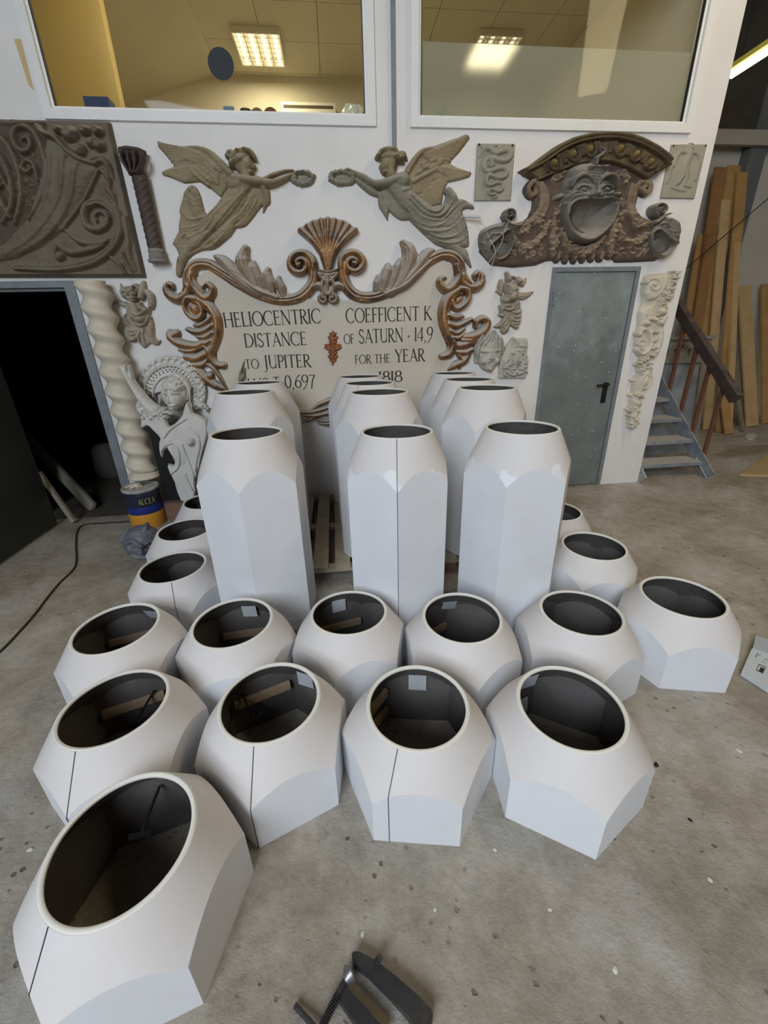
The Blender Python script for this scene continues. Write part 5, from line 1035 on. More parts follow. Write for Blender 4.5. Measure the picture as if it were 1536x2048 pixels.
R.noise(.5, 50, 33).soften(1); R.build('cast', M_STONE, fc, off=0.06, hs=PXM * .9)
fc = wall_empty('face_cast', 1028, 715, 'pale stone bearded face cast on a slanting slab next to the steel door', 'relief', 'pale face casts by the steel door')
R = Relief(A, K, (660, 400, 1440, 1420), 0.8)
R.poly([(690, 1390), (700, 1100), (780, 800), (860, 640), (1000, 430), (1370, 430), (1380, 640), (1370, 820), (1400, 960), (1390, 1150), (1330, 1390)], 9, 24)
R.stroke([(1050, 450), (1120, 530), (1080, 640)], [50, 60, 40], [17, 18, 14]); R.stroke([(1330, 500), (1320, 620)], 50, 15); R.stroke([(1140, 610), (1300, 620)], 26, 16); R.ell(1150, 900, 210, 230, 19); R.ell(1180, 720, 150, 80, 19)
R.stroke([(1130, 840), (1130, 960)], [34, 60], [25, 28]); R.ell(1220, 780, 60, 40, 22); R.ell(1020, 790, 70, 36, 22); R.ell(1010, 880, 50, 26, 4, mode='sub', prof=1); R.ell(1240, 860, 46, 26, 4, mode='sub', prof=1)
r_ = np.random.default_rng(5)
for i in range(34): R.ell(800 + r_.random() * 520, 1010 + r_.random() * 290, 60, 34, 17 + 6 * r_.random(), r_.random() * 180)
for i in range(14): R.ell(800 + r_.random() * 120, 900 + r_.random() * 200, 44, 28, 14 + 4 * r_.random(), r_.random() * 180); R.ell(1290 + r_.random() * 80, 820 + r_.random() * 300, 44, 26, 14 + 4 * r_.random(), r_.random() * 180)
R.stroke([(1010, 1080), (1080, 1065), (1160, 1085)], 22, 9, mode='sub', prof=1); grooves(R, [[(740, 1290), (880, 1190), (1010, 1090)], [(880, 1290), (1000, 1340), (1180, 1320), (1300, 1240)]], 16, 6)
R.noise(.5, 50, 34).soften(1); R.build('cast', M_STONE, fc, off=0.04, hs=PXM * .9)

# ------------------------------------------------------------------ cream scroll drop at the right end of the wall
A = (1240, 530); K = 783 / 130
cb = wall_empty('scroll_drop', 1310, 700, 'cream resin corbel of scrolls with a long fruit and leaf drop at the wall end', 'relief')
R = Relief(A, K, (60, 70, 740, 2010), 0.9)
R.poly([(320, 130), (360, 110), (600, 90), (720, 90), (700, 250), (680, 400), (600, 430), (590, 560), (560, 700), (540, 800), (510, 980), (440, 1090), (360, 1100), (220, 1100), (190, 1000), (200, 820), (230, 740), (240, 560), (290, 450), (280, 340), (290, 200)], 7, 40)
R.poly([(315, 140), (470, 100), (600, 100), (580, 260), (480, 390), (400, 440), (310, 435), (275, 350), (290, 220)], 17, 60); R.curl(385, 250, 92, 1.5, 200, 22, 12, 20, 1); R.ell(385, 240, 34, 36, 22)
R.poly([(250, 560), (330, 470), (440, 480), (420, 620), (340, 740), (230, 750)], 12, 50); R.poly([(560, 560), (600, 480), (590, 640), (540, 740), (480, 760), (450, 690)], 12, 40)
R.stroke([(220, 830), (270, 770), (330, 800), (365, 900), (340, 1010), (260, 1070), (205, 1030)], [34, 36, 38, 38, 36, 32, 26], 18); R.ell(222, 835, 38, 42, 19); R.stroke([(200, 960), (240, 900), (290, 930), (290, 1000), (240, 1010)], [14, 18, 18, 16, 12], 16); R.ell(255, 965, 36, 44, 17)
R.stroke([(500, 790), (480, 930), (440, 1060)], [40, 46, 34], 14)
r_ = np.random.default_rng(8)
def fruit(x, y, w, n, r0=24, h=22):
    for _ in range(n): R.ell(x + r_.normal() * w * .5, y + r_.normal() * w * .4, r0 * (.7 + .6 * r_.random()), r0 * (.5 + .4 * r_.random()), h * (.75 + .35 * r_.random()), r_.random() * 180)
for x, y, w, n in ((660, 105, 44, 8), (645, 160, 40, 6), (625, 225, 40, 7), (600, 290, 44, 8), (550, 370, 60, 12), (480, 420, 50, 9), (500, 480, 60, 9), (390, 640, 60, 14), (400, 800, 50, 10), (420, 900, 36, 7), (410, 990, 36, 7), (370, 1090, 50, 10), (290, 1140, 80, 12), (310, 1230, 80, 14), (240, 1280, 50, 8), (230, 1570, 60, 14), (190, 1750, 60, 12), (160, 1830, 60, 12), (140, 1910, 56, 16)): fruit(x, y, w, n)
R.ell(490, 560, 70, 62, 24); R.ell(480, 690, 60, 46, 22); R.ell(320, 700, 50, 40, 20)
R.stroke([(330, 1290), (260, 1400), (210, 1540)], [70, 84, 60], [17, 20, 15]); R.ell(290, 1400, 64, 90, 22, 25); R.stroke([(350, 1320), (350, 1400), (290, 1490)], [14, 18, 10], 22); grooves(R, [[(300, 1330), (240, 1420), (210, 1520)], [(330, 1350), (280, 1440)]], 8, 3)
R.ell(160, 1390, 34, 22, 10); R.ell(140, 1570, 34, 24, 10); R.stroke([(200, 1640), (190, 1760), (160, 1880)], [66, 56, 50], [15, 15, 12]); R.ell(205, 1660, 64, 60, 20); R.ell(100, 1740, 28, 18, 9)
R.noise(.4, 40, 36).soften(1); R.build('cast', M_CREAM, cb, off=0.04, hs=PXM * 1.0)

# ------------------------------------------------------------------ two plaques
A = (940, 270); K = 14.63
pq = wall_empty('snake_plaque', 990, 345, 'olive grey plaque with a coiling snake left of the mask pediment', 'plaque', 'rectangular plaques beside the mask')
R = Relief(A, K, (100, 200, 1380, 1950), 0.9)
R.poly([(225, 232), (1345, 240), (1210, 1915), (135, 1920)], 4, 10)
R.poly([(225, 232), (1345, 240), (1210, 1915), (135, 1920)], 4, 10)
snake = [(560, 420), (720, 540), (900, 480), (1080, 440), (1170, 560), (1080, 720), (880, 740), (650, 680), (460, 730), (390, 900), (480, 1060), (640, 1040), (820, 980), (1000, 980), (1060, 1100), (980, 1230), (780, 1250), (580, 1180), (480, 1260), (480, 1420), (600, 1470), (780, 1400), (920, 1440), (930, 1580), (820, 1660), (620, 1600), (540, 1680), (600, 1760), (740, 1740), (760, 1830), (620, 1850)]
R.stroke(snake, [50, 80, 95, 100, 100, 100, 100, 98, 92, 88, 84, 84, 86, 84, 80, 80, 78, 74, 70, 66, 64, 62, 58, 54, 50, 46, 42, 38, 34, 26, 14], 9, base=3)
R.curl(570, 870, 100, 1.3, -60, 46, 22, 9, 1, base=5); R.ell(520, 420, 90, 66, 9, 30, base=3); R.stroke([(430, 560), (360, 620), (270, 640)], 20, 4, base=3); R.stroke([(330, 320), (380, 420), (330, 560)], 30, 5, base=3); R.ell(760, 310, 50, 40, 6, base=3); R.stroke([(840, 380), (940, 370), (980, 280)], 22, 5, base=3)
for x, y in ((275, 278), (1245, 300)): R.ell(x, y, 20, 20, 6, mode='sub', prof=.3)
R.soften(1); R.build('slab', M_PLAQ, pq, off=0.02, hs=PXM * .9)
for x, y in ((275, 278), (1245, 300)):
    px, pz = ony(940 + x / K, 270 + y / K, YW - .015); MB().tube([(float(px), YW - .004, float(pz)), (float(px), YW - .021, float(pz))], .006, 8).build('screw', M_BLACK, pq)
A = (1310, 270); K = 12.8
pq = wall_empty('figure_plaque', 1365, 345, 'olive grey plaque with a winged standing figure at the wall end', 'plaque', 'rectangular plaques beside the mask')
R = Relief(A, K, (120, 170, 1400, 1660), 0.9)
R.poly([(455, 222), (1365, 222), (1040, 1625), (155, 1612)], 4, 10); R.ell(940, 220, 60, 40, 6)
for q, w, h in (([(930, 300), (880, 500), (780, 760), (720, 1000), (580, 1250)], [70, 110, 120, 90, 40], 6), ([(800, 780), (820, 1000), (760, 1300)], [70, 70, 30], 5), ([(800, 450), (680, 420), (560, 560), (480, 800)], [60, 60, 60, 40], 5), ([(960, 450), (1080, 480), (1140, 640), (1090, 900), (1040, 1150)], [50, 50, 50, 50, 30], 5), ([(560, 480), (440, 700), (380, 1000), (300, 1230)], [30, 50, 50, 24], 4), ([(420, 1330), (600, 1400), (780, 1430)], [24, 40, 24], 4), ([(800, 1300), (900, 1320), (880, 1240)], 34, 5)): R.stroke(q, w, h, base=3, prof=.8)
R.ell(930, 320, 70, 80, 7, base=3)
R.soften(2); R.build('slab', M_PLAQ, pq, off=0.02, hs=PXM * .9)
for x, y in ((475, 280), (1295, 275), (955, 245)):
    px, pz = ony(1310 + x / K, 270 + y / K, YW - .015); MB().tube([(float(px), YW - .004, float(pz)), (float(px), YW - .021, float(pz))], .006, 8).build('screw', M_BLACK, pq)

# ------------------------------------------------------------------ twisted columns
def twisted(name, a, b, Y, r, off, turns, material, parent, lobes=1, n=40, m=220, taper=(1, 1), squash=1.0, hand=1):
    x0, z0 = [float(v) for v in ony(*a, Y)]; x1, z1 = [float(v) for v in ony(*b, Y)]
    V = []; F = []
    for i in range(m + 1):
        t = i / m; cx, cz = x0 + (x1 - x0) * t, z0 + (z1 - z0) * t; ph = hand * 2 * math.pi * turns * t; rr = r * (taper[0] + (taper[1] - taper[0]) * t)
        for k in range(n):
            u = 2 * math.pi * k / n
            if lobes == 1: X = rr * math.cos(u) + off * math.cos(ph); Yy = rr * math.sin(u) + off * math.sin(ph)
            else: q = rr * (1 + off * abs(math.sin((u - ph) * lobes / 2)) ** .7); X = q * math.cos(u); Yy = q * math.sin(u)
            V.append((cx + X, Y + Yy * squash, cz))
    for i in range(m):
        for k in range(n): p_ = i * n + k; q_ = i * n + (k + 1) % n; F.append((p_, q_, q_ + n, p_ + n))
    F.append(tuple(range(n - 1, -1, -1))); F.append(tuple(range(m * n, m * n + n)))
    return mesh_obj(name, V, F, material, parent, True, 60)
yc = YW - 0.125
cx0, cz0 = [float(v) for v in ony(289, 950, yc)]
tc_ = empty('twisted_column', (cx0, yc, cz0), 'cream spiral twisted column standing beside the dark doorway', 'column')
twisted('shaft', (286, 940), (183, 562), yc, 0.098, 0.0165, 9.6, M_PLAST if False else M_CREAM, tc_, hand=-1)
bx, bz = [float(v) for v in ony(287, 940, yc)]
MB().lathe([(0.0, 0.012), (0.075, 0.010), (0.09, 0.0), (0.118, -0.025), (0.132, -0.05), (0.12, -0.062), (0.0, -0.064)], (bx, yc, bz), 40).build('base', M_CREAM, tc_, True, 40)
yc = YW - 0.05
cx0, cz0 = [float(v) for v in ony(318, 525, yc)]
dc = empty('spiral_pilaster', (cx0, yc, cz0), 'dark brown spiral pilaster right of the cornucopia panel', 'column')
twisted('shaft', (311, 498), (279, 352), yc, 0.042, 0.22, 2.6, M_DARKCOL, dc, lobes=4, taper=(1.0, 1.05), squash=.9)
px, pz = [float(v) for v in ony(276, 352, yc)]; qx, qz = [float(v) for v in ony(267, 302, yc)]; h_ = qz - pz
mb = MB(); mb.lathe([(.046, 0), (.056, .004), (.056, .016), (.048, .02), (.052, h_ * .4), (.064, h_ * .62), (.060, h_ * .66), (.082, h_ * .86), (.09, h_ * .9), (.09, h_), (0, h_)], (px - .004, yc + .0, pz), 8); mb.build('capital', M_DARKCOL, dc)
R = Relief((240, 290), 10, (0, 80, 520, 640), .8)
for i in range(4):
    x = 60 + 125 * i; R.stroke([(200 + i * 50, 560), (x + 20 + i * 4, 330), (x, 180), (x - 24 + 14 * i, 150)], [30, 44, 40, 18], [8, 10, 11, 8])
R.build('capital_leaves', M_DARKCOL, dc, wall=yc - .04, off=.01)
px, pz = [float(v) for v in ony(313, 498, yc)]; qx, qz = [float(v) for v in ony(318, 525, yc)]; h_ = pz - qz
M_GREYST = mat('grey_base_stone', (.30, .28, .25), .8, (.2, .18, .16), 9)
MB().lathe([(0, 0), (.068, 0), (.068, h_ * .22), (.056, h_ * .3), (.06, h_ * .5), (.05, h_ * .62), (.058, h_ * .78), (.054, h_ * .92), (.046, h_), (0, h_)], (qx - .002, yc, qz), 24).build('base', M_GREYST, dc, True, 35)

# ------------------------------------------------------------------ white goddess: lace halo, face, torso on a black board
A = (240, 700); K = 1297 / 190
hb = wall_empty('halo_face_relief', 335, 790, 'white face cast in a pierced lace halo left of the lettered board', 'relief')
R = Relief(A, K, (140, 60, 1230, 900), .8)
cx_, cy_ = 640, 590; rx_, ry_ = 490, 500
P_ = []
for k in range(120):
    a = math.radians(-205 + 235 * k / 119); q = 1 + .012 * math.cos(k * 2.2); P_.append((cx_ + rx_ * q * math.cos(a), cy_ + ry_ * q * math.sin(a)))
R.poly(P_ + [(980, 840), (900, 700), (640, 560), (330, 640)], 4, 14)
for k in range(17):
    a = math.radians(-192 + 205 * k / 16); u = np.array([math.cos(a), math.sin(a)]); v = np.array([-u[1], u[0]]); c0 = np.array([cx_, cy_]); f_ = lambda r, t: tuple(c0 + u * r * np.array([rx_, ry_]) / 1.0 + v * t)
    R.stroke([f_(.80, -36), f_(.90, -38), f_(.965, 0), f_(.90, 38), f_(.80, 36)], 10, 8); R.ell(*f_(.87, 0), 22, 28, 3, math.degrees(a), mode='sub', prof=.6)
R.stroke(arc(cx_, cy_, rx_ * .74, ry_ * .74, -200, 10, 40), 13, 9, n=1); R.stroke(arc(cx_, cy_, rx_ * .79, ry_ * .79, -200, 15, 40), 8, 7, n=1); R.stroke(arc(cx_ + 10, cy_ + 20, rx_ * .50, ry_ * .50, -190, 20, 30), 16, 9, n=1)
for rr, n_, o_ in ((.69, 23, 0), (.62, 21, .5), (.56, 17, 0)):
    for k in range(n_):
        a = math.radians(-195 + 205 * (k + o_) / n_); R.hole(cx_ + rx_ * rr * math.cos(a), cy_ + ry_ * rr * math.sin(a), 13, 10, math.degrees(a) + 45)
R.curl(1010, 790, 40, 1.3, 0, 11, 7, 9, 1); R.curl(1125, 815, 40, 1.3, 0, 11, 7, 9, 1); R.stroke([(960, 700), (1050, 720), (1130, 790)], 12, 7)
R.build('lace_halo', M_PLAST, hb, off=0.10, wall=YW - 0.03)
R = Relief(A, K, (380, 320, 900, 960), .8)
R.stroke([(640, 330), (800, 420), (880, 560), (900, 700), (880, 900)], [26, 34, 34, 30, 50], [10, 14, 14, 12, 8]); R.ell(660, 600, 190, 250, 20); R.ell(670, 510, 180, 150, 27)
R.ell(680, 680, 140, 165, 30, -6); R.ell(690, 810, 60, 40, 31); R.stroke([(650, 640), (655, 700), (660, 715)], [16, 20, 26], [34, 37, 38]); R.stroke([(560, 615), (600, 600), (630, 615)], 12, 33); R.stroke([(680, 610), (720, 596), (760, 606)], 12, 33)
for x, y in ((592, 634), (722, 628)): R.ell(x, y, 40, 20, 3.5, mode='sub', prof=1); R.ell(x, y + 2, 26, 13, 3, mode='add')
R.stroke([(650, 768), (690, 775), (730, 762)], 12, 34); R.stroke([(652, 782), (692, 790), (728, 778)], 5, 4, mode='sub', prof=1); R.stroke([(655, 795), (690, 802), (720, 794)], 12, 34)
r_ = np.random.default_rng(4)
for i in range(120): a = r_.random() * 6.28; R.ell(670 + 165 * r_.random() ** .5 * math.cos(a), 480 + 110 * r_.random() ** .5 * math.sin(a) , 16, 12, 2.4, mode='add', prof=1)
R.stroke([(520, 580), (480, 700), (470, 820)], [24, 26, 18], 16); R.soften(1); R.build('face', M_PLAST, hb, off=0.16, wall=YW - 0.05, hs=PXM * 1.2)
# torso cutout
tb = wall_empty('torso_cutout', 370, 900, 'white carved female torso cutout standing on a black board', 'sculpture')
fr = YW - 0.17
pts = [(300, 850), (322, 885), (335, 940), (352, 1002), (400, 1002), (418, 880), (412, 800), (340, 800)]
MB().prism_y([tuple(float(v) for v in ony(x, y, fr)) for x, y in [(294, 850), (331, 1000), (360, 1000), (357, 985), (420, 985), (420, 845), (345, 840), (330, 852)]], fr + .004, fr + .024).build('black_board', M_BLACK, tb)
R = Relief(A, K, (120, 600, 1240, 2080), 1.0)
R.poly([(285, 880), (360, 820), (480, 800), (560, 860), (620, 920), (665, 1050), (790, 960), (850, 880), (880, 760), (930, 700), (990, 860), (1180, 960), (1195, 1180), (1130, 1400), (1085, 1600), (1030, 1800), (1020, 2060), (830, 2060), (740, 1800), (660, 1640), (650, 1560), (720, 1580), (745, 1520), (690, 1420), (640, 1350), (585, 1400), (570, 1490), (535, 1380), (530, 1260), (545, 1200), (450, 1100), (375, 1035), (300, 1060)], 9, 24, smooth=2)
R.ell(980, 1240, 66, 70, 22); R.ell(820, 1400, 120, 240, 13, -15)
for q in ([(960, 1040), (1070, 1150), (1100, 1300), (1060, 1480), (1040, 1640)], [(610, 1190), (700, 1080), (910, 935)], [(690, 1690), (800, 1600), (835, 1450), (800, 1290), (700, 1220)], [(860, 1280), (930, 1460), (1000, 1640), (1020, 1760)], [(900, 1680), (960, 1820), (1000, 1900)]): R.stroke(q, 13, 3.5, mode='add', prof=1); R.stroke([(x + 14, y + 6) for x, y in q], 9, 4.5, mode='sub', prof=1)
R.stroke([(590, 1400), (640, 1330), (720, 1300)], 26, 5, mode='sub', prof=1)
R.soften(1); R.build('torso', M_PLAST, tb, wall=fr, off=.03)
R = Relief(A, K, (-40, 180, 740, 1000), .9)
R.stroke([(20, 240), (100, 370), (220, 560), (360, 740), (470, 850)], [40, 46, 56, 70, 90], [10, 13, 14, 15, 14])
for q in ([(-10, 250), (20, 230), (60, 300)], [(110, 220), (130, 300), (160, 380)], [(60, 200), (80, 300)], [(480, 800), (500, 780), (520, 810)], [(560, 860), (640, 850), (700, 880)], [(600, 900), (650, 930)], [(430, 900), (470, 950), (440, 980)]): R.stroke(q, [18, 24, 14], 10)
R.ell(490, 795, 40, 40, 14); R.ell(490, 795, 13, 15, 8, mode='sub', prof=.4)
for i in range(30): R.ell(300 + r_.random() * 330, 800 + r_.random() * 140, 34, 22, 12 + 4 * r_.random(), r_.random() * 180)
R.noise(.8, 40, 41).soften(1); R.build('branch_arm', M_PLAST, tb, wall=fr, off=.04)
R = Relief(A, K, (160, 560, 420, 1080), .9); R.poly([(190, 600), (300, 620), (400, 760), (400, 940), (340, 1060), (290, 1050), (250, 880), (170, 740)], 4, 12); R.curl(260, 720, 56, 1.8, 0, 9, 6, 7, 1); R.curl(330, 830, 36, 1.4, 90, 9, 6, 7, -1); R.build('lace_fragment', M_PLAST, tb, wall=fr + .06, off=.0)
# brown plinth box under it
x0_, z0_ = [float(v) for v in ony(334, 1001, fr)]; x1_, _ = [float(v) for v in ony(425, 1001, fr)]
tag(MB().box(x0_ - .02, x1_, fr - .04, YW - .01, 0, z0_ - .012).build('plinth_box', M_PALD), 'brown wooden box under the white torso cutout', 'box')
# small hand behind the left back vase
hd = wall_empty('hand_sculpture', 482, 745, 'small grey green plaster hand reaching up before the lettered board', 'sculpture')
R = Relief((460, 710), 10, (120, 60, 340, 720), .8)
R.stroke([(200, 700), (210, 560), (220, 470)], [44, 36, 40], [8, 8, 9])
for q in ([(205, 470), (190, 380), (215, 300)], [(225, 450), (230, 300), (270, 130)], [(245, 450), (275, 340), (290, 260)], [(255, 480), (285, 420), (290, 350)], [(190, 520), (180, 450), (200, 410)]): R.stroke(q, [22, 18, 9], [9, 8, 4])
R.soften(1); R.build('hand', M_CLAY2, hd, wall=YW - .03, off=.02)
# dark leaf bundle hanging at the foot of the board
lf = wall_empty('leaf_bundle', 632, 838, 'dark brown carved leaf bundle below the lettered board', 'ornament')
R = Relief((580, 780), 4.66, (40, 40, 420, 360), .9)
for q in ([(70, 210), (200, 205), (360, 160)], [(70, 230), (220, 240), (380, 210)], [(200, 190), (280, 130), (400, 80)], [(220, 230), (300, 180), (410, 140)], [(120, 310), (240, 250), (400, 190)], [(240, 280), (330, 290), (400, 270)], [(260, 310), (340, 315), (400, 300)]): R.stroke(q, [8, 20, 24], [6, 10, 12])
R.build('leaves', M_GILT, lf, wall=YW - .024, off=.03)
# loose white wire and a short plastic tube by the left small mask
M_WIRE = mat('white_wire', (.62, .60, .58), .5)
wp = [(948, 436), (972, 460), (990, 510), (975, 548), (960, 570), (958, 548), (980, 520), (1000, 490), (1018, 440)]
tag(MB().tube([(float(ony(x, y, YW - .1)[0]), YW - .10 + .02 * math.sin(i), float(ony(x, y, YW - .1)[1])) for i, (x, y) in enumerate(catmull(wp, 6))], .0022, 6).build('loose_wire', M_WIRE), 'thin white wire looped around the left small mask', 'wire')
a_, b_ = ony(928, 432, YW - .06), ony(960, 434, YW - .06)
tag(MB().tube([(float(a_[0]), YW - .055, float(a_[1])), (float(b_[0]), YW - .075, float(b_[1]))], .0115, 12).build('plastic_tube', mat('white_tube', (.62, .63, .63), .4), smooth=True, sharp=50), 'short white plastic tube sticking out behind the right angel', 'tube')
# yellowed tape on the wall by the left window
x0_, z0_ = ony(28, 78, YW); x1_, z1_ = ony(66, 180, YW)
tag(MB().prism_y([(float(ony(*q, YW)[0]), float(ony(*q, YW)[1])) for q in ((28, 78), (42, 78), (68, 180), (58, 172))], YW - .0012, YW).build('tape_strip', mat('yellow_tape', (.60, .45, .22), .6)), 'yellowed tape strip left of the clear office window', 'tape')
# ------------------------------------------------------------------ office behind the upper windows
M_OFFC = mat('office_ceiling_tile', (0.58, 0.53, 0.42), 0.85, (0.54, 0.49, 0.385), 3)
M_OFFW = mat('office_wall_cream', (0.62, 0.57, 0.45), 0.85)
M_OFFY = mat('office_wall_yellow', (0.55, 0.43, 0.19), 0.85)
OZ = 4.5; OY = 7.0; OX0, OX1 = -3.2, 2.96
xc = -1.195                               # crease between the flat ceiling and its sloping side
def quad(name, pts, m, label=None, cat=None):
    o = mesh_obj(name, pts, [tuple(range(len(pts)))], m); tag(o, label, cat, kind='structure'); return o
quad('wall_office_far', [(OX0, OY, 2.4), (OX1, OY, 2.4), (OX1, OY, OZ), (xc, OY, OZ), (OX0, OY, OZ - (xc - OX0) * .275)], M_OFFW, 'cream far wall of the upstairs office', 'wall')
quad('wall_office_side', [(OX1, YW + .12, 2.4), (OX1, OY, 2.4), (OX1, OY, OZ), (OX1, YW + .12, OZ)], M_OFFW, 'cream side wall of the upstairs office', 'wall')
quad('wall_office_yellow', [(OX0, YW + .12, 2.4), (OX0, OY, 2.4), (OX0, OY, OZ - .3), (OX0, YW + .12, OZ - .3)], M_OFFY, 'yellow side wall of the upstairs office', 'wall')
quad('floor_office', [(OX0, YW + .12, 2.4), (OX1, YW + .12, 2.4), (OX1, OY, 2.4), (OX0, OY, 2.4)], M_OFFW, 'upstairs office floor', 'floor')
tag(MB().box(-3.2, -1.70, 4.85, 4.95, 2.4, 4.35).build('wall_office_partition', M_OFFY), 'short yellow partition inside the upstairs office', 'wall', kind='structure')
ce = empty('ceiling_office', (0, 5.5, OZ), 'tiled office ceiling with a sloping left side', 'ceiling', kind='structure')
tw, ty = 0.62, 0.62
nx = int((OX1 - xc) / tw) + 1; ny = int((OY - YW) / ty) + 1
MB().box(xc, OX1, YW + .12, OY, OZ + .02, OZ + .03).build('backing', M_OFFW, ce)
for i in range(nx):
    for j in range(ny):
        a, b = xc + i * tw, min(xc + (i + 1) * tw, OX1); c, d = YW + .12 + j * ty, min(YW + .12 + (j + 1) * ty, OY)
        if b - a > .05 and d - c > .05: MB().box(a + .003, b - .003, c + .003, d - .003, OZ, OZ + .014).build('tile', M_OFFC, ce)
sl = [(xc, OZ), (OX0, OZ - (xc - OX0) * .275)]
mesh_obj('slope', [(sl[0][0], YW + .12, sl[0][1]), (sl[0][0], OY, sl[0][1]), (sl[1][0], OY, sl[1][1]), (sl[1][0], YW + .12, sl[1][1])], [(0, 1, 2, 3)], M_OFFC, ce)
# louvred lamp
M_TUBE = emis('lit_tube', (1.0, 0.90, 0.66), 6.0)
M_LOUV = mat('louvre_metal', (.72, .68, .58), .35, metallic=.4)
def louvre(x0, x1, y0, y1, label, power, tube=None):
    e = empty('ceiling_lamp', ((x0 + x1) / 2, (y0 + y1) / 2, OZ), label, 'lamp', 'louvred office ceiling lamps')
    MB().box(x0, x1, y0, y0 + .015, OZ - .06, OZ - .002).box(x0, x1, y1 - .015, y1, OZ - .06, OZ - .002).box(x0, x0 + .015, y0 + .015, y1 - .015, OZ - .06, OZ - .002).box(x1 - .015, x1, y0 + .015, y1 - .015, OZ - .06, OZ - .002).build('frame', M_LOUV, e)
    for k in range(4): x = x0 + (x1 - x0) * (k + .5) / 4; MB().tube([(x, y0 + .03, OZ - .025), (x, y1 - .03, OZ - .025)], .016, 10).build('tube', tube or M_TUBE, e, True, 60)
    for k in range(1, 4): x = x0 + (x1 - x0) * k / 4; MB().box(x - .006, x + .006, y0 + .015, y1 - .015, OZ - .055, OZ - .01).build('louvre_rail', M_LOUV, e)
    for k in range(1, 7): y = y0 + (y1 - y0) * k / 7; MB().box(x0 + .015, x1 - .015, y - .004, y + .004, OZ - .055, OZ - .04).build('louvre_blade', M_LOUV, e)
    d = bpy.data.lights.new('office_lamp_light', 'AREA'); d.shape = 'RECTANGLE'; d.size = x1 - x0 - .04; d.size_y = y1 - y0 - .04; d.energy = power; d.color = (1.0, .86, .58)
    o = bpy.data.objects.new('office_lamp_light', d); COL.objects.link(o); o.parent = e; o.location = (0, 0, -.065)
louvre(-0.87, -0.365, 6.08, 6.68, 'louvred lamp lit behind the clear office window', 20)
lx_, ly_ = onz(985, 92, OZ)
louvre(lx_ - .25, lx_ + .25, ly_ - .3, ly_ + .3, 'louvred lamp glowing behind the frosted film', 3, emis('dim_tube', (1.0, 0.90, 0.66), 1.3))
louvre(-1.15, -0.65, 4.05, 4.65, 'added unseen louvred lamp that brightens the yellow office partition', 22)  # lamp added out of view to brighten the front of the yellow partition
x_, z_ = [float(v) for v in ony(442, 128, YW + .027)]
o = tag(MB().lathe([(0, .0), (.081, 0), (.083, .0015), (.083, .004), (0, .004)], (0, 0, 0), 40).build('round_sticker', mat('dark_blue_disc', (.028, .034, .042), .6)), 'dark blue round sticker on the clear office window', 'sticker')
o.location = (x_, YW + .0275, z_); o.rotation_euler = (math.radians(90), 0, 0)
# air conditioner
ax0, az1 = [float(v) for v in ony(561, 203, OY - .2)]; ax1, az0 = [float(v) for v in ony(672, 232, OY - .2)]
ac = empty('air_conditioner', ((ax0 + ax1) / 2, OY, az0 - .1), 'beige split air conditioner on the upstairs office wall', 'air conditioner')
MB().box(ax0, ax1, OY - .2, OY - .002, az0 - .12, az1).build('housing', mat('ac_plastic', (.74, .71, .62), .5), ac)
for k in range(2): MB().box(ax0 + .03, ax1 - .03, OY - .203, OY - .1995, az1 - .06 - .075 * k, az1 - .03 - .075 * k).build('slot', mat('ac_slot', (.10, .08, .05), .8), ac)
# shelf of small things on the window ledge
lz = 2.905; M_LEDGE = mat('ledge', (.62, .58, .46), .7)
ledge = MB().box(-1.9, 2.9, YW + .12, YW + .42, lz - .05, lz - .003).build('trim_1', M_LEDGE); tag(ledge, 'window ledge inside the upstairs office', 'ledge', kind='structure')
def ledge_box(name, p0, p1, Y, m, label, cat, depth=.1):
    x0, z1 = [float(v) for v in ony(*p0, Y)]; x1, _ = [float(v) for v in ony(*p1, Y)]
    t = MB(); t.box(x0, x1, Y, Y + depth, lz - .002, z1); return tag(t.build(name, m), label, cat)
YL = YW + .20
ledge_box('blue_box', (165, 192), (220, 216), YL, mat('navy_card', (.03, .045, .13), .6), 'dark blue box on the office ledge by the yellow wall', 'box')
ledge_box('blue_folder', (446, 212), (468, 224), YL, mat('blue_grey_card', (.16, .22, .34), .6), 'blue grey folder on the office ledge', 'folder', .03)
M_CUP = mat('dark_cup', (.05, .045, .04), .5); M_ROLL = mat('brown_roll', (.22, .14, .07), .7); M_ROLLR = mat('maroon_roll', (.20, .07, .04), .7)
for nm, px, w, top, m, lb, ct in (('black_cup', 489, 22, 214, M_CUP, 'black cup on the office ledge', 'cup'), ('brown_tape_roll', 513, 22, 215, M_ROLL, 'brown tape roll standing on the office ledge', 'tape roll'), ('maroon_tape_roll', 540, 20, 214, M_ROLLR, 'maroon tape roll on the office ledge, rightmost of the small things', 'tape roll')):
    x0, z1 = [float(v) for v in ony(px - w / 2, top, YL)]; x1, _ = [float(v) for v in ony(px + w / 2, top, YL)]; r = (x1 - x0) / 2; h = z1 - lz
    if nm == 'black_cup': t = MB().lathe([(0, 0), (r * .8, 0), (r, h), (r * .9, h), (r * .72, .01), (0, .01)], ((x0 + x1) / 2, YL + r, lz - .002), 20).build(nm, m, None, True, 40)
    else:
        r = (z1 - lz + .004) / 2; t = MB()
        v = []; n = 24
        for yy in (0, .05):
            for q in (r, r * .5):
                for k in range(n): a = 2 * math.pi * k / n; v.append(((x0 + x1) / 2 + q * math.cos(a), YL + yy, lz - .002 + r + q * math.sin(a)))
        f = []
        for k in range(n): j = (k + 1) % n; f += [(k, j, n + j, n + k), (2 * n + k, 3 * n + k, 3 * n + j, 2 * n + j), (k, 2 * n + k, 2 * n + j, j), (n + k, n + j, 3 * n + j, 3 * n + k)]
        t = t.add(v, f).build(nm, m, None, True, 40)
    tag(t, lb, ct)
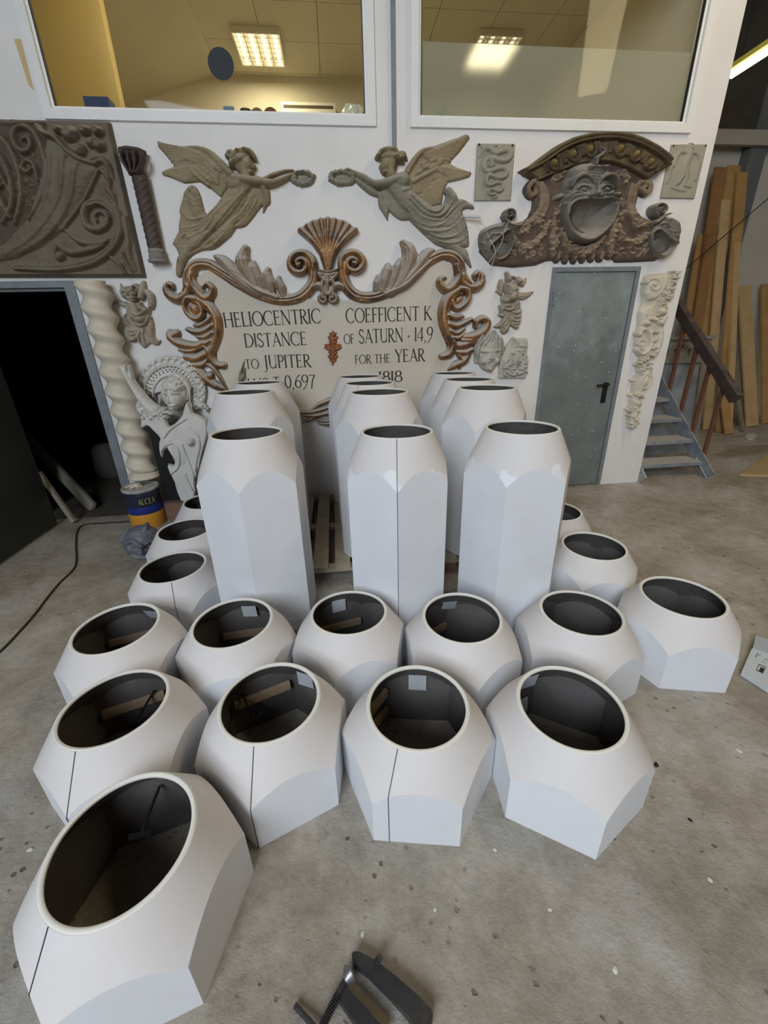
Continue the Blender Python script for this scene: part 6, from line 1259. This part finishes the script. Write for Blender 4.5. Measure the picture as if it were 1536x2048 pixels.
# crumpled clear bag
bx, bz = [float(v) for v in ony(706, 210, YL + .05)]
bm = bmesh.new(); bmesh.ops.create_icosphere(bm, subdivisions=3, radius=.12)
for v in bm.verts: q = 1 + .18 * math.sin(v.co.x * 61 + 1) * math.sin(v.co.y * 53) + .16 * math.sin(v.co.z * 47 + 2); v.co = Vector((v.co.x * .95 * q, v.co.y * .6 * q, max(v.co.z * q * .8, -.06)))
me = bpy.data.meshes.new('plastic_bag'); bm.to_mesh(me); bm.free(); me.materials.append(mat('cloudy_plastic', (.62, .60, .52), .25)); ob = bpy.data.objects.new('plastic_bag', me); COL.objects.link(ob); ob.location = (bx, YL + .1, lz + .06); tag(ob, 'crumpled pale plastic bag on the office ledge at the right', 'bag')
# red pipe seen above the film
px_, pz_ = [float(v) for v in ony(1357, 60, 5.2)]
tag(MB().tube([(px_, 5.2, 2.41), (px_, 5.2, OZ - .002)], .02, 10).build('red_pipe', mat('red_paint', (.32, .06, .03), .5), smooth=True, sharp=50), 'thin red vertical pipe behind the right office window', 'pipe')
gx, gz = [float(v) for v in ony(873, 212, YL)]
tag(MB().prism_y([tuple(float(v) for v in ony(*q, YL)) for q in ((848, 258), (893, 205), (893, 258))], YL, YL + .03).build('green_folder', mat('green_card', (.10, .34, .24), .6)), 'green folder corner behind the frosted film', 'folder')

# ------------------------------------------------------------------ stairs to the mezzanine, right
M_STAIR = mat('dusty_blue_steel', (.22, .25, .29), .6, (.36, .375, .385), 7, (.4, .65), metallic=.2, dust=(.50, .485, .45), dust_amt=(.75, 1.2))
M_RUST = mat('red_oxide_bar', (.20, .085, .05), .65, (.13, .055, .035), 8)
M_RAIL = mat('dark_handrail', (.05, .035, .032), .5, (.09, .065, .055), 10, dust=(.20, .17, .15), dust_amt=(.9, 1.4))
st = empty('metal_stairs', (3.4, 3.66, 0), 'dusty steel staircase climbing behind the end of the white wall', 'stairs')
TR = [(3.84, .155), (4.03, .345), (4.25, .53), (4.48, .715), (4.71, .90), (4.94, 1.085), (5.17, 1.27), (5.40, 1.455)]
for y, z in TR:
    MB().box(3.05, 3.775, y - .06, y + .17, z - .035, z).build('tread', M_STAIR, st)
for x in (3.04, 3.785): MB().bar((x, 3.67, .02), (x, 5.5, 1.56), .012, .15).build('stringer', M_STAIR, st)
MB().bar((3.79, 3.68, .0), (3.79, 3.88, .17), .05, .012).build('foot', M_STAIR, st); MB().bar((3.05, 3.70, 0), (3.02, 3.86, .15), .03, .03).build('foot', M_STAIR, st)
hr = MB().bar((3.8, 3.64, .82), (3.8, 5.55, 2.42), .07, .10).build('handrail', M_RAIL, st)
for y in (3.82, 4.04, 4.26, 4.50, 4.78, 5.06):
    zt = .82 + (y - 3.64) * .838; zb = .02 + (y - 3.67) * .842; MB().bar((3.80, y, zb), (3.80, y, zt - .02), .032, .032).build('baluster', M_RUST, hr)
# leaning cornice panel behind the stairs
M_LPAN = mat('grey_plaster_panel', (.20, .225, .25), .75, (.33, .35, .37), 3, (.4, .65), .1, 30); M_LTOP = mat('dirty_cornice', (.27, .255, .215), .8, (.17, .16, .14), 8, bump=.3)
lp = empty('leaning_panel', (4.3, 4.65, 0), 'grey plaster panel with carved top border leaning behind the stairs', 'panel')
def lean(x, z, d=0.0): return (x, 4.62 + .22 * z / 1.4 - d, z)
mb = MB()
def slab(x0, x1, z0, z1, d0, d1, name, m, parent):
    a = [lean(x0, z0, d0), lean(x1, z0, d0), lean(x1, z1, d0), lean(x0, z1, d0), lean(x0, z0, d1), lean(x1, z0, d1), lean(x1, z1, d1), lean(x0, z1, d1)]
    return mesh_obj(name, a, [(3, 2, 1, 0), (4, 5, 6, 7), (0, 1, 5, 4), (1, 2, 6, 5), (2, 3, 7, 6), (3, 0, 4, 7)], m, parent)
slab(3.62, 4.42, 0, 1.36, 0, .03, 'board', M_LPAN, lp); slab(3.60, 4.45, 1.33, 1.365, .03, .09, 'top_lip', M_LTOP, lp); slab(3.61, 4.43, 1.10, 1.33, .03, .055, 'frieze', M_LTOP, lp); slab(3.61, 4.43, 1.07, 1.10, .03, .07, 'moulding', M_LTOP, lp); slab(4.33, 4.43, 0.0, 1.07, .03, .06, 'side_strip', M_LTOP, lp)
for k in range(9): x = 3.68 + .09 * k; q = lean(x, 1.21 + .03 * math.sin(k * 2), .06); MB().tube([(q[0] - .035, q[1], q[2]), (q[0] - .01, q[1] - .012, q[2] + .05), (q[0] + .03, q[1] - .012, q[2] + .03), (q[0] + .02, q[1] - .01, q[2] - .03)], [.012, .02, .02, .008], 8).build('leaf', M_LTOP, lp, True, 60)

# ------------------------------------------------------------------ timber leaning on the hall wall
WOODS = [mat('pine_%s' % n, c, .65, c2, 5, (.35, .7)) for n, c, c2 in (('honey', (.44, .26, .10), (.34, .19, .07)), ('brown', (.30, .155, .06), (.22, .11, .045)), ('pale', (.52, .36, .18), (.43, .29, .13)), ('grey', (.25, .20, .14), (.18, .145, .10)))]
def lean_board(p_top, p_bot, w, mi, label, t=.028, Yt=None, Yb=None, top=None):
    """board standing at floor point below p_bot, leaning back to the wall"""
    Yt = Yt or HY - .03
    xb, yb = onz(*p_bot)
    if Yb: xb, zb = [float(v) for v in ony(*p_bot, Yb)]; yb = Yb
    xt, zt = [float(v) for v in ony(*p_top, Yt - t)]
    o = MB().bar((xb, yb - t, 0.012), (xt, Yt - t, zt), w, t, up=(0, 1, 0)).build('timber_board', WOODS[mi])
    return tag(o, label, 'board', 'timber leaning on the hall wall')
lean_board((1440, 335), (1375, 800), .16, 1, 'brown timber board at the left of the leaning stack', Yb=5.75, Yt=6.36)
lean_board((1468, 332), (1395, 800), .19, 0, 'honey coloured wide board in the leaning stack with knots', Yb=5.80, Yt=6.42)
lean_board((1450, 400), (1418, 830), .13, 2, 'pale board in the leaning stack behind the handrail', Yb=5.66, Yt=6.30)
lean_board((1484, 345), (1432, 880), .15, 0, 'honey board at the right of the leaning stack reaching its full height', Yb=5.50, Yt=6.36)
lean_board((1420, 470), (1368, 800), .10, 1, 'short brown board low in the leaning stack', Yb=5.60, Yt=6.2)
lean_board((1405, 470), (1352, 800), .14, 0, 'honey board hidden partly by the wall end', Yb=5.7, Yt=6.3)
lean_board((1476, 420), (1450, 870), .09, 2, 'narrow pale batten on the leaning stack', Yb=5.42, Yt=6.28, t=.04)
lean_board((1488, 572), (1508, 829), .20, 2, 'short wide board standing apart right of the stack', Yb=5.72, Yt=6.44)
lean_board((1530, 568), (1534, 826), .13, 0, 'short board at the right image edge', Yb=5.85, Yt=6.46)
lean_board((1468, 640), (1486, 832), .10, 3, 'grey weathered board between the stack and the short wide board', Yb=5.80, Yt=6.40)
lean_board((1456, 700), (1488, 845), .05, 3, 'thin whitewashed batten crossing the board feet', Yb=5.46, Yt=6.0, t=.03)
lean_board((1448, 790), (1462, 842), .13, 0, 'stub of honey board at the foot of the stack', Yb=5.35, Yt=5.55)
# steel column of the hall and cables
sx, sz = [float(v) for v in ony(1490, 400, HY - .25)]
tag(MB().box(sx - .02, sx + .22, HY - .16, HY - .01, 0, 5.19).build('steel_column', mat('dark_steel_column', (.10, .11, .11), .6, (.15, .155, .15), 4)), 'dark steel column behind the leaning timber', 'column')
M_BEAM = mat('concrete_beam', (.36, .33, .27), .85)
bx0, bz0 = [float(v) for v in ony(1450, 272, HY - .2)]
tag(MB().box(3.3, HX, HY - .24, HY - .17, bz0 - .10, bz0 + .06).build('concrete_beam', M_BEAM), 'pale horizontal beam under the dark hall roof', 'beam')
# fluorescent fitting
fa = [float(v) for v in ony(1462, 150, 5.4)]; fb = [float(v) for v in ony(1560, 86, 5.0)]
lt = empty('strip_lamp', (fa[0], 5.4, fa[1]), 'lit yellowish strip lamp under the hall roof', 'lamp')
MB().tube([(fa[0], 5.4, fa[1]), (fb[0], 5.0, fb[1])], .035, 10).build('tube', emis('warm_tube', (1.0, .95, .62), 7.0), lt, True, 60)
MB().bar((fa[0], 5.4, fa[1] + .055), (fb[0], 5.0, fb[1] + .055), .11, .045).build('fitting', mat('yellow_fitting', (.75, .62, .12), .5), lt)
MB().tube([(fb[0] - .1, 5.02, fb[1] + .07), (fb[0] - .1, 5.02, 5.2)], .006, 6).build('hanger', M_BLACK, lt)
MB().tube([(fa[0] + .06, 5.38, fa[1] + .07), (fa[0] + .06, 5.38, 5.2)], .006, 6).build('hanger', M_BLACK, lt)
tag(MB().tube([(4.0, HY - .7, 1.62), (4.7, HY - .74, 2.15), (6.2, HY - .36, 3.2), (8.5, HY - .30, 3.6)], .006, 6).build('sagging_cable', M_BLACK), 'thin black cable crossing the leaning timber', 'cable')
# off-cuts on the floor
def flat(name, pix, m, label, cat, z=0.0, t=.012):
    p = [onz(*q, z + t) for q in pix]; n = len(p); v = [(x, y, z) for x, y in p] + [(x, y, z + t) for x, y in p]
    return tag(mesh_obj(name, v, [tuple(range(n - 1, -1, -1)), tuple(range(n, 2 * n))] + [(i, (i + 1) % n, (i + 1) % n + n, i + n) for i in range(n)], m), label, cat)
flat('plywood_offcut', [(1480, 948), (1540, 905), (1580, 915), (1580, 955), (1535, 950)], mat('ply', (.50, .37, .19), .6, (.44, .32, .16), 4), 'honey plywood off-cut lying near the stairs foot', 'offcut', 0.0, .02)
flat('thin_board', [(1425, 909), (1452, 915), (1570, 898), (1570, 886), (1480, 893)], mat('dusty_board', (.30, .25, .17), .8, (.24, .2, .14), 5), 'thin dusty board lying flat behind the plywood off-cut', 'board', 0.0, .02)
flat('plaster_splash', [(1489, 873), (1498, 866), (1508, 867), (1515, 872), (1506, 879), (1496, 878)], M_PLAST, 'white plaster blob on the floor before the timber', 'plaster', 0.0, .006)
# ------------------------------------------------------------------ clutter on the floor
# paint bucket
bxx, byy = onz(288, 1058)
byy += .0
M_NAVY = mat('navy_tin', (.018, .024, .045), .35, (.03, .035, .055), 8); M_BLUE = mat('blue_band', (.02, .035, .20), .35); M_ORNG = mat('orange_band', (.62, .27, .03), .4); M_LID = mat('dirty_lid', (.46, .46, .45), .5, (.33, .30, .25), 12, (.45, .6))
bk = empty('paint_bucket', (bxx, byy + .12, 0), 'blue and orange paint bucket with dirty lid in front of the twisted column', 'bucket')
c = (bxx, byy + .12, 0); r = .135; h = .345
for nm, z0_, z1_, m in (('orange_band', 0, .13, M_ORNG), ('blue_band', .13, .20, M_BLUE), ('navy_band', .20, .335, M_NAVY)):
    band = MB().lathe([(r - .02, z0_ + .0005), (r, z0_ + .0005), (r + .0015, z0_ + .003), (r + .0015, z1_ - .003), (r, z1_), (r - .02, z1_)], c, 48).build(nm, m, bk, True, 40)
for zz in (.20, .285): MB().lathe([(r, zz - .005), (r + .006, zz), (r, zz + .005)], c, 48).build('rib', M_NAVY, bk, True, 60)
MB().lathe([(r + .004, h - .022), (r + .008, h - .015), (r + .008, h - .002), (r + .003, h + .003), (r - .012, h + .002), (r - .018, h - .008), (0, h - .008)], c, 48).build('lid', M_LID, bk, True, 40)
M_GOLDT = mat('yellow_print', (.45, .38, .12), .5)
def curved_text(word, z, hm, a0, a1, parent, m):
    tot = sum(letter(q)[1] + .06 for q in word); x = 0
    for q in word:
        mb = MB(); S, adv = letter(q)
        for p_, w_ in S: ribbon(mb, p_ if len(p_) != 3 else catmull(p_, 5), w_, lambda u, v, x=x: (c[0] + (r + .004) * math.cos(a0 + (a1 - a0) * (x + u) / tot), c[1] + (r + .004) * math.sin(a0 + (a1 - a0) * (x + u) / tot), z + v * hm))
        mb.build('printed_letter', m, parent); x += adv + .06
curved_text('ALCEA', .222, .048, math.radians(-82), math.radians(-28), band, M_GOLDT)
for k in range(5):
    a = k * 1.3; MB().tube([(c[0] - .03 + .05 * math.cos(a), c[1] + .05 * math.sin(a), h - .004), (c[0] - .02 + .02 * math.cos(a + 1), c[1] + .02 * math.sin(a + 1), h + .012), (c[0] - .05 + .07 * math.cos(a + 2), c[1] + .04 * math.sin(a + 2), h - .004)], [.008, .014, .006], 8).build('dried_paint', M_CREAM, bk, True, 60)
# grotesque stone head
gx, gy = onz(283, 1128); gx += .0; gy += .10
M_GARG = mat('blue_grey_stone', (.155, .165, .185), .5, (.085, .09, .105), 7, (.35, .7), .3, 40, spec=.5)
bm = bmesh.new(); bmesh.ops.create_uvsphere(bm, u_segments=128, v_segments=96, radius=1.0)
V = np.array([v.co[:] for v in bm.verts]); n_ = V.copy()
def bump(cx, cy, cz, r, h):
    d = np.array([cx, cy, cz]); d = d / np.linalg.norm(d); q = np.arccos(np.clip(n_ @ d, -1, 1)) / r
    return h * np.clip(1 - q * q, 0, 1)
rad = np.full(len(V), 1.0)
def ridge(pts, r, h):
    best = np.zeros(len(V))
    for p_, q_ in zip(pts[:-1], pts[1:]):
        for t_ in np.linspace(0, 1, 9): best = np.maximum(best, bump(*(np.array(p_) * (1 - t_) + np.array(q_) * t_), r, abs(h)))
    return best * (1 if h > 0 else -1)
rad += ridge([(-.75, -.6, .18), (-.45, -.85, .42), (-.08, -1, .22)], .15, .15) + ridge([(.75, -.6, .18), (.45, -.85, .42), (.08, -1, .22)], .15, .15)
rad += bump(-.42, -.88, .10, .24, -.16) + bump(.42, -.88, .10, .24, -.16) + bump(-.42, -.88, .10, .13, .17) + bump(.42, -.88, .10, .13, .17) + bump(-.42, -.89, .10, .045, -.07) + bump(.42, -.89, .10, .045, -.07)
rad += ridge([(0, -1, .2), (0, -1, -.14)], .15, .20) + bump(0, -1, -.2, .2, .16) + bump(-.2, -1, -.22, .12, .1) + bump(.2, -1, -.22, .12, .1)
rad += bump(-.62, -.75, -.25, .3, .10) + bump(.62, -.75, -.25, .3, .10)
rad += ridge([(-.55, -.75, -.5), (0, -.85, -.62), (.55, -.75, -.5)], .13, -.16) + ridge([(-.5, -.7, -.78), (0, -.8, -.86), (.5, -.7, -.78)], .14, .10)
rad += ridge([(-.9, -.1, .1), (-.85, .1, .55)], .2, .16) + ridge([(.9, -.1, .1), (.85, .1, .55)], .2, .16)
for k in range(4): rad += ridge([(-.6, -.6, .55 + .22 * k), (0, -.75, .62 + .25 * k), (.6, -.6, .55 + .22 * k)], .07, .05)
rad += ridge([(.1, -.4, 1), (.15, .1, 1.0)], .16, .22)
V = n_ * rad[:, None] * np.array([.128, .118, .125]); 
for v, q in zip(bm.verts, V): v.co = q
for f_ in bm.faces: f_.smooth = True
me = bpy.data.meshes.new('stone_head'); bm.to_mesh(me); bm.free(); me.materials.append(M_GARG)
gh = bpy.data.objects.new('gargoyle_head', me); COL.objects.link(gh); gh.location = (gx, gy, .128); gh.rotation_euler = (0, math.radians(14), math.radians(16)); tag(gh, 'blue grey grotesque stone head on the floor before the paint bucket', 'sculpture')
# dark cable on the floor at the left
cp = [(258, 1043), (210, 1046), (170, 1049), (155, 1062), (152, 1090), (153, 1120), (146, 1140), (120, 1165), (95, 1195), (70, 1228), (40, 1262), (0, 1303), (-60, 1350), (-160, 1400)]
tag(MB().tube([(*onz(x, y, .006), .006) for x, y in catmull(cp, 5)], .006, 8).build('floor_cable', mat('dark_cable', (.035, .028, .02), .6), smooth=True, sharp=60), 'dark cable snaking over the floor at the left', 'cable')
# planks leaning inside the doorway
M_DPL = mat('dim_plank', (.30, .27, .21), .8, (.22, .2, .15), 5)
def dplank(a, Ya, b, w, label, t=.03):
    xa, za = [float(v) for v in ony(*a, Ya)]; xb, yb = onz(*b)
    return tag(MB().bar((xb, yb, .02), (xa, Ya, za), w, t, up=(0, 1, 0)).build('plank', M_DPL), label, 'plank', 'planks in the dark doorway')
dplank((48, 870), 4.6, (188, 1020), .10, 'wide grey plank leaning inside the dark doorway')
dplank((78, 945), 3.70, (150, 1048), .035, 'narrow pale stick at the sill of the dark doorway', .03)
xs_, ys_ = onz(200, 965)
tag(MB().lathe([(0, 0), (.16, 0), (.17, .12), (.15, .30), (.11, .36), (0, .38)], (xs_, ys_ + .3, 0), 20).build('cement_sack', mat('dim_sack', (.10, .095, .085), .9), smooth=True, sharp=60), 'pale sack standing in the dark store room', 'sack')
# clamp in the foreground
M_IRON = mat('black_iron', (.022, .022, .026), .42, (.04, .038, .036), 14, (.45, .7), .2, 50, spec=.5); M_SCREW = mat('worn_steel', (.30, .31, .32), .4, (.14, .13, .12), 20, metallic=.7)
def P(px, py, z=.02): x, y = onz(px, py, z); return Vector((x, y, z))
cl = empty('screw_clamp', (*onz(760, 1990), 0), 'black iron screw clamp lying in the foreground', 'clamp')
def thick(name, pix, z0, z1, m, grow=0.0):
    p = [onz(*q, z1) for q in pix]; n = len(p); v = [(x, y, z0) for x, y in p] + [(x, y, z1) for x, y in p]
    return mesh_obj(name, v, [tuple(range(n - 1, -1, -1)), tuple(range(n, 2 * n))] + [(i, (i + 1) % n, (i + 1) % n + n, i + n) for i in range(n)], m, cl)
thick('upper_jaw', [(703, 1908), (708, 1902), (718, 1903), (752, 1920), (790, 1950), (836, 1990), (862, 2018), (866, 2030), (858, 2062), (835, 2062), (815, 2030), (780, 1990), (735, 1945), (706, 1924)], .004, .036, M_IRON)
thick('lower_jaw', [(672, 1990), (676, 1975), (690, 1968), (700, 1982), (730, 2012), (775, 2064), (728, 2064), (700, 2030)], .004, .036, M_IRON)
MB().tube([P(755, 1921, .034), P(760, 1916, .05)], .008, 10).build('stud', M_IRON, cl)
MB().tube([P(640, 2062, .035), P(664, 2010, .035), P(690, 1962, .035)], .0075, 10).build('screw', M_IRON, cl, True, 60)
for k in range(14):
    a = P(640 + 36 * k / 14, 2062 - 72 * k / 14, .035); b = P(640 + 36 * (k + .45) / 14, 2062 - 72 * (k + .45) / 14, .035); MB().tube([a, b], .0098, 10).build('thread', M_IRON, cl)
MB().tube([P(690, 1963, .035), P(697, 1952, .035), P(700, 1947, .035), P(703, 1943, .035)], [.008, .017, .019, .015], 16).build('swivel_pad', M_SCREW, cl, True, 40)
MB().tube([P(590, 2011, .012), P(640, 2066, .02)], .0062, 10).build('tommy_bar', M_IRON, cl, True, 60)
# printed card box at the right edge
M_CARD = mat('white_card', (.56, .60, .62), .5, (.52, .57, .59), 9); M_PRINT = mat('dark_print', (.03, .03, .035), .6); M_PRG = mat('green_print', (.18, .26, .24), .6)
kb = empty('card_box', (*onz(1520, 1330), 0), 'flattened white printed card box at the right edge', 'box')
def kflat(name, pix, z0, z1, m):
    p = [onz(*q, z1) for q in pix]; n = len(p); v = [(x, y, z0) for x, y in p] + [(x, y, z1) for x, y in p]
    return mesh_obj(name, v, [tuple(range(n - 1, -1, -1)), tuple(range(n, 2 * n))] + [(i, (i + 1) % n, (i + 1) % n + n, i + n) for i in range(n)], m, kb)
kflat('face', [(1484, 1342), (1504, 1296), (1560, 1312), (1600, 1340), (1600, 1400), (1536, 1375)], .002, .028, M_CARD)
kflat('flap', [(1506, 1295), (1512, 1270), (1580, 1290), (1600, 1330)], .029, .033, mat('grey_card', (.40, .42, .45), .6))
kflat('pictogram_frame', [(1512, 1340), (1518, 1328), (1532, 1334), (1526, 1347)], .0285, .0292, M_PRINT); kflat('pictogram_field', [(1513.5, 1339), (1518.5, 1330), (1530.5, 1335), (1525.5, 1345)], .0293, .0296, M_CARD)
kflat('pictogram_arrow', [(1518, 1341), (1521, 1334), (1529, 1337), (1527, 1343), (1523, 1345)], .0297, .0300, M_PRINT)
for k, q in enumerate((((1512, 1314), (1516, 1306)), ((1519, 1312), (1521, 1308)), ((1528, 1318), (1540, 1322)), ((1524, 1323), (1532, 1326)))):
    MB().tube([P(*q[0], .0288), P(*q[1], .0288)], .0012, 6).build('print_mark', M_PRG if k % 2 else M_PRINT, kb)
# odd scraps of plaster and chips on the floor
r_ = np.random.default_rng(12)
CHL = ['black scrap by the right corner of the right front vase', 'brown white chip on the floor right of the front vases', 'white chip near the bottom right of the floor', 'white chip left of the nearest vase, upper one', 'white chip at the left edge beside the nearest vase', 'white chip just above the screw clamp', 'tiny white chip before the right front vase', 'black scrap on the pitted floor at the right', 'white chip on the pitted floor at the lower right', 'white chip on the floor left of the seamed left vase', 'tiny white chip in the middle of the front floor', 'tiny white chip between the clamp and the front vases']
scr = [(1312, 1530, .012, 0), (1478, 1502, .012, 1), (1230, 1940, .010, 1), (60, 1700, .010, 1), (40, 1870, .008, 1), (725, 1870, .008, 1), (990, 1700, .007, 1), (1380, 1640, .008, 0), (1420, 1760, .008, 1), (118, 1560, .009, 1), (1100, 1820, .007, 1), (870, 1820, .006, 1)]
for k, (px, py, s_, w_) in enumerate(scr):
    x, y = onz(px, py); bm = bmesh.new(); s_ *= .7; bmesh.ops.create_icosphere(bm, subdivisions=2, radius=s_)
    for v in bm.verts: v.co = Vector((v.co.x * (1 + .5 * r_.random()), v.co.y * (.7 + .4 * r_.random()), max(v.co.z * (.3 + .3 * r_.random()), -s_ * .15)))
    me = bpy.data.meshes.new('plaster_chip'); bm.to_mesh(me); bm.free(); me.materials.append(M_PLAST if w_ else M_BLACK)
    o = bpy.data.objects.new('plaster_chip' if w_ else 'rubber_scrap', me); COL.objects.link(o); o.location = (x, y, s_ * .14); o.rotation_euler = (0, 0, r_.random() * 6)
    tag(o, CHL[k], 'chip', 'white plaster chips on the floor' if w_ else 'black scraps on the floor')
